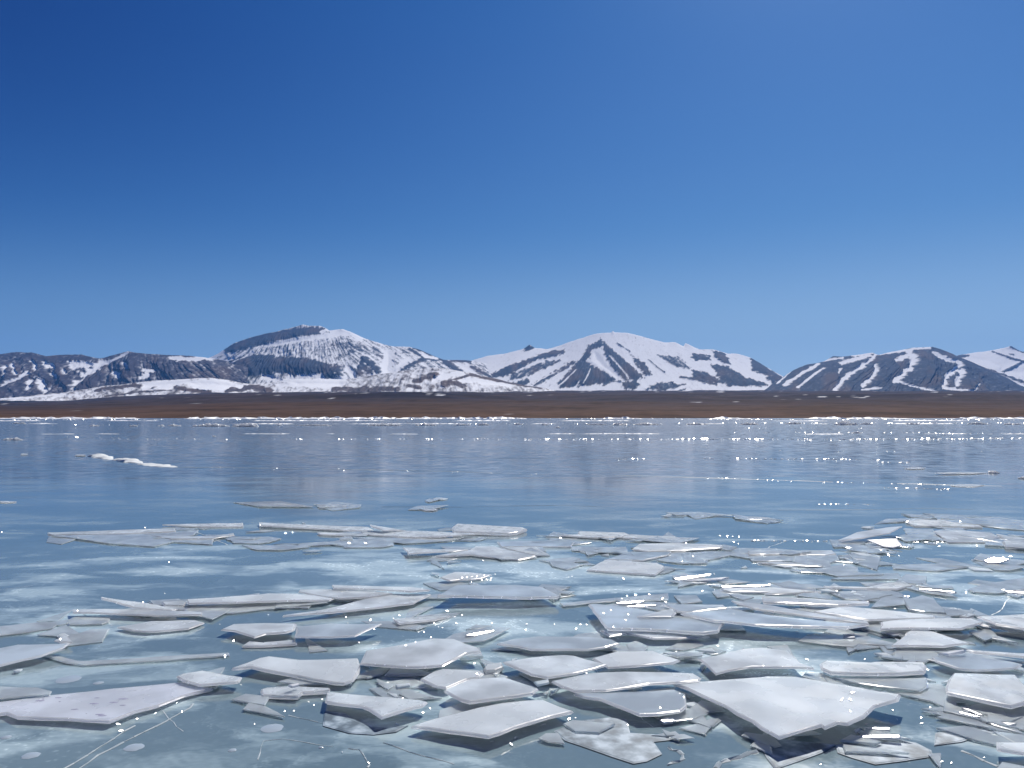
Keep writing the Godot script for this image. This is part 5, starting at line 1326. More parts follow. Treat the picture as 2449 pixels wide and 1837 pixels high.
	slab("ice_flake", "pale ice flake far out at the left", "ice flake", "w", Vector3(-16.647, 0.018, -26.931), Vector3(-0.0212, 0.9998, 0.0055), 0.01, [-0.101, 0.032, -0.364, -0.475, -0.288, -0.527, 0.119, -0.038, 0.398, 0.542, 0.212, 0.43])
	slab("ice_flake", "thin ice flake left of the snow drift", "ice flake", "w", Vector3(-14.325, 0.021, -26.202), Vector3(-0.0205, 0.9998, -0.0016), 0.01, [-0.19, -0.003, -0.402, -0.536, -0.246, -0.557, 0.225, 0.004, 0.427, 0.603, 0.16, 0.447])
	slab("ice_slab", "low glittering ice plate far out at right", "ice slab", "w", Vector3(8.499, 0.013, -14.805), Vector3(0.0006, 1.0000, 0.0007), 0.01, [-0.331, 0.051, -0.046, -0.221, 0.255, -0.278, 0.394, -0.061, 0.008, 0.257, -0.27, 0.233])
	slab("ice_slab", "low frosted lump of ice at the left of the near band", "ice slab", "w", Vector3(-2.641, 0.014, -4.689), Vector3(-0.0151, 0.9992, 0.0373), 0.01, [-0.026, 0.007, -0.04, -0.04, -0.018, -0.048, 0.03, -0.008, 0.042, 0.047, 0.01, 0.041])
	fragments()
	frost("broad mottled frost patch frozen into the ice at front right of centre", Vector3(0.439, 0, -3.222), [-0.263, -0.082, -0.147, -0.194, -0.017, -0.228, 0.049, -0.207, 0.043, -0.063, 0.228, -0.032, 0.212, -0.001, 0.124, 0.023, 0.136, 0.137, 0.068, 0.202, 0.015, 0.218, -0.056, 0.159, -0.169, 0.058, -0.224, 0.011])
	frost("grainy frost patch at front right below the glowing rods", Vector3(1.446, 0, -3.115), [-0.168, -0.05, -0.032, -0.115, 0.11, -0.103, 0.159, -0.073, 0.181, -0.004, 0.161, 0.052, 0.013, 0.094, -0.09, 0.118, -0.149, 0.062, -0.186, 0.019])
	frost("wedge of pale frost below the jutting tip at front right", Vector3(1.081, 0, -3.1), [-0.099, -0.064, -0.004, -0.129, 0.199, -0.07, 0.112, 0.004, 0.012, 0.069, -0.11, 0.142, -0.111, 0.048])
	frost("frost veil in front of the boomerang slab", Vector3(-0.626, 0, -3.371), [-0.2, -0.158, -0.107, -0.129, -0.037, -0.045, 0.038, 0.024, 0.112, 0.034, 0.19, 0.008, 0.148, 0.073, 0.062, 0.1, -0.041, 0.085, -0.165, 0.008])
	frost("faint frost veil in front of the thick right slab", Vector3(1.881, 0, -3.281), [-0.141, -0.004, 0.123, -0.108, 0.21, -0.081, 0.111, -0.004, -0.089, 0.081, -0.215, 0.117])
	bubble("largest pale bubble in the dark ice at left", Vector3(-2.193, 0, -3.955), 0.059)
	bubble("pale bubble near the lower left corner", Vector3(-1.846, 0, -3.078), 0.033)
	bubble("pale bubble right of the lower left crack", Vector3(-1.485, 0, -3.151), 0.037)
	bubble("small pale bubble at the left frame edge below the big slab", Vector3(-2.051, 0, -3.25), 0.02)
	bubble("small pale bubble at the bottom left of centre", Vector3(-1.09, 0, -3.125), 0.016)
	bubble("tiny pale bubble at the bottom, left of centre", Vector3(-0.751, 0, -3.151), 0.01)
	bubble("faint wide bubble below the broken ice bar", Vector3(-1.001, 0, -3.34), 0.047)
	bubble("slim bright bubble behind the dirt flecked slab", Vector3(-2.019, 0, -3.901), 0.024)
	crack("lower left white crack running up towards the dirt flecked slab", 0.012, [-1.657, -2.937, -1.634, -3.078, -1.613, -3.165, -1.601, -3.308, -1.57, -3.427])
	crack("second white crack beside the lower left one", 0.012, [-1.603, -2.937, -1.587, -3.078, -1.547, -3.198, -1.495, -3.353, -1.439, -3.569, -1.449, -3.675])
	crack("fine crack with a bright knot at the bottom centre", 0.008, [-0.639, -3.145, -0.597, -3.128, -0.56, -3.062, -0.535, -2.998, -0.53, -2.947])
	crack("fine straight crack at the bottom centre", 0.008, [-0.512, -3.198, -0.393, -3.106, -0.263, -3.035, -0.175, -2.967])
	crack("curved white crack at the bottom right of centre", 0.018, [0.61, -3.145, 0.643, -3.117, 0.652, -3.051, 0.606, -3.009, 0.557, -2.967])
	crack("white frosty crack at the bottom right", 0.03, [0.752, -2.967, 0.821, -3.035, 0.907, -3.106, 0.984, -3.14])
	crack("thin curved crack at the lower right corner", 0.015, [1.745, -3.117, 1.788, -3.03, 1.822, -2.937])
	crack("hairline crack across the bottom left of centre", 0.005, [-0.962, -3.04, -0.996, -3.21, -0.924, -3.234, -0.761, -3.174, -0.648, -3.145])
	crack("hairline crack in front of the boomerang slab", 0.006, [-0.975, -3.482, -0.865, -3.427, -0.782, -3.386, -0.621, -3.308])
	far_crack("long pale healed crack crossing the far ice from the snow drift", 0.05, false, [-8.651, -20.302, -7.091, -20.057, -5.42, -19.701, -3.362, -19.289, -1.264, -18.625, 0.79, -17.711])
	far_crack("dark open crack line across the far ice left of centre", 0.05, true, [-13.187, -25.821, -9.567, -25.622, -5.464, -25.523, -3.665, -25.402, -0.588, -24.819, 2.807, -23.993])
	far_crack("pale healed crack in the far ice right of centre", 0.05, false, [2.294, -17.521, 3.718, -16.927, 4.438, -16.53, 5.739, -16.047, 7.019, -15.373])
	far_crack("pale healed crack near the right edge of the far ice", 0.05, false, [7.476, -15.373, 8.317, -15.023, 10.006, -14.623])
	far_crack("dark hairline crack across the open ice at right", 0.03, true, [3.693, -11.013, 4.477, -11.013, 5.642, -11.162, 7.309, -11.013])
	far_crack("dark hairline crack across the open ice at centre", 0.03, true, [-1.867, -11.39, -0.726, -11.39, 0.656, -11.593, 1.767, -11.272])
	chip("leftmost glinting chip on the right part of the pointed ice slab with glowing right edge,", Vector3(0.133, 0.002, -3.368), 0.025, Vector3(0.2198, 0.9545, 0.2015))
	chip("second chip from the left on the right part of the pointed ice slab with glowing", Vector3(0.183, 0.002, -3.449), 0.011, Vector3(0.1937, 0.9579, 0.2118))
	chip("rightmost glinting chip on the right part of the pointed ice slab with glowing right edge,", Vector3(0.242, 0.002, -3.421), 0.03, Vector3(0.1957, 0.9550, 0.2227))
	chip("leftmost glinting chip before the middle of the largest ice slab at the left frame edge,", Vector3(-1.656, 0.002, -3.368), 0.028, Vector3(0.5600, 0.8196, 0.1215))
	chip("rightmost glinting chip before the middle of the largest ice slab at the left frame edge,", Vector3(-1.612, 0.002, -3.303), 0.021, Vector3(0.5671, 0.8115, 0.1410))
	chip("glinting ice chip behind the right of the small ice slab with upturned corners touching", Vector3(-1.547, 0.002, -4.304), 0.033, Vector3(0.5212, 0.8297, 0.1999))
	chip("leftmost glinting chip before the left of the grey ice sheet under the rounded bar", Vector3(1.464, 0.071, -3.46), 0.028, Vector3(-0.0855, 0.9812, 0.1728))
	chip("rightmost glinting chip before the left of the grey ice sheet under the rounded bar", Vector3(1.516, 0.069, -3.556), 0.028, Vector3(-0.0941, 0.9729, 0.2110))
	chip("glinting ice chip on the right part of the largest ice slab of the right half,", Vector3(1.428, 0.07, -3.463), 0.025, Vector3(-0.0969, 0.9707, 0.2198))
	chip("leftmost glinting chip before the middle of the pointed ice slab with glowing right edge, front", Vector3(-0.081, 0.002, -3.193), 0.02, Vector3(0.2444, 0.9429, 0.2263))
	chip("second chip from the left before the middle of the pointed ice slab with glowing right", Vector3(-0.003, 0.002, -3.17), 0.02, Vector3(0.2207, 0.9528, 0.2087))
	chip("third chip from the left before the middle of the pointed ice slab with glowing right", Vector3(0.012, 0.002, -3.235), 0.016, Vector3(0.2585, 0.9305, 0.2597))
	chip("rightmost glinting chip before the middle of the pointed ice slab with glowing right edge, front", Vector3(0.013, 0.002, -3.235), 0.018, Vector3(0.2610, 0.9343, 0.2430))
	chip("glinting ice chip behind the left of the shorter glowing ice rod above the straight one", Vector3(1.493, 0.002, -3.374), 0.023, Vector3(-0.1359, 0.9748, 0.1769))
	chip("glinting ice chip before the right of the bright five sided ice slab in the heap", Vector3(4.633, 0.002, -7.908), 0.054, Vector3(-0.2601, 0.9384, 0.2276))
	chip("glinting ice chip before the middle of the long smooth ice tongue narrowing to the right,", Vector3(2.182, 0.002, -4.874), 0.032, Vector3(-0.0996, 0.9696, 0.2237))
	chip("glinting ice chip on the right part of the triangular white ice slab at right, pointing", Vector3(2.622, 0.002, -4.841), 0.033, Vector3(-0.2117, 0.9569, 0.1990))
	chip("glinting ice chip before the middle of the bright rounded ice slab with a glowing front", Vector3(3.504, 0.002, -7.389), 0.045, Vector3(-0.1656, 0.9570, 0.2382))
	chip("leftmost glinting chip before the right of the boomerang shaped ice slab with thick pale rim,", Vector3(-0.485, 0.002, -3.381), 0.019, Vector3(0.3370, 0.9217, 0.1922))
	chip("second chip from the left before the right of the boomerang shaped ice slab with thick", Vector3(-0.463, 0.002, -3.408), 0.013, Vector3(0.3858, 0.9001, 0.2026))
	chip("rightmost glinting chip before the right of the boomerang shaped ice slab with thick pale rim,", Vector3(-0.421, 0.002, -3.449), 0.015, Vector3(0.3758, 0.9048, 0.2003))
	chip("glinting ice chip right of the pointed ice slab with glowing right edge, front centre", Vector3(0.273, 0.002, -3.442), 0.019, Vector3(0.1771, 0.9490, 0.2608))
	chip("glinting ice chip on the right part of the six sided ice slab with bright front", Vector3(1.572, 0.002, -4.257), 0.025, Vector3(-0.0448, 0.9788, 0.1998))
	chip("glinting ice chip behind the right of the small ice strip with dark blue streak behind", Vector3(-0.429, 0.002, -5.292), 0.028, Vector3(0.3405, 0.8970, 0.2819))
	chip("leftmost glinting chip on the middle of the pointed ice slab with glowing right edge, front", Vector3(-0.013, 0.002, -3.654), 0.018, Vector3(0.2455, 0.9456, 0.2134))
	chip("rightmost glinting chip on the middle of the pointed ice slab with glowing right edge, front", Vector3(0.003, 0.002, -3.654), 0.018, Vector3(0.2428, 0.9389, 0.2439))
	chip("glinting ice chip left of the small clear ice tile in dark water coloured ice behind", Vector3(-0.603, 0.002, -3.886), 0.019, Vector3(0.3750, 0.9058, 0.1971))
	chip("glinting ice chip on the left part of the broad tongue of grey white ice", Vector3(0.361, 0.053, -3.873), 0.019, Vector3(0.2059, 0.9390, 0.2756))
	chip("glinting ice chip on the left part of the clear ice piece beside the dark hollow,", Vector3(0.808, 0.002, -3.428), 0.018, Vector3(0.0606, 0.9762, 0.2083))
	chip("leftmost glinting chip right of the straight glowing ice rod below the tip of the largest", Vector3(1.518, 0.002, -3.074), 0.009, Vector3(-0.1042, 0.9835, 0.1482))
	chip("second chip from the left right of the straight glowing ice rod below the tip", Vector3(1.762, 0.002, -3.449), 0.011, Vector3(-0.1462, 0.9770, 0.1551))
	chip("rightmost glinting chip right of the straight glowing ice rod below the tip of the largest", Vector3(1.729, 0.002, -3.381), 0.019, Vector3(-0.1233, 0.9779, 0.1689))
	chip("leftmost glinting chip behind the left of the blue topped ice slab with pale curved front,", Vector3(0.083, 0.002, -4.844), 0.018, Vector3(0.2761, 0.9205, 0.2765))
	chip("rightmost glinting chip behind the left of the blue topped ice slab with pale curved front,", Vector3(0.093, 0.002, -4.968), 0.024, Vector3(0.2875, 0.9272, 0.2402))
	chip("glinting ice chip on the left part of the big translucent ice slab with broken left", Vector3(0.575, 0.063, -4.995), 0.024, Vector3(0.1560, 0.9438, 0.2913))
	chip("glinting ice chip before the right of the blinding ice slab flashing in the sun near", Vector3(4.358, 0.002, -6.992), 0.039, Vector3(-0.2866, 0.9363, 0.2030))
	chip("glinting ice chip before the middle of the wide ice slab with dark shadow in front,", Vector3(1.716, 0.002, -4.8), 0.025, Vector3(-0.1060, 0.9630, 0.2477))
	chip("glinting ice chip behind the middle of the pale clear ice sheet between the two", Vector3(-2.889, 0.002, -9.231), 0.046, Vector3(0.5713, 0.7813, 0.2513))
	chip("leftmost glinting chip on the middle of the greyish curved ice sheet with sparkling bits, below", Vector3(-1.649, 0.012, -8.036), 0.039, Vector3(0.4862, 0.8326, 0.2655))
	chip("rightmost glinting chip on the middle of the greyish curved ice sheet with sparkling bits, below", Vector3(-1.48, 0.012, -8.033), 0.027, Vector3(0.4834, 0.8267, 0.2879))
	chip("glinting ice chip before the middle of the boomerang shaped ice slab with thick pale rim,", Vector3(-0.536, 0.002, -3.004), 0.014, Vector3(0.3774, 0.9038, 0.2020))
	chip("glinting ice chip behind the right of the pointed ice slab with glowing right edge, front", Vector3(0.038, 0.002, -3.685), 0.016, Vector3(0.2561, 0.9359, 0.2420))
	chip("glinting ice chip before the left of the domed pale ice slab right of the slab", Vector3(0.472, 0.002, -4.11), 0.018, Vector3(0.1357, 0.9565, 0.2582))
	chip("glinting ice chip before the right of the domed pale ice slab right of the slab", Vector3(0.789, 0.002, -4.1), 0.018, Vector3(0.1377, 0.9550, 0.2629))
	chip("glinting ice chip behind the middle of the shorter glowing ice rod above the straight one", Vector3(1.548, 0.002, -3.401), 0.017, Vector3(-0.1322, 0.9768, 0.1684))
	chip("leftmost glinting chip right of the flashing ice sliver left of the blue topped slab", Vector3(-0.048, 0.002, -4.872), 0.018, Vector3(0.2883, 0.9202, 0.2647))
	chip("second chip from the left right of the flashing ice sliver left of the blue topped", Vector3(-0.041, 0.002, -4.872), 0.014, Vector3(0.3003, 0.9198, 0.2524))
	chip("third chip from the left right of the flashing ice sliver left of the blue topped", Vector3(-0.04, 0.002, -4.868), 0.021, Vector3(0.2825, 0.9074, 0.3112))
	chip("rightmost glinting chip right of the flashing ice sliver left of the blue topped slab", Vector3(-0.038, 0.002, -4.868), 0.018, Vector3(0.2675, 0.9196, 0.2878))
	chip("glinting ice chip behind the middle of the grey ice beam with a bright back edge", Vector3(0.888, 0.002, -6.339), 0.028, Vector3(0.1503, 0.9374, 0.3142))
	chip("glinting ice chip behind the left of the greyish ice sheet between the rising blade", Vector3(4.793, 0.019, -9.605), 0.046, Vector3(-0.2200, 0.9487, 0.2270))
	chip("glinting ice chip before the right of the crumpled clear ice piece under the left end", Vector3(-1.355, 0.002, -5.243), 0.023, Vector3(0.4858, 0.8324, 0.2665))
	chip("leftmost glinting chip right of the small ice strip with dark blue streak behind it, centre", Vector3(-0.369, 0.002, -5.148), 0.022, Vector3(0.3087, 0.9169, 0.2532))
	chip("second chip from the left right of the small ice strip with dark blue streak behind", Vector3(-0.347, 0.002, -4.997), 0.013, Vector3(0.3539, 0.8961, 0.2679))
	chip("rightmost glinting chip right of the small ice strip with dark blue streak behind it, centre", Vector3(-0.325, 0.002, -5.195), 0.019, Vector3(0.3642, 0.8927, 0.2655))
	chip("glinting ice chip before the middle of the large sickle shaped ice slab at the front", Vector3(-0.902, 0.002, -5.062), 0.022, Vector3(0.4134, 0.8727, 0.2598))
	chip("leftmost glinting chip on the right part of the largest ice slab at the left frame", Vector3(-1.607, 0.002, -3.432), 0.013, Vector3(0.5573, 0.8202, 0.1291))
	chip("second chip from the left on the right part of the largest ice slab", Vector3(-1.559, 0.002, -3.498), 0.01, Vector3(0.5445, 0.8271, 0.1395))
	chip("third chip from the left on the right part of the largest ice slab", Vector3(-1.545, 0.002, -3.578), 0.016, Vector3(0.5453, 0.8270, 0.1367))
	chip("rightmost glinting chip on the right part of the largest ice slab at the left frame", Vector3(-1.451, 0.002, -3.519), 0.009, Vector3(0.5392, 0.8280, 0.1538))
	chip("leftmost glinting chip before the left of the small ice slab with upturned corners touching", Vector3(-1.517, 0.002, -3.626), 0.016, Vector3(0.5197, 0.8372, 0.1702))
	chip("second chip from the left before the left of the small ice slab with upturned corners", Vector3(-1.496, 0.002, -3.693), 0.012, Vector3(0.5531, 0.8212, 0.1407))
	chip("rightmost glinting chip before the left of the small ice slab with upturned corners touching", Vector3(-1.483, 0.002, -3.721), 0.014, Vector3(0.5274, 0.8348, 0.1578))
	chip("leftmost glinting chip before the middle of the broken ice bar with white highlights, left", Vector3(-0.999, 0.002, -3.519), 0.015, Vector3(0.4709, 0.8574, 0.2075))
	chip("rightmost glinting chip before the middle of the broken ice bar with white highlights, left", Vector3(-0.961, 0.002, -3.528), 0.011, Vector3(0.4376, 0.8807, 0.1816))
	chip("glinting ice chip behind the right of the lumpy ice piece with crumbled right end, centre", Vector3(-0.197, 0.002, -4.19), 0.017, Vector3(0.3123, 0.9201, 0.2365))
	chip("glinting ice chip behind the middle of the broad tongue of grey white ice with rounded", Vector3(0.573, 0.002, -4.11), 0.017, Vector3(0.1407, 0.9575, 0.2516))
	chip("glinting ice chip behind the right of the cloudy ice slab under the broad tongue,", Vector3(0.832, 0.002, -3.904), 0.017, Vector3(0.0728, 0.9754, 0.2080))
	chip("glinting ice chip on the right part of the broad tongue of grey white ice", Vector3(0.924, 0.002, -3.936), 0.017, Vector3(0.0592, 0.9672, 0.2471))
	chip("glinting ice chip on the middle of the six sided ice slab with bright front ridge,", Vector3(1.263, 0.046, -4.012), 0.017, Vector3(-0.0198, 0.9782, 0.2066))
	chip("glinting ice chip right of the small lower ice splinter in the shade of the wide", Vector3(1.962, 0.002, -4.471), 0.02, Vector3(-0.0741, 0.9824, 0.1717))
	chip("leftmost glinting chip left of the bright ice sliver in front of the thick slab", Vector3(1.866, 0.002, -3.571), 0.012, Vector3(-0.1507, 0.9795, 0.1334))
	chip("rightmost glinting chip left of the bright ice sliver in front of the thick slab", Vector3(1.613, 0.002, -3.015), 0.015, Vector3(-0.1482, 0.9782, 0.1454))
	chip("glinting ice chip right of the second flashing ice sliver, just below the pink one", Vector3(1.064, 0.011, -5.621), 0.023, Vector3(0.0914, 0.9537, 0.2867))
	chip("glinting ice chip behind the right of the flashing pink ice sliver resting on the grey", Vector3(0.897, 0.002, -5.77), 0.024, Vector3(0.1439, 0.9472, 0.2864))
	chip("glinting ice chip right of the wide pale ice sheet near the right end", Vector3(2.324, 0.002, -8.566), 0.036, Vector3(0.0152, 0.9471, 0.3205))
	chip("glinting ice chip on the right part of the pale ice strip topping the heap", Vector3(5.494, 0.002, -9.698), 0.045, Vector3(-0.2493, 0.9401, 0.2324))
	chip("leftmost glinting chip right of the blinding ice slab flashing in the sun near the right", Vector3(4.601, 0.002, -7.325), 0.035, Vector3(-0.3002, 0.9394, 0.1654))
	chip("second chip from the left right of the blinding ice slab flashing in the sun near", Vector3(4.396, 0.002, -6.975), 0.018, Vector3(-0.2824, 0.9377, 0.2026))
	chip("rightmost glinting chip right of the blinding ice slab flashing in the sun near the right", Vector3(4.558, 0.002, -7.152), 0.024, Vector3(-0.3064, 0.9398, 0.1516))
	chip("glinting ice chip before the middle of the grey murky ice sheet below the slab", Vector3(2.392, 0.052, -5.354), 0.024, Vector3(-0.0932, 0.9762, 0.1956))
	chip("glinting ice chip behind the middle of the grey ice sheet below the left end", Vector3(-2.786, 0.002, -5.195), 0.024, Vector3(0.6268, 0.7667, 0.1389))
	chip("leftmost glinting chip on the right part of the cloudy ice slab under the broad tongue,", Vector3(0.64, 0.043, -3.455), 0.009, Vector3(0.0979, 0.9664, 0.2376))
	chip("second chip from the left on the right part of the cloudy ice slab", Vector3(0.761, 0.042, -3.627), 0.015, Vector3(0.0590, 0.9603, 0.2726))
	chip("rightmost glinting chip on the right part of the cloudy ice slab under the broad tongue,", Vector3(0.768, 0.042, -3.58), 0.012, Vector3(0.0694, 0.9708, 0.2298))
	chip("glinting ice chip before the left of the second flashing ice sliver, just below the pink", Vector3(0.725, 0.063, -4.968), 0.019, Vector3(0.1328, 0.9541, 0.2683))
	chip("glinting ice chip before the left of the white ice slab with notched front edge, left", Vector3(-1.609, 0.002, -4.608), 0.018, Vector3(0.5247, 0.8241, 0.2135))
	chip("glinting ice chip on the right part of the boomerang shaped ice slab with thick pale", Vector3(-0.39, 0.002, -3.505), 0.013, Vector3(0.3467, 0.9111, 0.2231))
	chip("glinting ice chip before the right of the bluish ice slab with white front edge, right", Vector3(-0.882, 0.002, -4.583), 0.017, Vector3(0.4526, 0.8606, 0.2334))
	chip("glinting ice chip on the middle of the pointed ice slab with bright back edge, centre", Vector3(0.285, 0.002, -4.009), 0.015, Vector3(0.1657, 0.9496, 0.2662))
	chip("leftmost glinting chip left of the clear ice piece beside the dark hollow, left", Vector3(0.766, 0.002, -3.415), 0.013, Vector3(0.0504, 0.9784, 0.2006))
	chip("rightmost glinting chip left of the clear ice piece beside the dark hollow, left", Vector3(0.782, 0.002, -3.488), 0.01, Vector3(0.0536, 0.9739, 0.2207))
	chip("glinting ice chip on the middle of the clear ice plate bridging two slabs", Vector3(0.887, 0.029, -4.309), 0.016, Vector3(0.1078, 0.9684, 0.2249))
	chip("leftmost glinting chip behind the middle of the largest ice slab of the right half,", Vector3(1.387, 0.002, -4.017), 0.015, Vector3(-0.0351, 0.9691, 0.2443))
	chip("rightmost glinting chip behind the middle of the largest ice slab of the right half,", Vector3(1.486, 0.002, -4.017), 0.016, Vector3(-0.0742, 0.9730, 0.2184))
	chip("leftmost glinting chip right of the shorter glowing ice rod above the straight one", Vector3(1.681, 0.002, -3.534), 0.013, Vector3(-0.1219, 0.9808, 0.1525))
	chip("rightmost glinting chip right of the shorter glowing ice rod above the straight one", Vector3(1.649, 0.002, -3.428), 0.014, Vector3(-0.1457, 0.9759, 0.1625))
	chip("glinting ice chip before the left of the bright ice sliver in front of the thick", Vector3(1.644, 0.002, -3.004), 0.013, Vector3(-0.1376, 0.9829, 0.1220))
	chip("leftmost glinting chip behind the middle of the blue topped ice slab with pale curved front,", Vector3(0.265, 0.002, -4.968), 0.018, Vector3(0.2221, 0.9430, 0.2476))
	chip("second chip from the left behind the middle of the blue topped ice slab with pale", Vector3(0.391, 0.002, -4.868), 0.014, Vector3(0.1971, 0.9414, 0.2736))
	chip("rightmost glinting chip behind the middle of the blue topped ice slab with pale curved front,", Vector3(0.395, 0.002, -4.872), 0.014, Vector3(0.2075, 0.9300, 0.3035))
	chip("glinting ice chip behind the middle of the bright edged ice strip with a pink left", Vector3(1.885, 0.024, -6.006), 0.023, Vector3(-0.0444, 0.9684, 0.2454))
	chip("glinting ice chip left of the flashing pink ice sliver resting on the grey beam", Vector3(0.632, 0.063, -5.077), 0.018, Vector3(0.1362, 0.9452, 0.2967))
	chip("glinting ice chip left of the clear ice sheet standing on edge, slanting up", Vector3(3.342, 0.002, -5.857), 0.024, Vector3(-0.2313, 0.9540, 0.1910))
	chip("glinting ice chip before the right of the ice plank with square cut left end,", Vector3(2.231, 0.002, -5.444), 0.021, Vector3(-0.1115, 0.9640, 0.2412))
	chip("glinting ice chip before the middle of the broad leaf shaped white ice slab right", Vector3(-0.26, 0.002, -7.14), 0.025, Vector3(0.3668, 0.8757, 0.3141))
	chip("glinting ice chip before the middle of the grey clear ice sheet below the sliver right", Vector3(-3.045, 0.002, -7.051), 0.027, Vector3(0.6073, 0.7686, 0.2009))
	chip("glinting ice chip left of the boomerang shaped ice slab with thick pale rim, left", Vector3(-0.87, 0.002, -3.667), 0.013, Vector3(0.4630, 0.8635, 0.2002))
	chip("glinting ice chip before the left of the boomerang shaped ice slab with thick pale rim,", Vector3(-0.656, 0.002, -3.101), 0.011, Vector3(0.3660, 0.9011, 0.2324))
	chip("glinting ice chip on the right part of the lumpy ice piece with crumbled right end,", Vector3(-0.171, 0.042, -3.9), 0.013, Vector3(0.3055, 0.9185, 0.2512))
	chip("glinting ice chip behind the right of the pale ice wedge lying on the big translucent", Vector3(1.072, 0.002, -5.551), 0.019, Vector3(0.1057, 0.9541, 0.2802))
	chip("leftmost glinting chip behind the left of the long tongue of white ice below the big", Vector3(0.595, 0.065, -4.671), 0.011, Vector3(0.1573, 0.9523, 0.2614))
	chip("rightmost glinting chip behind the left of the long tongue of white ice below the big", Vector3(0.69, 0.064, -4.83), 0.016, Vector3(0.1475, 0.9543, 0.2601))
	chip("glinting ice chip left of the glittering ice strip at the right frame edge, level", Vector3(3.642, 0.013, -5.895), 0.023, Vector3(-0.2810, 0.9422, 0.1825))
	chip("leftmost glinting chip on the middle of the white ice stick leaning up to the left,", Vector3(-2.649, 0.002, -5.472), 0.02, Vector3(0.6280, 0.7617, 0.1594))
	chip("rightmost glinting chip on the middle of the white ice stick leaning up to the left,", Vector3(-2.472, 0.054, -5.335), 0.01, Vector3(0.6179, 0.7675, 0.1706))
	chip("leftmost glinting chip on the right part of the bluish ice slab with white front edge,", Vector3(-0.838, 0.002, -4.852), 0.015, Vector3(0.4346, 0.8665, 0.2454))
	chip("rightmost glinting chip on the right part of the bluish ice slab with white front edge,", Vector3(-0.819, 0.002, -4.939), 0.015, Vector3(0.4100, 0.8739, 0.2609))
	chip("leftmost glinting chip before the middle of the cloudy ice slab under the broad tongue,", Vector3(0.487, 0.002, -3.37), 0.011, Vector3(0.1356, 0.9691, 0.2059))
	chip("rightmost glinting chip before the middle of the cloudy ice slab under the broad tongue,", Vector3(0.515, 0.002, -3.37), 0.009, Vector3(0.1306, 0.9612, 0.2430))
	chip("glinting ice chip on the left part of the rounded ice bar lying across", Vector3(1.583, 0.002, -4.061), 0.014, Vector3(-0.0932, 0.9751, 0.2014))
	chip("glinting ice chip left of the tilted bright ice chip beside the glowing rods", Vector3(1.405, 0.074, -3.324), 0.012, Vector3(-0.0989, 0.9781, 0.1832))
	chip("leftmost glinting chip before the middle of the pointed bright ice sliver just below the sliver", Vector3(1.415, 0.002, -5.906), 0.019, Vector3(0.0502, 0.9608, 0.2728))
	chip("rightmost glinting chip before the middle of the pointed bright ice sliver just below the sliver", Vector3(1.536, 0.002, -6.058), 0.015, Vector3(0.0084, 0.9595, 0.2816))
	chip("glinting ice chip right of the thin ice sliver with a pink glint, right", Vector3(1.663, 0.002, -6.534), 0.021, Vector3(0.0731, 0.9646, 0.2534))
	chip("glinting ice chip before the right of the greyish ice sheet between the rising blade", Vector3(4.254, 0.002, -7.908), 0.028, Vector3(-0.2018, 0.9525, 0.2282))
	chip("glinting ice chip before the left of the clear ice sheet standing on edge, slanting up", Vector3(3.475, 0.002, -5.837), 0.021, Vector3(-0.2041, 0.9674, 0.1498))
	chip("glinting ice chip behind the right of the ice plank with square cut left end,", Vector3(2.395, 0.011, -5.863), 0.02, Vector3(-0.1069, 0.9590, 0.2625))
	chip("glinting ice chip behind the left of the long smooth ice tongue narrowing to the right,", Vector3(2.281, 0.002, -5.444), 0.018, Vector3(-0.0990, 0.9645, 0.2450))
	chip("leftmost glinting chip on the right part of the sparkling bluish ice slab standing clear", Vector3(-0.279, 0.024, -6.336), 0.02, Vector3(0.3446, 0.8954, 0.2821))
	chip("second chip from the left on the right part of the sparkling bluish ice slab standing", Vector3(-0.238, 0.002, -6.291), 0.02, Vector3(0.3215, 0.9040, 0.2819))
	chip("third chip from the left on the right part of the sparkling bluish ice slab standing", Vector3(-0.222, 0.022, -6.384), 0.018, Vector3(0.3266, 0.8880, 0.3236))
	chip("fourth chip from the left on the right part of the sparkling bluish ice slab standing", Vector3(-0.2, 0.002, -6.315), 0.02, Vector3(0.3289, 0.9035, 0.2748))
	chip("fifth chip from the left on the right part of the sparkling bluish ice slab standing", Vector3(-0.17, 0.002, -6.291), 0.018, Vector3(0.3411, 0.8924, 0.2956))
	chip("rightmost glinting chip on the right part of the sparkling bluish ice slab standing clear", Vector3(-0.167, 0.002, -6.362), 0.017, Vector3(0.3015, 0.8982, 0.3199))
	chip("glinting ice chip right of the boomerang shaped ice slab with thick pale rim, left", Vector3(-0.363, 0.002, -3.556), 0.011, Vector3(0.3172, 0.9192, 0.2333))
	chip("glinting ice chip right of the cloudy ice slab under the broad tongue, with dark hollow", Vector3(0.841, 0.002, -3.709), 0.011, Vector3(0.0619, 0.9678, 0.2441))
	chip("glinting ice chip behind the left of the clear ice piece beside the dark hollow, left", Vector3(0.853, 0.002, -3.545), 0.011, Vector3(0.0855, 0.9762, 0.1994))
	chip("glinting ice chip behind the left of the six sided ice slab with bright front ridge,", Vector3(1.163, 0.002, -4.506), 0.014, Vector3(0.0601, 0.9692, 0.2388))
	chip("glinting ice chip behind the middle of the rounded ice bar lying across at the right", Vector3(1.883, 0.002, -4.263), 0.014, Vector3(-0.0915, 0.9735, 0.2097))
	chip("glinting ice chip behind the right of the shorter glowing ice rod above the straight one", Vector3(1.635, 0.002, -3.498), 0.011, Vector3(-0.1312, 0.9759, 0.1745))
	chip("glinting ice chip left of the ice slab at lower right corner, cut by the frame", Vector3(1.797, 0.002, -3.052), 0.011, Vector3(-0.2138, 0.9708, 0.1087))
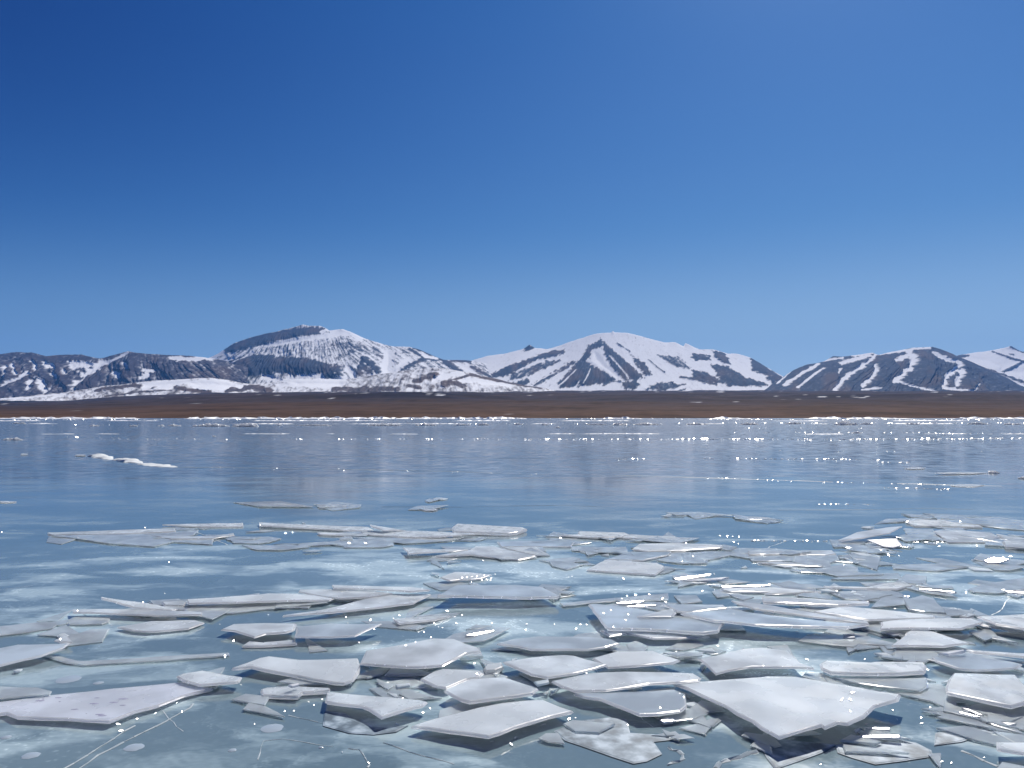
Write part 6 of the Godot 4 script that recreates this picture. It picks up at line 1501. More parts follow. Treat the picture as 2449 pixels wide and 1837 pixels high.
	chip("leftmost glinting chip behind the right of the grey ice sheet at the front right", Vector3(2.383, 0.002, -8.566), 0.021, Vector3(0.0383, 0.9397, 0.3397))
	chip("rightmost glinting chip behind the right of the grey ice sheet at the front right", Vector3(2.291, 0.002, -8.192), 0.024, Vector3(0.0325, 0.9532, 0.3007))
	chip("glinting ice chip behind the right of the white blade of ice rising to the right", Vector3(4.751, 0.002, -9.732), 0.031, Vector3(-0.1970, 0.9542, 0.2251))
	chip("leftmost glinting chip on the right part of the blinding ice slab flashing in the sun", Vector3(4.513, 0.002, -7.294), 0.024, Vector3(-0.2675, 0.9462, 0.1823))
	chip("rightmost glinting chip on the right part of the blinding ice slab flashing in the sun", Vector3(4.475, 0.002, -7.152), 0.018, Vector3(-0.2975, 0.9358, 0.1892))
	chip("leftmost glinting chip on the middle of the triangular white ice slab at right, pointing up", Vector3(2.426, 0.034, -4.763), 0.015, Vector3(-0.1813, 0.9631, 0.1990))
	chip("rightmost glinting chip on the middle of the triangular white ice slab at right, pointing up", Vector3(2.566, 0.002, -4.868), 0.016, Vector3(-0.1729, 0.9713, 0.1633))
	chip("glinting ice chip on the right part of the bright rounded ice slab with a glowing", Vector3(3.917, 0.002, -7.983), 0.025, Vector3(-0.2179, 0.9412, 0.2582))
	chip("leftmost glinting chip on the middle of the sparkling bluish ice slab standing clear", Vector3(-0.392, 0.029, -6.253), 0.018, Vector3(0.3415, 0.8863, 0.3129))
	chip("second chip from the left on the middle of the sparkling bluish ice slab standing clear", Vector3(-0.355, 0.028, -6.283), 0.018, Vector3(0.3459, 0.8937, 0.2858))
	chip("rightmost glinting chip on the middle of the sparkling bluish ice slab standing clear", Vector3(-0.317, 0.026, -6.308), 0.018, Vector3(0.3056, 0.9048, 0.2966))
	chip("leftmost glinting chip before the right of the small ice strip with dark blue streak behind", Vector3(-0.486, 0.002, -4.997), 0.011, Vector3(0.3785, 0.8858, 0.2683))
	chip("second chip from the left before the right of the small ice strip with dark blue", Vector3(-0.454, 0.002, -4.91), 0.014, Vector3(0.3955, 0.8787, 0.2673))
	chip("rightmost glinting chip before the right of the small ice strip with dark blue streak behind", Vector3(-0.427, 0.002, -4.896), 0.012, Vector3(0.3751, 0.8876, 0.2672))
	chip("glinting ice chip on the middle of the bluish ice slab with white front edge, right", Vector3(-1.029, 0.002, -4.997), 0.015, Vector3(0.4065, 0.8822, 0.2376))
	chip("leftmost glinting chip on the left part of the small ice strip with dark blue streak", Vector3(-0.762, 0.002, -5.117), 0.01, Vector3(0.4268, 0.8688, 0.2510))
	chip("rightmost glinting chip on the left part of the small ice strip with dark blue streak", Vector3(-0.733, 0.002, -5.192), 0.015, Vector3(0.4096, 0.8764, 0.2534))
	chip("glinting ice chip on the left part of the tiny clear ice tooth standing", Vector3(-2.563, 0.034, -4.525), 0.014, Vector3(0.6440, 0.7540, 0.1293))
	chip("leftmost glinting chip on the middle of the tall domed ice slab overlapping the long rounded", Vector3(-0.572, 0.067, -4.296), 0.011, Vector3(0.3893, 0.8851, 0.2549))
	chip("rightmost glinting chip on the middle of the tall domed ice slab overlapping the long rounded", Vector3(-0.525, 0.07, -4.344), 0.012, Vector3(0.3737, 0.8903, 0.2603))
	chip("glinting ice chip before the middle of the grey ice sheet below the triangular slab", Vector3(2.129, 0.002, -4.09), 0.012, Vector3(-0.1599, 0.9743, 0.1588))
	chip("leftmost glinting chip on the middle of the grey ice beam with a bright back edge", Vector3(0.778, 0.012, -5.619), 0.011, Vector3(0.1516, 0.9497, 0.2739))
	chip("rightmost glinting chip on the middle of the grey ice beam with a bright back edge", Vector3(0.831, 0.002, -5.746), 0.015, Vector3(0.1453, 0.9449, 0.2935))
	chip("leftmost glinting chip on the left part of the long straight ice beam slanting down", Vector3(1.602, 0.002, -5.444), 0.015, Vector3(-0.0017, 0.9662, 0.2577))
	chip("rightmost glinting chip on the left part of the long straight ice beam slanting down", Vector3(1.602, 0.049, -5.188), 0.013, Vector3(0.0095, 0.9726, 0.2322))
	chip("glinting ice chip left of the low ice plate with tan shade on the open ice", Vector3(2.445, 0.002, -8.548), 0.023, Vector3(-0.0155, 0.9509, 0.3090))
	chip("glinting ice chip on the middle of the wide pale ice sheet near the right end", Vector3(1.746, 0.026, -7.961), 0.021, Vector3(0.0691, 0.9442, 0.3221))
	chip("leftmost glinting chip on the left part of the domed clear ice piece with bright curved", Vector3(2.815, 0.013, -5.698), 0.014, Vector3(-0.1904, 0.9584, 0.2126))
	chip("rightmost glinting chip on the left part of the domed clear ice piece with bright curved", Vector3(2.853, 0.002, -5.731), 0.017, Vector3(-0.1895, 0.9627, 0.1931))
	chip("glinting ice chip behind the right of the grey clear ice sheet lying flat", Vector3(-4.272, 0.002, -9.231), 0.026, Vector3(0.6383, 0.7362, 0.2250))
	chip("glinting ice chip behind the left of the grey ice sheet below the left end", Vector3(-2.819, 0.037, -5.167), 0.015, Vector3(0.6508, 0.7486, 0.1267))
	chip("glinting ice chip before the middle of the translucent ice sheet under the long broad plank", Vector3(-1.593, 0.002, -5.211), 0.014, Vector3(0.5076, 0.8295, 0.2329))
	chip("glinting ice chip before the right of the small ice slab with upturned corners touching", Vector3(-1.311, 0.002, -3.865), 0.01, Vector3(0.4837, 0.8578, 0.1737))
	chip("glinting ice chip before the left of the broken ice bar with white highlights, left", Vector3(-1.033, 0.002, -3.505), 0.009, Vector3(0.4758, 0.8625, 0.1721))
	chip("glinting ice chip on the left part of the tall domed ice slab overlapping the long", Vector3(-0.609, 0.066, -4.278), 0.011, Vector3(0.4205, 0.8605, 0.2877))
	chip("glinting ice chip before the left of the clear ice piece beside the dark hollow, left", Vector3(0.789, 0.002, -3.266), 0.008, Vector3(0.0529, 0.9689, 0.2416))
	chip("glinting ice chip left of the small lower ice splinter in the shade of the wide", Vector3(1.845, 0.002, -4.633), 0.012, Vector3(-0.0944, 0.9635, 0.2506))
	chip("glinting ice chip before the middle of the small lower ice splinter in the shade", Vector3(1.942, 0.002, -4.601), 0.012, Vector3(-0.1033, 0.9765, 0.1892))
	chip("glinting ice chip behind the left of the bright ice sliver in front of the thick", Vector3(1.977, 0.002, -3.611), 0.01, Vector3(-0.1430, 0.9779, 0.1528))
	chip("leftmost glinting chip before the middle of the white ice slab cut off by the right", Vector3(2.894, 0.002, -4.72), 0.012, Vector3(-0.2355, 0.9612, 0.1436))
	chip("rightmost glinting chip before the middle of the white ice slab cut off by the right", Vector3(2.9, 0.002, -4.723), 0.013, Vector3(-0.2722, 0.9469, 0.1711))
	chip("leftmost glinting chip behind the right of the blue topped ice slab with pale curved front,", Vector3(0.426, 0.002, -4.968), 0.012, Vector3(0.2110, 0.9343, 0.2874))
	chip("rightmost glinting chip behind the right of the blue topped ice slab with pale curved front,", Vector3(0.465, 0.002, -4.968), 0.012, Vector3(0.1783, 0.9372, 0.2998))
	chip("glinting ice chip right of the flashing pink ice sliver resting on the grey beam", Vector3(1, 0.002, -5.797), 0.014, Vector3(0.1220, 0.9513, 0.2832))
	chip("glinting ice chip on the right part of the thin flashing ice sliver above the bright", Vector3(1.95, 0.028, -6.021), 0.015, Vector3(-0.0433, 0.9651, 0.2582))
	chip("glinting ice chip on the left part of the wide ice slab with dark shadow", Vector3(1.376, 0.074, -4.936), 0.012, Vector3(-0.0127, 0.9675, 0.2525))
	chip("glinting ice chip right of the grey ice sheet at the front right", Vector3(2.302, 0.002, -8.074), 0.02, Vector3(-0.0132, 0.9464, 0.3228))
	chip("leftmost glinting chip on the middle of the grey ice sheet at the front right", Vector3(1.528, 0.011, -7), 0.01, Vector3(0.1179, 0.9503, 0.2882))
	chip("rightmost glinting chip on the middle of the grey ice sheet at the front right", Vector3(1.662, 0.012, -7.302), 0.018, Vector3(0.0895, 0.9450, 0.3146))
	chip("glinting ice chip before the middle of the long white ice strip ending the far row", Vector3(1.464, 0.002, -8.176), 0.02, Vector3(0.1076, 0.9493, 0.2953))
	chip("glinting ice chip before the right of the bright rounded ice slab with a glowing front", Vector3(3.601, 0.002, -7.389), 0.019, Vector3(-0.1463, 0.9581, 0.2461))
	chip("glinting ice chip on the middle of the bright rounded ice slab with a glowing front", Vector3(3.668, 0.022, -7.858), 0.021, Vector3(-0.1748, 0.9595, 0.2209))
	chip("glinting ice chip behind the right of the pale clear ice sheet between the two", Vector3(-2.861, 0.002, -9.231), 0.023, Vector3(0.5471, 0.7953, 0.2613))
	chip("glinting ice chip before the middle of the crumpled clear ice piece under the left end", Vector3(-1.504, 0.002, -5.342), 0.013, Vector3(0.4712, 0.8572, 0.2077))
	chip("leftmost glinting chip behind the middle of the bluish ice slab with white front edge, right", Vector3(-1.097, 0.002, -5.211), 0.013, Vector3(0.4544, 0.8598, 0.2330))
	chip("rightmost glinting chip behind the middle of the bluish ice slab with white front edge, right", Vector3(-1.072, 0.002, -5.148), 0.01, Vector3(0.4462, 0.8575, 0.2561))
	chip("leftmost glinting chip behind the middle of the tall domed ice slab overlapping the long rounded", Vector3(-0.529, 0.002, -4.797), 0.011, Vector3(0.3751, 0.8903, 0.2584))
	chip("second chip from the left behind the middle of the tall domed ice slab overlapping", Vector3(-0.529, 0.002, -4.8), 0.011, Vector3(0.4042, 0.8668, 0.2921))
	chip("rightmost glinting chip behind the middle of the tall domed ice slab overlapping the long rounded", Vector3(-0.476, 0.002, -4.681), 0.01, Vector3(0.3513, 0.9013, 0.2536))
	chip("glinting ice chip behind the middle of the curved ice splinter in a blue gap behind", Vector3(2.108, 0.002, -4.511), 0.011, Vector3(-0.1387, 0.9681, 0.2087))
	chip("glinting ice chip before the middle of the long straight ice beam slanting down", Vector3(1.741, 0.002, -4.596), 0.011, Vector3(-0.0278, 0.9739, 0.2254))
	chip("glinting ice chip before the middle of the largest ice slab of the right half,", Vector3(1.152, 0.002, -2.994), 0.007, Vector3(-0.0505, 0.9858, 0.1604))
	chip("glinting ice chip right of the grey ice sheet under the rounded bar at right", Vector3(2.022, 0.002, -3.891), 0.01, Vector3(-0.1656, 0.9679, 0.1889))
	chip("glinting ice chip behind the middle of the grey ice sheet below the triangular slab", Vector3(2.291, 0.002, -4.487), 0.011, Vector3(-0.1561, 0.9720, 0.1756))
	chip("glinting ice chip before the left of the white ice strip in the far row, just", Vector3(0.52, 0.002, -8.462), 0.018, Vector3(0.2374, 0.9090, 0.3424))
	chip("glinting ice chip on the right part of the clear ice sheet behind the pale strip", Vector3(5.732, 0.002, -9.101), 0.023, Vector3(-0.2900, 0.9418, 0.1700))
	chip("glinting ice chip right of the smallest ice flake, just below the pale flake right", Vector3(3.054, 0.002, -6.742), 0.016, Vector3(-0.1150, 0.9585, 0.2608))
	chip("glinting ice chip on the right part of the long smooth ice tongue narrowing", Vector3(2.584, 0.002, -5.375), 0.013, Vector3(-0.1537, 0.9716, 0.1802))
	chip("glinting ice chip on the left part of the longest straight white ice plank", Vector3(-2.936, 0.032, -9.241), 0.021, Vector3(0.5464, 0.7921, 0.2720))
	chip("glinting ice chip right of the sparkling bluish ice slab standing clear at the centre", Vector3(-0.137, 0.002, -6.534), 0.014, Vector3(0.3284, 0.8885, 0.3204))
	chip("glinting ice chip on the middle of the pale ice sheet with upturned left tip", Vector3(-1.217, 0.044, -5.688), 0.013, Vector3(0.4655, 0.8571, 0.2207))
	chip("glinting ice chip behind the right of the flashing ice sliver left of the blue topped", Vector3(-0.127, 0.002, -4.997), 0.011, Vector3(0.2930, 0.9190, 0.2639))
	chip("glinting ice chip right of the grey ice sheet below the left end of the low", Vector3(-2.477, 0.002, -4.933), 0.012, Vector3(0.6446, 0.7519, 0.1388))
	chip("leftmost glinting chip before the right of the broken ice bar with white highlights, left", Vector3(-0.925, 0.002, -3.639), 0.006, Vector3(0.4358, 0.8801, 0.1883))
	chip("rightmost glinting chip before the right of the broken ice bar with white highlights, left", Vector3(-0.891, 0.002, -3.599), 0.007, Vector3(0.4504, 0.8737, 0.1838))
	chip("glinting ice chip behind the left of the curved ice splinter in a blue gap behind", Vector3(2.075, 0.002, -4.499), 0.01, Vector3(-0.1806, 0.9672, 0.1786))
	chip("glinting ice chip left of the thin flashing ice sliver above the bright edged strip", Vector3(1.512, 0.002, -5.947), 0.012, Vector3(0.0740, 0.9609, 0.2669))
	chip("glinting ice chip behind the right of the wide pale ice sheet near the right end", Vector3(2.256, 0.002, -8.609), 0.017, Vector3(0.0399, 0.9541, 0.2967))
	chip("glinting ice chip before the right of the ice slab with humped right end, back", Vector3(2.712, 0.012, -5.684), 0.012, Vector3(-0.1355, 0.9664, 0.2185))
	chip("glinting ice chip right of the small upper ice splinter in the shade of the wide", Vector3(2.104, 0.002, -4.832), 0.01, Vector3(-0.1337, 0.9745, 0.1803))
	chip("glinting ice chip before the middle of the sparkling bluish ice slab standing clear", Vector3(-0.318, 0.002, -6.236), 0.012, Vector3(0.3424, 0.8979, 0.2766))
	chip("glinting ice chip before the left of the pale ice sheet with upturned left tip", Vector3(-1.324, 0.002, -5.606), 0.011, Vector3(0.4548, 0.8642, 0.2151))
	chip("glinting ice chip left of the white ice slab with notched front edge, left", Vector3(-1.823, 0.002, -4.973), 0.01, Vector3(0.5200, 0.8321, 0.1931))
	chip("glinting ice chip before the left of the long grey ice ledge with wavy front, stretching", Vector3(-2.19, 0.002, -4.153), 0.008, Vector3(0.5969, 0.7910, 0.1340))
	chip("glinting ice chip left of the broken ice bar with white highlights, left of the boomerang", Vector3(-1.087, 0.002, -3.381), 0.006, Vector3(0.4891, 0.8507, 0.1926))
	chip("glinting ice chip before the middle of the low grey ice sheet with small glints left", Vector3(0.438, 0.002, -6.41), 0.011, Vector3(0.2351, 0.9090, 0.3442))
	chip("leftmost glinting chip before the right of the low grey ice sheet with small glints left", Vector3(0.458, 0.002, -6.42), 0.011, Vector3(0.1868, 0.9326, 0.3089))
	chip("rightmost glinting chip before the right of the low grey ice sheet with small glints left", Vector3(0.487, 0.002, -6.445), 0.011, Vector3(0.1923, 0.9259, 0.3251))
	chip("glinting ice chip on the right part of the curved clear ice sheet lying left", Vector3(2.871, 0.013, -6.876), 0.012, Vector3(-0.1360, 0.9618, 0.2377))
	chip("glinting ice chip on the right part of the white ice slab cut off", Vector3(3.011, 0.035, -4.759), 0.009, Vector3(-0.2809, 0.9445, 0.1704))
	chip("glinting ice chip before the left of the longest straight white ice plank", Vector3(-2.446, 0.002, -8.844), 0.015, Vector3(0.5470, 0.7959, 0.2595))
	chip("glinting ice chip right of the pale clear ice sheet between the two far left planks", Vector3(-2.52, 0.002, -8.816), 0.015, Vector3(0.5421, 0.7986, 0.2614))
	chip("glinting ice chip on the right part of the white ice stick leaning up", Vector3(-2.392, 0.047, -5.294), 0.01, Vector3(0.5734, 0.8029, 0.1631))
	chip("glinting ice chip before the middle of the long grey ice ledge with wavy front, stretching", Vector3(-2.118, 0.002, -4.153), 0.007, Vector3(0.5633, 0.8172, 0.1218))
	chip("glinting ice chip on the left part of the grey ice sheet at the front right", Vector3(1.514, 0.011, -7.059), 0.01, Vector3(0.0784, 0.9517, 0.2970))
	chip("glinting ice chip before the middle of the thin white ice flake at the left edge,", Vector3(-5.716, 0.002, -8.881), 0.015, Vector3(0.7201, 0.6831, 0.1216))
	chip("glinting ice chip on the right part of the grey ice sheet below the left end", Vector3(-2.528, 0.002, -5.003), 0.008, Vector3(0.6106, 0.7799, 0.1377))
	chip("glinting ice chip on the left part of the grey clear ice sheet lying flat", Vector3(-4.618, 0.016, -8.43), 0.011, Vector3(0.6624, 0.7279, 0.1770))
	chip("glinting ice chip behind the left of the stubby ice plank just right of the leaning", Vector3(-2.548, 0.002, -5.837), 0.008, Vector3(0.6151, 0.7601, 0.2095))
	glitter([-21.92, -45.07, 0.065, -19.39, -45.23, 0.054, -13.78, -45.28, 0.063, -17.95, -45.36, 0.054, -15.08, -44.85, 0.04, -9.75, -44.49, 0.079, -22.83, -45.24, 0.042, -12.88, -45.03, 0.043, -17.90, -44.55, 0.077, -20.60, -45.30, 0.084, -15.80, -44.70, 0.042, -23.33, -44.86, 0.061, -22.99, -44.63, 0.071, -12.59, -45.19, 0.076, -23.11, -44.70, 0.062, -19.25, -44.90, 0.083, -20.47, -45.31, 0.065, -20.92, -45.34, 0.047, -23.67, -45.31, 0.056, -19.67, -44.72, 0.052, -17.01, -45.20, 0.055, -24.12, -45.28, 0.041, -13.47, -44.78, 0.046, -17.12, -44.52, 0.043, -12.25, -44.87, 0.059, -12.03, -44.90, 0.06, -14.01, -44.41, 0.052, -11.99, -44.61, 0.065, -18.36, -45.07, 0.041, -22.55, -45.41, 0.077, -20.64, -45.29, 0.043, -11.82, -44.46, 0.067, -20.22, -45.21, 0.053, -17.62, -45.23, 0.06, -20.19, -44.55, 0.085, -16.30, -45.12, 0.083, -19.76, -45.09, 0.039, -18.65, -44.96, 0.062, -8.46, -44.89, 0.046, -8.02, -45.28, 0.065, -9.85, -45.34, 0.061, -8.19, -44.81, 0.07, -3.98, -44.74, 0.078, -2.96, -44.99, 0.06, -2.11, -45.22, 0.079, -4.91, -45.32, 0.084, -2.84, -44.77, 0.078, -3.52, -45.23, 0.07, -5.95, -44.58, 0.082, -3.37, -44.81, 0.086, -4.53, -44.71, 0.056, -9.92, -45.24, 0.064, -9.18, -44.58, 0.072, -4.98, -44.77, 0.076, -6.18, -45.36, 0.083, -4.01, -44.89, 0.07, -4.78, -45.30, 0.08, -8.12, -45.29, 0.059, -4.19, -45.17, 0.08, -2.16, -44.90, 0.063])
	glitter([-6.18, -44.72, 0.08, -5.06, -44.76, 0.049, -8.94, -45.12, 0.081, -7.61, -44.83, 0.046, -9.65, -45.11, 0.078, -4.45, -44.73, 0.058, -5.90, -44.92, 0.067, -9.06, -44.53, 0.055, -2.13, -44.49, 0.046, -6.32, -44.59, 0.089, -6.47, -45.11, 0.056, -2.42, -45.16, 0.072, -8.94, -44.87, 0.09, -8.96, -44.59, 0.069, -2.87, -44.70, 0.056, -2.80, -44.90, 0.046, -10.07, -44.90, 0.067, -7.70, -45.23, 0.062, -7.47, -44.57, 0.046, -3.96, -44.58, 0.051, -2.55, -44.69, 0.086, -7.76, -45.01, 0.064, -1.97, -44.81, 0.062, 3.10, -44.83, 0.058, -0.76, -44.52, 0.074, 9.05, -44.54, 0.074, 4.08, -44.86, 0.082, 9.17, -43.95, 0.113, 5.41, -44.12, 0.121, 4.48, -44.35, 0.057, 6.65, -44.48, 0.109, 5.64, -44.69, 0.058, 8.97, -44.66, 0.09, 2.10, -44.87, 0.108, 9.52, -44.51, 0.103, 1.59, -44.65, 0.082, 0.02, -45.10, 0.07, 8.66, -44.34, 0.071, 8.57, -43.88, 0.087, -0.31, -45.09, 0.061, 2.09, -45.06, 0.072, 1.09, -44.67, 0.118, 6.86, -44.51, 0.085, 4.22, -44.68, 0.079, -1.24, -45.06, 0.125, -0.48, -44.81, 0.1, 8.21, -44.62, 0.075, 0.97, -44.83, 0.087, 9.15, -43.99, 0.118, -1.73, -45.32, 0.107, 8.54, -44.36, 0.097, -1.97, -44.99, 0.122, 7.67, -44.06, 0.124, 0.98, -45.10, 0.066, 4.18, -44.40, 0.122, 6.50, -44.31, 0.109, 3.43, -44.56, 0.057, 7.26, -44.65, 0.122, 5.65, -44.67, 0.064, 1.01, -44.61, 0.104])
	glitter([-0.64, -45.22, 0.093, 4.91, -44.63, 0.071, 5.16, -44.97, 0.077, 3.44, -44.19, 0.1, 8.40, -44.37, 0.072, 0.95, -44.31, 0.104, 1.68, -45.15, 0.091, 5.98, -44.55, 0.073, 5.83, -44.09, 0.07, -1.57, -45.02, 0.085, 6.10, -44.75, 0.113, 6.72, -44.43, 0.069, 9.43, -44.47, 0.115, 0.77, -45.01, 0.11, 1.51, -44.29, 0.089, 0.25, -45.03, 0.085, 5.81, -44.07, 0.064, 2.70, -44.91, 0.125, -0.29, -45.22, 0.059, 2.66, -44.28, 0.117, 6.58, -43.99, 0.121, 1.94, -44.98, 0.122, 6.87, -44.86, 0.104, 2.51, -44.77, 0.078, 0.04, -45.25, 0.075, 2.17, -44.25, 0.062, 9.39, -44.57, 0.081, 7.63, -44.09, 0.085, -1.38, -44.88, 0.081, 8.87, -44.61, 0.082, 8.64, -44.77, 0.085, 7.52, -44.15, 0.057, -1.57, -45.28, 0.122, 1.07, -44.50, 0.118, 2.05, -44.89, 0.124, 5.32, -44.73, 0.107, 1.78, -44.90, 0.055, 6.85, -44.05, 0.1, 9.18, -44.75, 0.072, 3.60, -44.18, 0.122, 2.61, -44.88, 0.086, 3.82, -44.19, 0.067, 7.42, -44.18, 0.114, 7.10, -44.32, 0.078, 1.82, -44.82, 0.111, -1.04, -45.13, 0.109, 0.97, -45.14, 0.057, 4.56, -44.71, 0.125, 16.18, -44.06, 0.09, 10.18, -45.36, 0.111, 15.02, -44.65, 0.088, 12.68, -44.67, 0.127, 15.19, -44.26, 0.127, 10.32, -44.65, 0.091, 13.92, -44.80, 0.134, 11.06, -45.15, 0.087, 10.56, -44.59, 0.117, 12.03, -44.93, 0.157, 13.50, -44.97, 0.141, 14.42, -44.19, 0.074])
	glitter([13.08, -44.45, 0.142, 16.74, -44.90, 0.095, 10.44, -45.25, 0.155, 13.89, -44.29, 0.099, 16.23, -44.55, 0.091, 15.39, -44.16, 0.075, 14.08, -44.56, 0.085, 12.43, -45.14, 0.084, 11.42, -44.79, 0.124, 11.15, -45.36, 0.095, 14.85, -44.91, 0.095, 10.97, -44.64, 0.114, 10.02, -45.37, 0.101, 13.72, -44.57, 0.073, 10.68, -44.75, 0.102, 11.72, -45.04, 0.153, 11.88, -44.78, 0.097, 12.62, -44.45, 0.156, 12.38, -45.09, 0.133, 11.16, -45.37, 0.149, 12.69, -44.48, 0.102, 16.35, -44.53, 0.081, 9.54, -44.98, 0.123, 16.69, -44.85, 0.126, 12.35, -44.80, 0.078, 11.66, -44.84, 0.15, 10.30, -44.98, 0.138, 17.09, -44.72, 0.079, 16.64, -44.03, 0.111, 9.77, -44.61, 0.099, 16.46, -44.37, 0.144, 10.64, -44.67, 0.084, 12.53, -44.47, 0.141, 10.94, -45.18, 0.102, 13.54, -44.82, 0.077, 11.33, -44.68, 0.147, 9.75, -44.95, 0.133, 9.67, -44.70, 0.074, 14.13, -44.62, 0.124, 11.87, -44.92, 0.119, 12.74, -44.63, 0.106, 13.01, -45.21, 0.123, 13.36, -44.98, 0.137, 15.56, -44.59, 0.083, 13.26, -45.11, 0.078, 12.93, -45.15, 0.107, 13.57, -45.15, 0.125, 10.04, -44.77, 0.135, 13.58, -45.13, 0.113, 12.30, -44.39, 0.077, 15.98, -44.06, 0.134, 15.91, -44.82, 0.159, 13.18, -44.32, 0.149, 10.68, -44.67, 0.149, 9.98, -45.13, 0.134, 10.60, -44.57, 0.089, 15.94, -44.86, 0.114, 16.73, -44.74, 0.092, 23.56, -45.06, 0.064, 19.61, -44.51, 0.14])
	glitter([25.46, -44.90, 0.077, 27.24, -45.87, 0.114, 25.19, -45.31, 0.143, 24.05, -44.93, 0.141, 18.35, -43.61, 0.11, 21.95, -44.38, 0.083, 29.65, -45.89, 0.1, 26.79, -45.51, 0.08, 26.74, -45.84, 0.141, 20.29, -44.23, 0.144, 24.40, -44.91, 0.09, 17.46, -44.25, 0.07, 24.90, -45.20, 0.109, 28.68, -46.10, 0.087, 25.59, -45.66, 0.063, 21.77, -44.93, 0.092, 19.95, -44.22, 0.109, 19.69, -44.14, 0.099, 18.73, -43.72, 0.078, 19.23, -44.50, 0.113, 27.98, -45.43, 0.102, 20.68, -44.82, 0.116, 24.26, -45.15, 0.12, 22.49, -44.36, 0.125, 20.12, -43.99, 0.062, 23.84, -45.04, 0.083, 17.87, -43.70, 0.057, 23.82, -44.59, 0.073, 19.64, -44.15, 0.102, 25.03, -44.90, 0.077, 21.12, -44.66, 0.063, 28.21, -45.47, 0.132, 17.23, -43.54, 0.118, 22.85, -44.58, 0.1, 20.17, -44.66, 0.079, 17.80, -44.06, 0.121, 25.69, -44.98, 0.128, 20.47, -44.33, 0.096, 27.06, -45.49, 0.088, 24.95, -44.76, 0.081, 28.55, -46.18, 0.09, 20.03, -44.10, 0.14, 26.62, -45.58, 0.146, 21.38, -44.75, 0.14, 24.95, -44.98, 0.123, 29.57, -45.97, 0.147, 25.71, -44.98, 0.102, 26.21, -45.30, 0.091, 19.79, -44.16, 0.065, 28.87, -46.13, 0.068, 18.40, -43.67, 0.086, 19.16, -44.55, 0.062, 25.77, -45.17, 0.127, 26.65, -45.81, 0.119, 21.56, -44.30, 0.131, 28.66, -46.16, 0.149, 28.44, -45.37, 0.074, 19.92, -44.61, 0.061, 27.66, -45.35, 0.124, 27.47, -45.47, 0.091])
	glitter([18.63, -44.40, 0.123, 19.82, -44.42, 0.095, 17.61, -44.09, 0.081, 26.21, -45.47, 0.093, 29.35, -45.90, 0.148, 25.14, -45.58, 0.101, 22.48, -44.50, 0.09, 25.97, -45.29, 0.083, 28.27, -46.07, 0.144, 19.53, -44.63, 0.076, 26.47, -45.00, 0.063, 23.29, -44.87, 0.132, 19.50, -44.22, 0.088, 27.77, -45.84, 0.155, 20.84, -44.68, 0.121, 23.57, -45.24, 0.119, 18.14, -43.74, 0.116, 26.98, -45.39, 0.097, 22.21, -44.77, 0.139, 18.17, -43.67, 0.059, 19.86, -44.47, 0.137, 23.47, -44.99, 0.141, 20.12, -44.35, 0.105, 26.49, -45.20, 0.123, 21.59, -44.71, 0.073, 27.68, -45.48, 0.134, 19.34, -44.24, 0.125, 24.59, -45.40, 0.104, 28.48, -45.98, 0.083, 20.85, -44.27, 0.132, 19.27, -44.46, 0.079, 21.23, -44.49, 0.073, 21.40, -44.80, 0.146, 26.52, -45.76, 0.154, 18.54, -44.14, 0.142, 27.02, -45.30, 0.104, 19.59, -44.11, 0.067, 19.81, -44.36, 0.061, 22.01, -44.40, 0.121, 23.34, -44.76, 0.102, 18.94, -44.03, 0.092, 26.23, -45.02, 0.102, 24.21, -44.81, 0.099, 19.95, -44.10, 0.134, 26.77, -45.29, 0.143, 25.60, -45.14, 0.104, 21.02, -44.37, 0.067, 22.27, -44.45, 0.123, 25.17, -45.40, 0.101, 22.78, -44.67, 0.097, 25.39, -44.86, 0.078, 25.21, -44.96, 0.097, 23.05, -44.43, 0.063, 24.11, -45.29, 0.133, 29.03, -45.83, 0.075, 24.32, -45.00, 0.127, 23.49, -44.78, 0.135, 23.72, -45.01, 0.147, 3.22, -23.94, 0.046, 3.84, -24.19, 0.064])
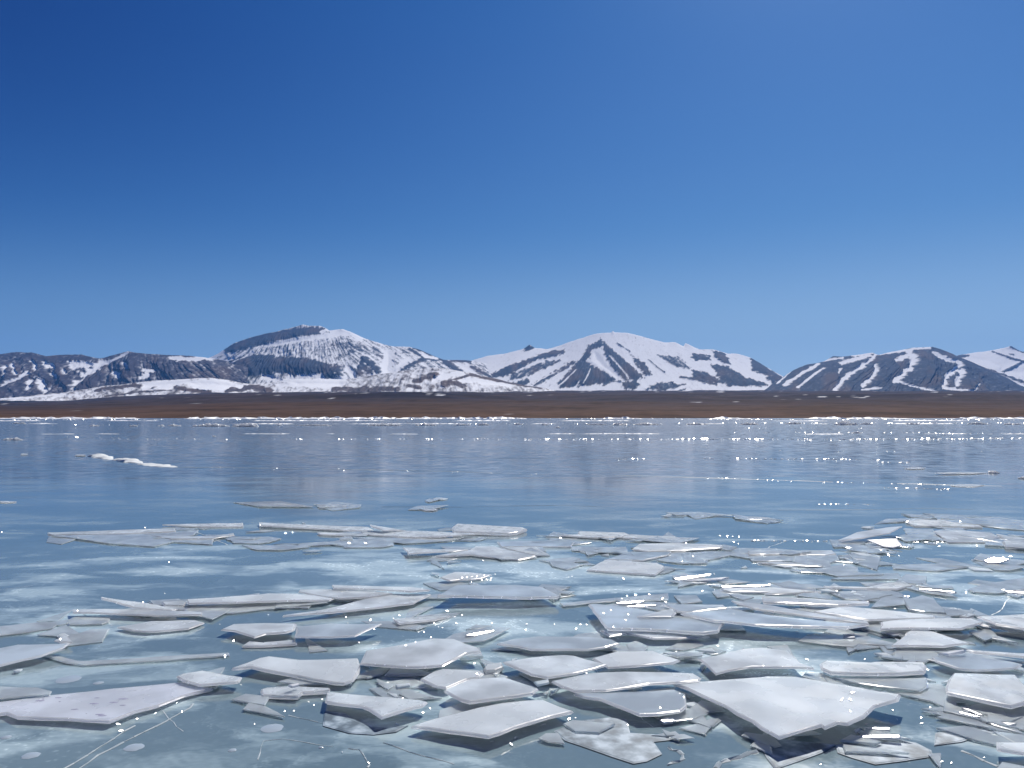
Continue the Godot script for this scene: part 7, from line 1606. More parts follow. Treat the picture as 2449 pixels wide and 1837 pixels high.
	glitter([3.40, -24.14, 0.043, 3.45, -24.16, 0.047, 3.44, -23.98, 0.045, 3.29, -24.08, 0.056, 4.02, -24.12, 0.041, 3.87, -24.13, 0.041, 3.13, -23.91, 0.058, 3.69, -24.08, 0.051, 3.22, -23.87, 0.044, 3.68, -23.98, 0.058, 3.51, -24.09, 0.051, 6.42, -24.17, 0.044, 9.53, -23.93, 0.046, 7.00, -24.21, 0.038, 5.91, -24.26, 0.041, 6.98, -24.24, 0.049, 7.73, -24.06, 0.057, 7.42, -24.02, 0.064, 6.13, -24.20, 0.066, 9.27, -24.00, 0.065, 8.65, -24.11, 0.031, 9.91, -23.78, 0.041, 6.37, -24.37, 0.039, 9.21, -23.95, 0.037, 9.70, -23.77, 0.038, 9.66, -23.82, 0.063, 8.71, -23.86, 0.062, 9.49, -23.96, 0.059, 8.15, -23.98, 0.048, 9.63, -23.84, 0.042, 6.94, -24.29, 0.05, 6.16, -24.30, 0.036, 8.00, -24.06, 0.052, 9.61, -23.99, 0.066, 7.90, -24.06, 0.057, 9.48, -23.91, 0.048, 10.01, -23.93, 0.057, 8.66, -24.11, 0.055, 8.76, -23.85, 0.044, 10.05, -23.80, 0.051, 9.75, -23.97, 0.061, 8.58, -24.03, 0.066, 7.48, -24.13, 0.051, 9.20, -23.99, 0.049, 7.71, -24.08, 0.064, 7.14, -24.08, 0.046, 8.08, -24.11, 0.051, 10.00, -23.77, 0.063, 7.34, -24.19, 0.042, 8.39, -23.98, 0.062, 6.07, -24.24, 0.065, 8.27, -24.15, 0.043, 5.96, -24.40, 0.067, 8.48, -23.96, 0.062, 9.74, -23.81, 0.056, 8.55, -23.94, 0.055, 8.83, -24.04, 0.058, 7.84, -24.01, 0.034, 6.72, -24.35, 0.061, 9.75, -23.80, 0.046])
	glitter([9.36, -23.81, 0.053, 7.03, -24.24, 0.047, 7.28, -24.17, 0.056, 9.90, -23.94, 0.054, 6.11, -24.41, 0.063, 8.32, -23.91, 0.048, 10.12, -23.65, 0.051, 10.77, -23.27, 0.048, 10.46, -23.62, 0.053, 10.30, -23.66, 0.036, 10.08, -23.58, 0.039, 10.89, -23.48, 0.059, 10.25, -23.71, 0.055, 10.57, -22.21, 0.042, 10.41, -22.20, 0.062, 11.09, -22.21, 0.038, 10.90, -22.21, 0.053, 11.21, -22.32, 0.073, 11.05, -22.37, 0.035, 10.91, -22.19, 0.038, 10.63, -22.21, 0.041, 11.12, -22.26, 0.037, 4.65, -16.48, 0.021, 5.20, -16.24, 0.027, 4.64, -16.47, 0.024, 4.74, -16.45, 0.027, 5.62, -15.92, 0.023, 4.53, -16.61, 0.03, 5.21, -16.13, 0.019, 5.04, -16.20, 0.028, 5.06, -16.29, 0.021, 5.54, -16.02, 0.025, 5.04, -16.22, 0.027, 4.52, -16.63, 0.018, 4.74, -16.42, 0.028, 5.55, -16.06, 0.028, 5.39, -16.03, 0.023, 4.47, -16.53, 0.027, 5.18, -16.14, 0.019, 4.14, -16.75, 0.027, 4.34, -16.61, 0.03, 4.41, -16.60, 0.025, 4.83, -16.43, 0.018, 5.30, -16.09, 0.021, 4.14, -16.72, 0.027, 4.41, -16.60, 0.029, 5.53, -16.01, 0.022, 5.04, -16.32, 0.017, 6.47, -15.49, 0.019, 7.34, -15.26, 0.022, 6.42, -15.59, 0.03, 6.93, -15.42, 0.024, 7.85, -15.14, 0.024, 6.85, -15.40, 0.014, 6.11, -15.56, 0.028, 7.16, -15.30, 0.018, 7.81, -15.12, 0.03, 7.77, -15.08, 0.03, 6.66, -15.51, 0.017, 6.49, -15.56, 0.014])
	glitter([7.30, -15.22, 0.021, 8.15, -14.96, 0.015, 7.42, -15.24, 0.016, 8.21, -15.02, 0.023, 7.48, -15.15, 0.025, 6.96, -15.37, 0.016, 8.18, -14.94, 0.017, 6.16, -15.64, 0.019, 8.05, -14.99, 0.028, 6.15, -15.58, 0.025, 7.50, -15.15, 0.014, 6.38, -15.51, 0.029, 7.60, -15.20, 0.024, 7.78, -15.17, 0.019, 6.67, -15.50, 0.022, 6.46, -15.55, 0.016, 7.61, -15.23, 0.026, 6.53, -15.56, 0.029, 6.55, -15.44, 0.028, 8.07, -15.08, 0.021, 6.26, -15.53, 0.027, 7.48, -15.21, 0.019, 7.91, -15.08, 0.024, 6.40, -15.57, 0.014, 7.48, -14.15, 0.019, 7.65, -14.11, 0.025, 6.96, -14.40, 0.035, 7.14, -14.34, 0.027, 7.09, -14.27, 0.018, 7.76, -14.09, 0.036, 7.46, -14.20, 0.027, 7.09, -14.35, 0.02, 7.13, -14.25, 0.038, 7.71, -14.11, 0.023, 7.68, -14.12, 0.032, 7.06, -14.28, 0.016, 7.58, -14.13, 0.019, 6.78, -14.41, 0.028, 6.98, -14.37, 0.036, 7.00, -14.34, 0.019, 6.96, -14.34, 0.032, 7.01, -14.40, 0.018, 7.39, -14.19, 0.022, 6.99, -14.35, 0.032, 7.58, -14.11, 0.021, 6.85, -14.39, 0.025, 7.52, -14.19, 0.034, 7.11, -14.27, 0.035, 7.30, -14.29, 0.036, 7.24, -14.21, 0.022, 6.96, -14.33, 0.024, 6.96, -14.39, 0.029, 6.80, -14.44, 0.026, 7.31, -14.27, 0.032, 5.20, -11.66, 0.013, 5.12, -11.70, 0.016, 4.53, -11.69, 0.017, 4.93, -11.70, 0.014, 4.98, -11.73, 0.018, 4.69, -11.73, 0.011])
	glitter([4.70, -11.69, 0.01, 4.57, -11.70, 0.012, 4.50, -11.71, 0.014, 4.95, -11.68, 0.011, 5.25, -11.67, 0.011, 4.60, -11.71, 0.014, 4.74, -11.73, 0.013, 4.61, -11.71, 0.017, 4.62, -11.71, 0.016, 4.62, -11.69, 0.017, 4.83, -11.71, 0.017, 4.96, -11.70, 0.017, 5.18, -11.70, 0.012, 4.79, -11.71, 0.018, 5.19, -11.66, 0.016, 5.25, -11.71, 0.014, 5.32, -11.65, 0.012, 4.86, -11.69, 0.013, 4.97, -11.72, 0.013, 4.95, -11.73, 0.011, 5.34, -11.66, 0.017, 5.04, -11.67, 0.017, 5.28, -11.71, 0.015, 4.72, -11.70, 0.012, 4.96, -11.67, 0.015, 4.71, -11.71, 0.013, 5.33, -11.69, 0.013, 5.07, -11.72, 0.015, 17.29, -29.09, 0.036, 13.62, -29.47, 0.031, 11.06, -29.91, 0.035, 13.21, -29.61, 0.034, 10.72, -29.77, 0.052, 14.70, -29.34, 0.047, 11.57, -29.61, 0.04, 14.22, -29.37, 0.041, 12.48, -29.71, 0.033, 14.00, -29.49, 0.045, 10.16, -29.91, 0.052, 11.88, -29.64, 0.041, 12.16, -29.43, 0.035, 16.00, -29.37, 0.029, 31.56, -62.38, 0.06, 24.00, -62.96, 0.103, 19.70, -63.70, 0.117, 29.75, -63.05, 0.079, 23.28, -62.58, 0.094, 30.90, -61.73, 0.09, 29.25, -62.00, 0.106, 25.13, -62.24, 0.101, 32.53, -62.89, 0.118, 17.73, -62.83, 0.09, 25.35, -61.89, 0.091, 24.23, -62.31, 0.111, 27.50, -62.80, 0.085, 24.90, -62.37, 0.073, 23.96, -62.75, 0.079, 22.73, -62.41, 0.109, 25.76, -62.82, 0.066, 22.87, -63.60, 0.092])
	glitter([27.32, -63.37, 0.118, 22.72, -62.31, 0.108, 33.14, -62.70, 0.087, 32.57, -63.11, 0.06, 26.74, -62.64, 0.117, 29.96, -62.32, 0.124, 25.98, -62.66, 0.1, 24.08, -63.11, 0.094, 23.08, -62.09, 0.097, 26.42, -63.42, 0.08, 24.12, -62.72, 0.092, 31.23, -61.45, 0.088, 24.69, -62.56, 0.12, 23.23, -62.85, 0.108, 20.63, -63.45, 0.118, 30.80, -62.30, 0.063, 31.70, -61.91, 0.112, 32.98, -61.45, 0.085, 20.42, -63.52, 0.087, 26.03, -63.28, 0.067, 27.68, -62.37, 0.078, 33.27, -61.89, 0.059, 24.13, -62.31, 0.074, 29.12, -63.39, 0.077, 30.98, -62.15, 0.101, 20.93, -63.09, 0.089, 21.94, -62.73, 0.088, 33.38, -61.99, 0.085, 32.04, -59.11, 0.104, 31.96, -59.16, 0.065, 34.92, -59.12, 0.097, 38.25, -61.16, 0.058, 37.64, -60.62, 0.108, 34.06, -59.72, 0.073, 31.22, -57.88, 0.09, 33.75, -59.25, 0.08, 30.86, -57.79, 0.09, 39.25, -60.95, 0.102, 33.25, -59.64, 0.118, 38.42, -60.87, 0.122, 38.07, -60.78, 0.1, 39.19, -60.86, 0.126, 32.89, -59.06, 0.102, 32.77, -59.14, 0.113, 34.62, -59.06, 0.071, 32.31, -58.93, 0.066, 39.52, -61.24, 0.099, 31.66, -58.50, 0.078, 34.59, -60.02, 0.064, 38.11, -60.72, 0.075, 32.53, -59.10, 0.07, 30.87, -58.09, 0.075, 31.86, -58.34, 0.059, 32.72, -58.43, 0.062, 34.22, -58.88, 0.109, 32.20, -58.90, 0.102, 33.53, -58.52, 0.068, 39.10, -60.82, 0.074, 34.97, -60.05, 0.104, 32.59, -58.31, 0.092])
	glitter([34.11, -59.63, 0.096, 32.20, -58.22, 0.061, 35.11, -59.54, 0.074, 37.59, -60.52, 0.103, 35.82, -60.07, 0.083, 31.72, -58.99, 0.11, 33.32, -58.84, 0.061, 35.72, -59.97, 0.09, 28.36, -86.98, 0.095, 26.81, -87.10, 0.124, 27.68, -85.89, 0.137, 36.95, -82.21, 0.134, 24.67, -87.01, 0.074, 35.39, -83.30, 0.097, 30.06, -84.46, 0.121, 26.51, -84.56, 0.095, 35.03, -85.08, 0.082, 39.82, -82.10, 0.124, 22.93, -88.27, 0.084, 26.03, -86.61, 0.099, 22.66, -87.32, 0.118, 25.10, -84.89, 0.111, 36.69, -84.46, 0.105, 35.91, -84.29, 0.073, 38.25, -82.30, 0.093, 22.25, -85.45, 0.113, 22.89, -87.52, 0.08, 38.24, -84.28, 0.141, 37.59, -84.87, 0.125, 29.57, -84.26, 0.13, 28.00, -86.97, 0.142, 29.97, -83.53, 0.119, 36.32, -82.53, 0.117, 31.61, -86.30, 0.124, -25.55, -48.13, 0.103, -30.71, -50.05, 0.06, -20.95, -46.00, 0.063, -23.36, -46.86, 0.084, -23.76, -47.60, 0.055, -26.82, -48.74, 0.066, -27.82, -49.38, 0.095, -21.72, -46.77, 0.063, -24.13, -47.60, 0.102, -27.00, -48.90, 0.104, -30.58, -50.16, 0.077, -19.33, -45.53, 0.086, -30.01, -49.84, 0.092, -24.86, -47.64, 0.097, -31.29, -50.69, 0.08, -29.74, -50.25, 0.074, 2.66, -8.28, 0.017, 2.60, -8.29, 0.017, 2.80, -8.28, 0.012, 2.51, -8.28, 0.021, 2.57, -8.28, 0.024, 2.95, -8.28, 0.018, 2.85, -8.28, 0.019, 2.51, -8.28, 0.02, 3.00, -8.26, 0.02, 2.71, -8.29, 0.013])
	glitter([2.53, -8.28, 0.022, 2.74, -8.29, 0.02, 3.17, -8.25, 0.013, 3.12, -8.25, 0.021, 2.77, -8.29, 0.022, 2.76, -8.28, 0.019, 2.80, -8.27, 0.014, 2.54, -8.29, 0.02, 3.15, -8.26, 0.024, 3.25, -8.26, 0.018, 2.63, -8.29, 0.019, 2.57, -8.28, 0.013, 2.85, -8.26, 0.012, 2.54, -8.29, 0.014, 3.08, -8.28, 0.023, 3.18, -8.25, 0.017, 2.73, -8.27, 0.018, 2.84, -8.28, 0.017, 3.03, -8.26, 0.024, 2.64, -8.29, 0.017, 2.95, -8.27, 0.014, 2.58, -8.29, 0.017, 3.27, -8.25, 0.023, 3.27, -8.25, 0.02, 4.45, -8.14, 0.024, 4.37, -8.15, 0.022, 4.51, -8.13, 0.023, 4.25, -8.15, 0.027, 4.14, -8.17, 0.023, 4.31, -8.16, 0.023, 4.27, -8.15, 0.019, 4.34, -8.14, 0.019, 4.17, -8.16, 0.027, 4.35, -8.15, 0.027, 4.23, -8.16, 0.021, 4.23, -8.15, 0.021, 4.21, -8.15, 0.014, 4.33, -8.14, 0.013, 4.29, -8.16, 0.019, 4.47, -8.13, 0.024, 4.43, -8.15, 0.029, 4.42, -8.15, 0.026, 4.29, -8.16, 0.028, 4.35, -8.14, 0.014, -0.28, -18.13, 0.015, -2.34, -18.86, 0.023, -3.19, -19.11, 0.026, -2.04, -18.62, 0.023, 0.18, -17.89, 0.027, 0.18, -17.95, 0.024, -2.49, -18.79, 0.025, -0.04, -18.03, 0.018, -0.47, -18.06, 0.024, -4.13, -19.39, 0.014, -1.41, -18.41, 0.013, 0.44, -17.78, 0.015, -3.30, -19.12, 0.028, -1.26, -18.46, 0.012, -3.74, -19.22, 0.016, -1.39, -18.48, 0.024])
	glitter([-2.30, -18.82, 0.028, -1.47, -18.44, 0.026, 0.55, -17.84, 0.017, -3.53, -19.19, 0.029, -0.16, -18.09, 0.014, -0.08, -17.96, 0.018, -1.80, -18.64, 0.027, -2.22, -18.68, 0.023, -3.95, -19.37, 0.016, 0.29, -17.85, 0.012, -3.43, -19.18, 0.021, -1.27, -18.42, 0.018, -4.34, -19.46, 0.019, -4.26, -19.46, 0.032, -4.13, -19.46, 0.026, -2.87, -19.00, 0.021, -2.92, -18.97, 0.022, 0.58, -17.68, 0.011, -5.94, -19.71, 0.023, -5.08, -19.64, 0.02, -6.77, -19.89, 0.022, -4.67, -19.54, 0.02, -6.98, -19.83, 0.022, -6.15, -19.76, 0.017, -6.00, -19.78, 0.013, -6.87, -19.90, 0.025, -6.28, -19.82, 0.015, -7.29, -19.94, 0.014, -8.20, -19.96, 0.019, -6.41, -19.80, 0.016, -7.59, -20.02, 0.016, -6.97, -19.84, 0.019, -4.44, -19.61, 0.023, -5.88, -19.82, 0.014, -5.84, -19.66, 0.016, -5.09, -19.67, 0.022, -7.98, -20.00, 0.024, -7.13, -19.94, 0.013, -7.59, -19.99, 0.022, -7.36, -19.94, 0.015, -5.76, -19.68, 0.02, -7.43, -19.89, 0.025, 151.50, -319.67, 0.439, 174.04, -292.72, 0.24, 94.77, -324.09, 0.437, 138.73, -282.56, 0.241, 108.13, -306.01, 0.361, 118.13, -304.54, 0.283, 79.67, -339.06, 0.22, 148.75, -306.68, 0.337, 147.30, -311.74, 0.333, 68.32, -316.76, 0.339, 191.95, -298.16, 0.385, 159.13, -301.37, 0.229, 96.49, -346.61, 0.434, 79.05, -317.20, 0.305, 134.34, -300.87, 0.342, 146.57, -293.92, 0.282, 162.47, -303.42, 0.4, 153.71, -281.92, 0.271])
	glitter([150.70, -274.33, 0.3, 105.93, -319.04, 0.452, 95.30, -356.01, 0.359, 143.03, -287.34, 0.284, 187.72, -291.19, 0.415, 89.27, -358.18, 0.26, 78.95, -334.32, 0.357, 88.67, -306.14, 0.283, 95.05, -345.20, 0.424, 182.84, -297.42, 0.216, 166.62, -301.98, 0.475, 129.18, -301.10, 0.285, 163.97, -291.98, 0.286, 182.44, -300.63, 0.415, 77.93, -326.77, 0.308, 179.72, -304.86, 0.37, 114.79, -294.41, 0.426, 151.18, -311.47, 0.276, 105.40, -324.29, 0.266, 93.54, -312.82, 0.362, 101.37, -297.36, 0.242, 146.31, -318.02, 0.449, 175.17, -295.99, 0.411, 170.21, -297.87, 0.295, 123.37, -291.55, 0.23, 149.25, -292.74, 0.315, 133.29, -287.06, 0.242, 174.37, -291.55, 0.414, 176.63, -299.77, 0.447, 186.50, -288.25, 0.212, 79.88, -308.70, 0.193, 182.16, -298.42, 0.413, 88.28, -349.50, 0.411, 84.96, -340.71, 0.466, 147.07, -280.35, 0.436, 78.61, -350.65, 0.441, 162.10, -316.13, 0.355, 101.70, -326.44, 0.233, 68.47, -313.39, 0.272, 179.66, -301.49, 0.346, 89.69, -332.91, 0.255, 159.12, -311.40, 0.414, 139.46, -324.47, 0.31, 124.04, -289.92, 0.276, 92.22, -303.06, 0.412, 161.13, -303.32, 0.253, 111.75, -342.74, 0.228, 134.47, -310.31, 0.352, 125.09, -338.89, 0.413, 147.28, -296.45, 0.342, 142.65, -278.00, 0.404, 156.95, -298.83, 0.287, 114.96, -291.81, 0.284, 120.44, -317.66, 0.241, 194.34, -299.64, 0.386, 181.03, -293.46, 0.373, 122.48, -326.24, 0.263, 81.95, -314.27, 0.396, 184.42, -302.79, 0.407, 109.44, -310.65, 0.34])
	glitter([103.61, -297.35, 0.188, 150.53, -279.94, 0.319, 132.68, -282.26, 0.244, 140.98, -289.83, 0.289, 156.50, -299.37, 0.343, 140.50, -293.28, 0.277, 144.77, -297.79, 0.256, 148.73, -310.52, 0.454, 124.90, -298.98, 0.328, 134.49, -320.80, 0.247, 174.68, -282.96, 0.337, 129.11, -292.40, 0.251, 89.03, -311.85, 0.312, 140.54, -286.07, 0.417, 180.52, -305.36, 0.319, 159.48, -277.13, 0.222, 94.54, -340.88, 0.24, 110.69, -302.04, 0.325, 134.39, -328.79, 0.324, 177.38, -273.75, 0.311, 124.14, -295.59, 0.385, 88.11, -319.70, 0.295, 139.16, -317.29, 0.309, 115.61, -321.85, 0.209, 95.86, -321.67, 0.216, 91.10, -316.18, 0.268, 116.09, -329.67, 0.441, 81.34, -325.54, 0.43, 98.09, -328.77, 0.421, 147.07, -305.57, 0.214, 127.79, -316.13, 0.397, 109.80, -323.43, 0.38, 167.40, -295.70, 0.307, 132.50, -285.51, 0.236, 174.67, -274.35, 0.29, 153.02, -304.65, 0.223, 161.29, -297.56, 0.344, 124.37, -290.58, 0.379, 73.37, -332.03, 0.328, 121.72, -294.80, 0.296, 122.11, -292.20, 0.3, 130.59, -306.80, 0.418, 145.19, -287.86, 0.295, 74.34, -326.70, 0.348, 154.41, -281.85, 0.222, 105.97, -345.48, 0.451, 90.00, -353.76, 0.437, 147.94, -323.14, 0.405, 154.49, -295.80, 0.214, 153.80, -299.53, 0.357, 174.80, -269.58, 0.415, 92.26, -337.09, 0.353, 66.75, -314.33, 0.262, 107.33, -330.23, 0.278, 167.57, -285.35, 0.332, 131.27, -332.82, 0.3, 163.08, -276.07, 0.41, 108.51, -336.24, 0.226, 138.24, -310.17, 0.328, 129.03, -303.85, 0.293])
	glitter([169.98, -302.45, 0.461, 147.09, -323.85, 0.301, 137.14, -308.85, 0.354, 115.48, -328.13, 0.428, 104.65, -309.74, 0.404, 142.64, -303.50, 0.45, 119.23, -294.19, 0.204, 121.96, -304.62, 0.209, 179.28, -304.43, 0.378, 88.69, -306.98, 0.333, 163.16, -290.48, 0.377, 154.75, -305.59, 0.262, 175.01, -302.68, 0.464, 103.79, -345.19, 0.242, 152.31, -274.71, 0.291, 153.86, -308.13, 0.454, 159.02, -311.06, 0.224, 162.69, -315.57, 0.448, 112.54, -332.17, 0.372, 110.13, -314.83, 0.24, 177.96, -291.48, 0.432, 86.84, -314.09, 0.449, 128.18, -335.71, 0.323, 152.67, -310.69, 0.357, 83.77, -333.95, 0.405, 120.86, -303.16, 0.224, 174.60, -304.23, 0.467, 172.02, -265.64, 0.321, 110.24, -326.62, 0.412, 123.89, -289.48, 0.211, 123.73, -292.65, 0.341, 144.53, -323.05, 0.251, 99.68, -303.05, 0.405, 94.17, -304.20, 0.198, 133.81, -282.94, 0.273, 173.42, -277.54, 0.208, 113.63, -319.06, 0.269, 164.41, -306.72, 0.426, 115.99, -340.32, 0.375, 82.94, -329.41, 0.416, 142.88, -303.01, 0.209, 141.23, -324.38, 0.393, 87.21, -325.73, 0.296, 114.94, -306.97, 0.238, 87.21, -306.76, 0.274, 159.32, -274.71, 0.311, 96.29, -349.84, 0.47, 86.39, -330.76, 0.35, 86.82, -332.15, 0.25, 135.52, -304.49, 0.296, 97.89, -330.00, 0.261, 91.21, -343.41, 0.458, 125.09, -290.72, 0.193, 177.11, -283.66, 0.41, 135.86, -295.06, 0.253, 165.80, -307.37, 0.282, 76.38, -342.06, 0.354, 102.09, -302.00, 0.212, 145.67, -313.94, 0.37, 157.04, -283.30, 0.209])
	glitter([100.89, -317.52, 0.459, 75.12, -329.71, 0.388, 168.02, -295.91, 0.423, 120.35, -291.62, 0.191, 178.60, -286.67, 0.311, 85.95, -345.98, 0.421, 158.35, -311.65, 0.304, 93.56, -344.72, 0.276, 105.27, -296.34, 0.437, 162.66, -291.67, 0.331, 152.66, -276.44, 0.377, 152.73, -312.04, 0.38, 161.41, -277.59, 0.215, 158.00, -300.91, 0.247, 175.02, -275.97, 0.389, 84.42, -313.80, 0.436, 167.82, -276.29, 0.407, 161.32, -286.88, 0.31, 159.50, -278.64, 0.414, 101.89, -298.69, 0.322, 186.39, -297.98, 0.481, 167.35, -301.07, 0.435, 105.43, -338.19, 0.34, 101.37, -323.11, 0.447, 147.28, -288.24, 0.294, 155.35, -280.29, 0.365, 169.51, -271.81, 0.295, 80.60, -325.02, 0.423, 112.02, -312.03, 0.418, 173.85, -311.40, 0.352, 77.89, -359.09, 0.457, 120.86, -306.96, 0.317, -161.22, -320.23, 0.311, -94.07, -333.47, 0.284, -185.24, -303.16, 0.406, -140.16, -306.63, 0.413, -172.20, -288.54, 0.209, -103.57, -355.32, 0.298, -82.77, -355.40, 0.28, -88.42, -337.01, 0.451, -148.53, -310.86, 0.463, -127.25, -296.67, 0.239, -102.91, -357.17, 0.374, -196.22, -302.28, 0.481, -135.99, -301.11, 0.26, -162.05, -326.65, 0.374, -93.32, -340.11, 0.313, -79.91, -325.47, 0.374, -177.80, -288.51, 0.319, -82.75, -355.45, 0.405, -124.14, -331.46, 0.354, -109.91, -309.49, 0.323, -142.29, -289.71, 0.205, -94.37, -329.62, 0.353, -137.81, -303.15, 0.43, -106.26, -319.69, 0.208, -164.15, -323.19, 0.486, -94.99, -362.98, 0.395, -137.37, -344.72, 0.334, -105.73, -325.98, 0.278])
	glitter([-109.60, -344.88, 0.369, -136.44, -292.56, 0.355, -98.18, -328.00, 0.305, -77.68, -336.91, 0.392, -168.66, -319.05, 0.376, -93.94, -323.71, 0.291, -174.19, -296.01, 0.44, -167.00, -288.54, 0.242, -167.62, -326.34, 0.303, -140.51, -291.05, 0.436, -174.42, -307.13, 0.471, -173.11, -307.22, 0.33, -183.51, -304.76, 0.32, -140.31, -291.31, 0.259, -159.36, -284.27, 0.308, -94.75, -332.07, 0.415, -164.91, -321.82, 0.429, -139.11, -312.71, 0.383, -111.12, -345.03, 0.317, -85.92, -343.19, 0.289, -126.56, -337.23, 0.431, -176.39, -279.41, 0.342, -143.99, -290.58, 0.259, -174.57, -321.21, 0.374, -104.39, -324.63, 0.312, -106.82, -358.36, 0.311, -112.56, -305.10, 0.354, -110.20, -316.30, 0.302, -80.23, -333.70, 0.295, -142.57, -297.89, 0.286, -161.88, -284.74, 0.33, -131.38, -310.83, 0.439, -179.06, -302.88, 0.226, -146.45, -311.85, 0.434, -116.27, -323.95, 0.313, -133.02, -332.68, 0.45, -97.84, -319.27, 0.237, -112.90, -315.99, 0.33, -83.63, -323.30, 0.392, -96.59, -330.42, 0.441, -170.72, -288.28, 0.383, -128.40, -335.23, 0.231, -119.51, -308.86, 0.267, -173.87, -312.36, 0.237, -108.93, -306.55, 0.397, -148.08, -300.43, 0.217, -99.23, -348.57, 0.215, -129.06, -343.53, 0.296, -183.66, -294.53, 0.356, -108.13, -362.56, 0.47, -184.21, -306.40, 0.388, -158.01, -315.14, 0.366, -160.41, -289.26, 0.25, -92.07, -323.85, 0.341, -178.48, -280.63, 0.204, -137.96, -320.95, 0.224, -118.17, -314.82, 0.353, -147.65, -310.65, 0.362, -158.05, -286.89, 0.45, -94.27, -314.62, 0.279])
	glitter([-82.75, -375.33, 0.371, -176.25, -298.16, 0.391, -113.51, -332.62, 0.302, -171.90, -303.33, 0.283, -163.94, -290.25, 0.332, -150.20, -327.54, 0.412, -174.52, -309.57, 0.366, -106.10, -308.07, 0.384, -77.13, -325.47, 0.388, -119.23, -354.38, 0.281, -178.15, -276.79, 0.381, -126.48, -337.02, 0.313, -169.21, -292.68, 0.463, -168.53, -326.39, 0.267, -144.61, -292.24, 0.399, -150.49, -333.36, 0.247, -166.94, -286.65, 0.319, -71.83, -328.61, 0.409, -133.45, -301.78, 0.228, -176.08, -292.52, 0.338, -173.57, -310.90, 0.216, -84.67, -333.21, 0.459, -78.68, -352.91, 0.422, -143.32, -297.20, 0.413, -187.43, -317.09, 0.279, -129.58, -328.24, 0.211, -93.50, -324.35, 0.322, -174.83, -277.31, 0.331, -185.57, -300.07, 0.382, -90.75, -343.30, 0.388, -174.15, -311.06, 0.465, -158.63, -328.47, 0.385, -183.28, -308.34, 0.341, -124.77, -316.13, 0.39, -153.05, -334.07, 0.426, -183.56, -293.27, 0.313, -113.40, -317.91, 0.263, -116.47, -317.48, 0.325, -165.27, -281.25, 0.346, -188.54, -303.11, 0.488, -168.23, -305.96, 0.423, -96.45, -331.35, 0.405, -194.77, -307.87, 0.495, -108.78, -362.28, 0.238, -155.39, -285.25, 0.248, -110.08, -308.22, 0.358, -89.40, -358.19, 0.263, -180.09, -280.79, 0.224, -76.35, -337.60, 0.255, -106.02, -355.33, 0.368, -171.29, -283.94, 0.428, -93.77, -373.79, 0.486, -124.83, -306.26, 0.326, -121.59, -320.15, 0.418, -191.97, -311.87, 0.373, -161.71, -309.32, 0.208, -116.67, -358.57, 0.469, -100.64, -339.50, 0.243, -125.16, -341.36, 0.337, -166.78, -277.38, 0.33])
	glitter([-162.19, -327.00, 0.425, -90.28, -322.62, 0.225, -25.05, -408.20, 0.499, -58.39, -366.67, 0.517, 56.86, -484.61, 0.325, -62.57, -358.63, 0.396, 2.71, -412.15, 0.385, 19.13, -406.56, 0.547, 41.28, -407.66, 0.549, 62.87, -425.33, 0.271, 31.14, -398.40, 0.38, 79.98, -481.67, 0.666, -10.93, -385.87, 0.312, -36.31, -397.99, 0.346, -68.14, -372.56, 0.529, 25.82, -389.88, 0.476, 59.52, -403.16, 0.494, -41.47, -402.73, 0.379, -82.01, -380.05, 0.513, 87.36, -471.96, 0.588, 48.62, -404.82, 0.508, 5.26, -443.29, 0.563, -32.42, -379.66, 0.343, 5.36, -376.96, 0.277, 4.54, -398.41, 0.414, 89.84, -466.22, 0.637, 32.10, -390.76, 0.265, -51.40, -393.87, 0.531, -82.67, -377.44, 0.457, 107.59, -498.68, 0.489, 33.24, -411.15, 0.498, 50.50, -457.55, 0.374, -74.89, -351.98, 0.278, -38.77, -354.06, 0.4, 15.43, -403.96, 0.439, 37.57, -444.96, 0.293, -78.05, -399.65, 0.365, -64.67, -399.80, 0.406, 91.67, -443.36, 0.374, 54.90, -466.72, 0.322, -35.47, -393.84, 0.459, -10.35, -384.66, 0.262, 89.79, -472.12, 0.613, -72.82, -344.45, 0.277, 65.44, -420.14, 0.487, -42.81, -422.06, 0.321, 86.84, -487.94, 0.563, 14.66, -403.15, 0.303, -64.62, -401.12, 0.568, -20.94, -384.21, 0.409, -51.74, -411.75, 0.256, 74.75, -483.36, 0.676, -23.84, -377.72, 0.271, 58.14, -461.81, 0.419, 3.48, -441.60, 0.355, 59.49, -459.54, 0.422, 53.33, -461.48, 0.354, -49.44, -387.63, 0.351, 25.70, -423.97, 0.555, -71.98, -355.35, 0.464])
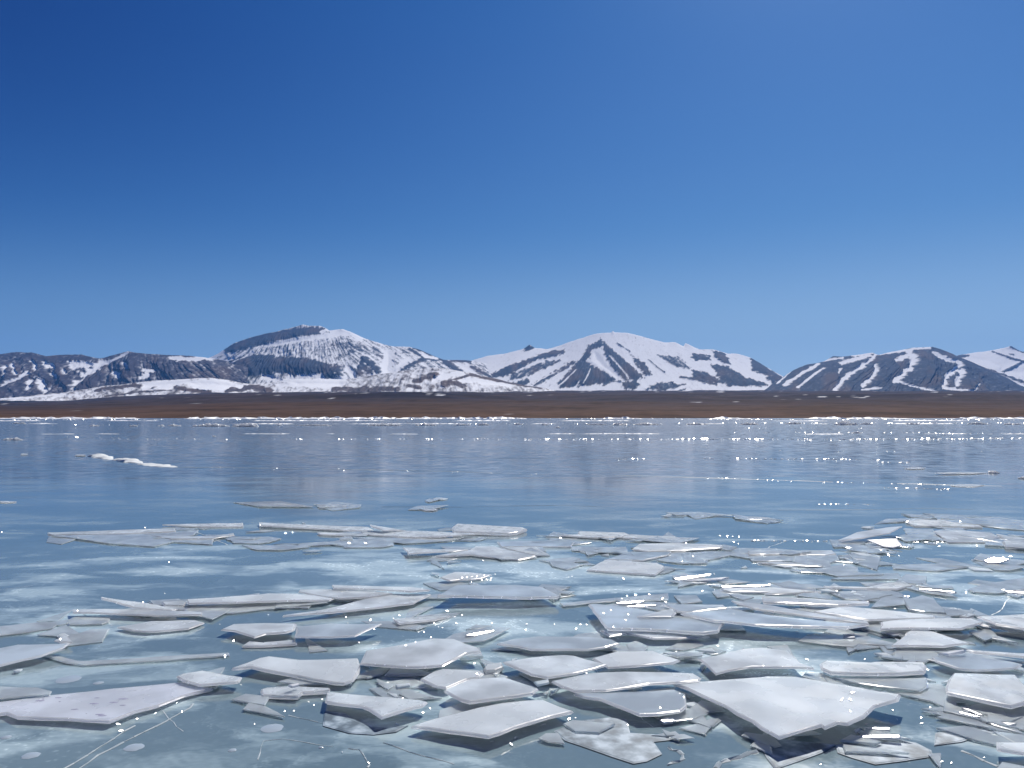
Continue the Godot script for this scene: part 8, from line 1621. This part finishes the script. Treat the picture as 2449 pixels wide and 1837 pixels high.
	glitter([-50.11, -415.80, 0.401, -64.76, -373.28, 0.446, -72.37, -394.70, 0.398, -58.22, -394.25, 0.382, -69.09, -400.78, 0.364, -6.01, -372.92, 0.392, -74.44, -385.21, 0.473, 9.88, -385.72, 0.533, 76.38, -486.33, 0.672, 3.74, -430.47, 0.32, 76.23, -476.28, 0.324, -38.16, -356.87, 0.35, 47.52, -472.11, 0.46, -34.30, -410.62, 0.469, -27.10, -422.18, 0.592, -4.56, -430.66, 0.264, 27.73, -421.69, 0.264, -6.03, -386.15, 0.401, -46.05, -381.13, 0.419, 29.51, -454.40, 0.57, 85.44, -435.74, 0.575, -22.47, -366.48, 0.276, -46.38, -373.93, 0.502, -72.90, -386.55, 0.249, -12.68, -429.17, 0.326, 46.29, -426.65, 0.585, -17.68, -384.10, 0.236, 95.92, -486.07, 0.49, 1.05, -375.85, 0.376, 98.02, -452.31, 0.361, 69.24, -473.08, 0.674, -9.21, -423.90, 0.585, -32.36, -395.78, 0.35, 34.10, -468.81, 0.426, -54.19, -354.43, 0.217, 19.96, -438.56, 0.426, 9.99, -396.90, 0.284, -48.28, -409.18, 0.568, -63.26, -398.70, 0.414, 13.09, -386.30, 0.251, -48.89, -404.93, 0.439, -9.64, -408.73, 0.54, 27.56, -395.78, 0.546, -37.50, -356.10, 0.334, -68.97, -341.27, 0.24, -81.67, -375.84, 0.322, 87.77, -426.95, 0.411, 4.11, -384.12, 0.482, 27.82, -421.89, 0.295, -43.29, -371.50, 0.403, 53.58, -406.80, 0.566, -56.78, -407.70, 0.547, 12.76, -440.97, 0.513, -44.70, -401.86, 0.364, 3.26, -395.71, 0.263, 44.38, -422.37, 0.418, 29.81, -401.28, 0.246, -5.23, -391.02, 0.46, 28.53, -450.59, 0.622, 57.86, -463.37, 0.445])
	glitter([98.84, -490.35, 0.467, 86.14, -423.86, 0.343, 45.55, -444.77, 0.509, 54.93, -471.52, 0.372, -51.18, -395.67, 0.253, -62.28, -378.58, 0.362, -69.02, -362.39, 0.503, 13.60, -426.51, 0.5, -12.93, -426.00, 0.423, -76.49, -352.08, 0.265, -21.93, -362.95, 0.445, 63.46, -431.51, 0.487, 34.87, -392.28, 0.3, 52.77, -454.17, 0.371, 61.05, -433.45, 0.565, 72.62, -440.89, 0.342, -78.67, -360.19, 0.439, -43.22, -416.56, 0.255, -53.74, -363.23, 0.223, -48.72, -397.20, 0.471, 110.99, -517.10, 0.369, 79.39, -415.20, 0.306, -29.44, -388.82, 0.336, -15.67, -399.87, 0.325, -78.92, -393.41, 0.295, -66.56, -360.96, 0.428, -39.38, -364.70, 0.437, -28.55, -391.58, 0.297, 84.94, -450.14, 0.296, -56.64, -361.86, 0.335, 42.87, -454.74, 0.57, 63.42, -479.96, 0.522, -50.92, -363.98, 0.46, 59.13, -464.28, 0.318, 29.49, -418.70, 0.301, -51.80, -371.99, 0.26, 25.39, -443.28, 0.361, -14.46, -396.47, 0.472, -74.03, -350.32, 0.28, -36.01, -376.77, 0.44, 18.92, -388.33, 0.299, -32.62, -377.06, 0.308, -60.92, -392.99, 0.488, 60.78, -424.22, 0.59, 58.82, -456.95, 0.396, 45.44, -472.66, 0.52, -74.03, -399.29, 0.414, -54.84, -347.67, 0.462, -8.29, -426.88, 0.299, 0.26, -405.66, 0.364, 40.18, -427.55, 0.528, -71.01, -399.42, 0.372, -4.13, -424.70, 0.486, -49.57, -392.57, 0.391, 37.58, -407.59, 0.37, -9.68, -371.59, 0.505, 22.93, -454.11, 0.442, 25.78, -440.21, 0.28, 90.12, -425.24, 0.308, -6.94, -394.31, 0.334])
	glitter([-68.43, -351.69, 0.439, -13.14, -433.72, 0.4, -62.60, -341.69, 0.224, -35.65, -368.27, 0.264, -70.95, -399.41, 0.299, 4.55, -385.42, 0.286, -53.05, -359.08, 0.344, -31.25, -419.34, 0.337, 104.46, -502.80, 0.418, 42.05, -401.22, 0.538, -5.40, -371.95, 0.406, -37.49, -388.46, 0.461, 79.70, -149.74, 0.168, 93.64, -148.45, 0.282, 54.24, -151.25, 0.169, 59.48, -143.02, 0.146, 86.03, -147.00, 0.165, 79.22, -147.52, 0.164, 57.05, -144.95, 0.258, 70.32, -152.10, 0.261, 68.11, -143.02, 0.276, 51.34, -145.28, 0.248, 49.16, -150.53, 0.185, 54.64, -149.80, 0.144, 44.98, -145.33, 0.183, 69.92, -142.95, 0.246, 46.01, -145.12, 0.243, 91.74, -142.23, 0.262, 83.89, -147.95, 0.246, 54.67, -145.02, 0.144, 66.53, -148.96, 0.263, 52.48, -145.20, 0.253, 88.59, -148.66, 0.299, 77.43, -144.25, 0.237, 33.90, -146.89, 0.202, 61.29, -149.50, 0.254, 78.70, -142.20, 0.164, 54.33, -151.22, 0.144, 54.33, -153.70, 0.259, 47.64, -153.94, 0.139, 79.77, -148.99, 0.212, 56.10, -145.24, 0.272, 51.02, -147.51, 0.263, 59.91, -143.87, 0.238, 50.30, -145.13, 0.21, 38.26, -149.34, 0.25, 64.59, -147.61, 0.195, 85.61, -143.50, 0.168, 55.30, -149.89, 0.279, 77.36, -150.05, 0.288, 33.70, -149.79, 0.188, 77.09, -146.83, 0.147, 63.46, -144.29, 0.249, 55.47, -151.40, 0.248, 83.39, -148.37, 0.285, 93.65, -145.00, 0.203, 74.12, -142.09, 0.16, 51.57, -150.66, 0.243, 43.53, -149.21, 0.201, 75.54, -150.05, 0.294])
	glitter([93.30, -143.73, 0.272, 42.26, -145.61, 0.204, 77.36, -142.35, 0.187, 90.93, -147.67, 0.142, 61.85, -143.68, 0.265, 90.94, -144.50, 0.294, 68.73, -150.80, 0.236, 82.34, -146.32, 0.234, 49.02, -151.51, 0.193, 64.33, -147.80, 0.143, 32.38, -152.63, 0.235, 80.00, -148.55, 0.177, 65.85, -150.77, 0.23, 89.75, -147.86, 0.238, 75.66, -143.71, 0.244, 77.48, -148.45, 0.273, 91.96, -149.23, 0.304, 61.53, -152.23, 0.142, 80.57, -143.91, 0.155, 60.32, -146.46, 0.283, 52.18, -146.02, 0.161, 45.50, -153.16, 0.192, 71.61, -148.76, 0.158, 47.03, -153.85, 0.159, 51.84, -148.76, 0.154, 62.36, -148.31, 0.284, 60.69, -143.34, 0.197, 44.11, -148.67, 0.146, 43.84, -154.33, 0.24, 92.31, -145.46, 0.198, 59.31, -149.57, 0.239, 58.01, -151.89, 0.269, 70.19, -152.16, 0.275, 78.15, -147.50, 0.237, 89.52, -145.78, 0.21, 50.56, -148.38, 0.228, 75.52, -141.76, 0.151, 53.72, -145.00, 0.245, 68.11, -145.24, 0.182, 90.11, -144.19, 0.203, 44.57, -153.78, 0.27, 84.42, -150.35, 0.193, 62.12, -147.75, 0.185, 88.32, -146.45, 0.227, 88.66, -143.44, 0.214, 53.32, -149.85, 0.223, 82.19, -148.06, 0.197, 56.90, -149.72, 0.273, 66.79, -149.58, 0.185, 84.94, -148.83, 0.254, 33.78, -154.10, 0.135, 84.04, -149.08, 0.175, 35.97, -153.07, 0.24, 74.82, -142.21, 0.279, 64.67, -143.15, 0.139, 89.62, -145.43, 0.169, 76.73, -142.52, 0.191, 36.73, -146.56, 0.233, 67.20, -142.35, 0.131, 36.22, -154.60, 0.13])
	glitter([75.50, -144.93, 0.148, 43.04, -153.22, 0.223, 71.72, -141.95, 0.184, 92.84, -145.08, 0.204, 48.80, -152.01, 0.282, 92.12, -142.41, 0.164, 44.29, -153.40, 0.183, 80.29, -150.45, 0.226, 76.89, -151.11, 0.209, 80.76, -144.93, 0.207, 86.03, -144.11, 0.19, 55.22, -143.93, 0.254, 88.26, -144.28, 0.159, 43.27, -150.98, 0.233, 31.30, -147.85, 0.238, 66.51, -152.57, 0.265, 57.36, -146.46, 0.214, 77.86, -146.96, 0.291, 88.52, -140.60, 0.234, 52.33, -150.07, 0.169, 86.28, -142.17, 0.263, 80.37, -140.85, 0.24, 51.11, -146.22, 0.164, 71.86, -150.29, 0.275, 63.64, -149.93, 0.279, 35.95, -146.07, 0.233, 40.54, -147.30, 0.209, 87.65, -144.08, 0.206, 92.25, -148.82, 0.275, 38.90, -152.61, 0.143, 86.34, -145.70, 0.257, 47.37, -146.89, 0.222, 37.98, -150.36, 0.235, 44.96, -147.93, 0.166, 53.76, -144.31, 0.267, 94.01, -145.03, 0.236, 80.84, -143.08, 0.205, 86.11, -146.15, 0.295, 63.32, -151.67, 0.253, 40.50, -148.14, 0.13, 92.74, -144.00, 0.262, 39.74, -148.67, 0.18, -12.09, -132.21, 0.111, 0.49, -138.40, 0.23, 24.43, -138.86, 0.18, -0.02, -132.99, 0.205, -6.87, -131.25, 0.131, -18.26, -132.21, 0.124, -15.86, -134.81, 0.155, -16.65, -131.28, 0.17, 17.99, -136.96, 0.238, -13.55, -131.47, 0.188, 27.61, -132.56, 0.195, 3.48, -131.88, 0.165, -20.24, -131.41, 0.215, 11.72, -132.78, 0.139, -0.33, -132.14, 0.235, 25.95, -137.74, 0.21, 4.77, -135.62, 0.132, -18.63, -135.07, 0.178])
	glitter([-11.37, -135.94, 0.186, 16.28, -134.06, 0.131, 23.51, -135.94, 0.245, 29.33, -137.92, 0.196, 28.04, -135.79, 0.188, -8.97, -138.92, 0.141, -19.59, -136.66, 0.199, 5.10, -131.13, 0.196, -5.83, -131.12, 0.19, 4.04, -131.82, 0.195, -6.06, -133.93, 0.149, 28.43, -137.01, 0.25, -23.38, -139.09, 0.192, -14.75, -134.75, 0.125, 20.35, -133.40, 0.202, 24.83, -130.78, 0.198, 14.08, -139.16, 0.12, -2.33, -130.97, 0.147, 5.72, -139.09, 0.171, 24.11, -134.06, 0.223, -26.02, -137.37, 0.138, 20.83, -138.26, 0.244, -11.04, -131.68, 0.175, -7.93, -130.99, 0.159, 13.12, -138.57, 0.229, 29.36, -138.19, 0.22, -11.39, -137.85, 0.162, 10.47, -131.09, 0.238, 29.11, -133.78, 0.201, -17.01, -132.93, 0.183, -6.03, -131.52, 0.14, -18.74, -137.76, 0.133, 6.55, -132.32, 0.128, 1.86, -134.19, 0.184, -3.16, -134.45, 0.11, -23.13, -135.47, 0.144, 16.35, -137.03, 0.226, -13.09, -138.35, 0.179, -4.63, -136.22, 0.215, -13.68, -133.39, 0.221, -0.94, -134.79, 0.234, 7.69, -137.56, 0.121, -21.90, -136.25, 0.124, 10.09, -135.46, 0.152, 2.33, -131.22, 0.138, -17.83, -136.48, 0.156, 24.34, -133.09, 0.168, -17.48, -138.77, 0.13, 20.97, -133.58, 0.13, 8.97, -138.65, 0.183, -7.69, -138.26, 0.215, 13.84, -134.72, 0.132, 11.25, -135.38, 0.2, -20.63, -131.50, 0.108, -13.89, -135.68, 0.137, -21.11, -133.25, 0.244, -7.63, -136.82, 0.203, -13.90, -135.66, 0.205, -2.21, -137.79, 0.121, 4.00, -130.79, 0.227])
	glitter([-20.67, -134.79, 0.177, -15.25, -133.39, 0.175, 19.24, -136.59, 0.241, 19.35, -135.04, 0.129, 0.82, -138.04, 0.207, 12.70, -134.16, 0.241, -23.42, -133.02, 0.218, -20.18, -136.33, 0.119, 6.27, -132.96, 0.154, 12.76, -135.95, 0.208, -10.46, -130.89, 0.164, -26.75, -138.36, 0.217, -51.22, -115.48, 0.115, -50.82, -114.99, 0.11, -63.63, -115.27, 0.104, -73.59, -117.21, 0.204, -48.63, -117.43, 0.191, -52.63, -114.11, 0.157, -48.50, -115.43, 0.192, -60.35, -118.20, 0.159, -62.07, -117.32, 0.144, -60.54, -115.77, 0.126, -66.89, -116.29, 0.159, -62.67, -115.31, 0.122, -60.99, -117.70, 0.185, -54.97, -114.61, 0.152, -66.15, -113.75, 0.156, -65.07, -117.61, 0.148, -54.74, -114.39, 0.148, -55.92, -118.10, 0.149, -65.47, -117.51, 0.144, -53.80, -114.89, 0.121])
	glitter_tool.generate_normals()
	var gl := put("ice_chips", glitter_tool.commit(), mats.chip)
	tag(gl, "countless glinting ice chips strung along cracks across the far ice", "ice chips", "", "stuff")
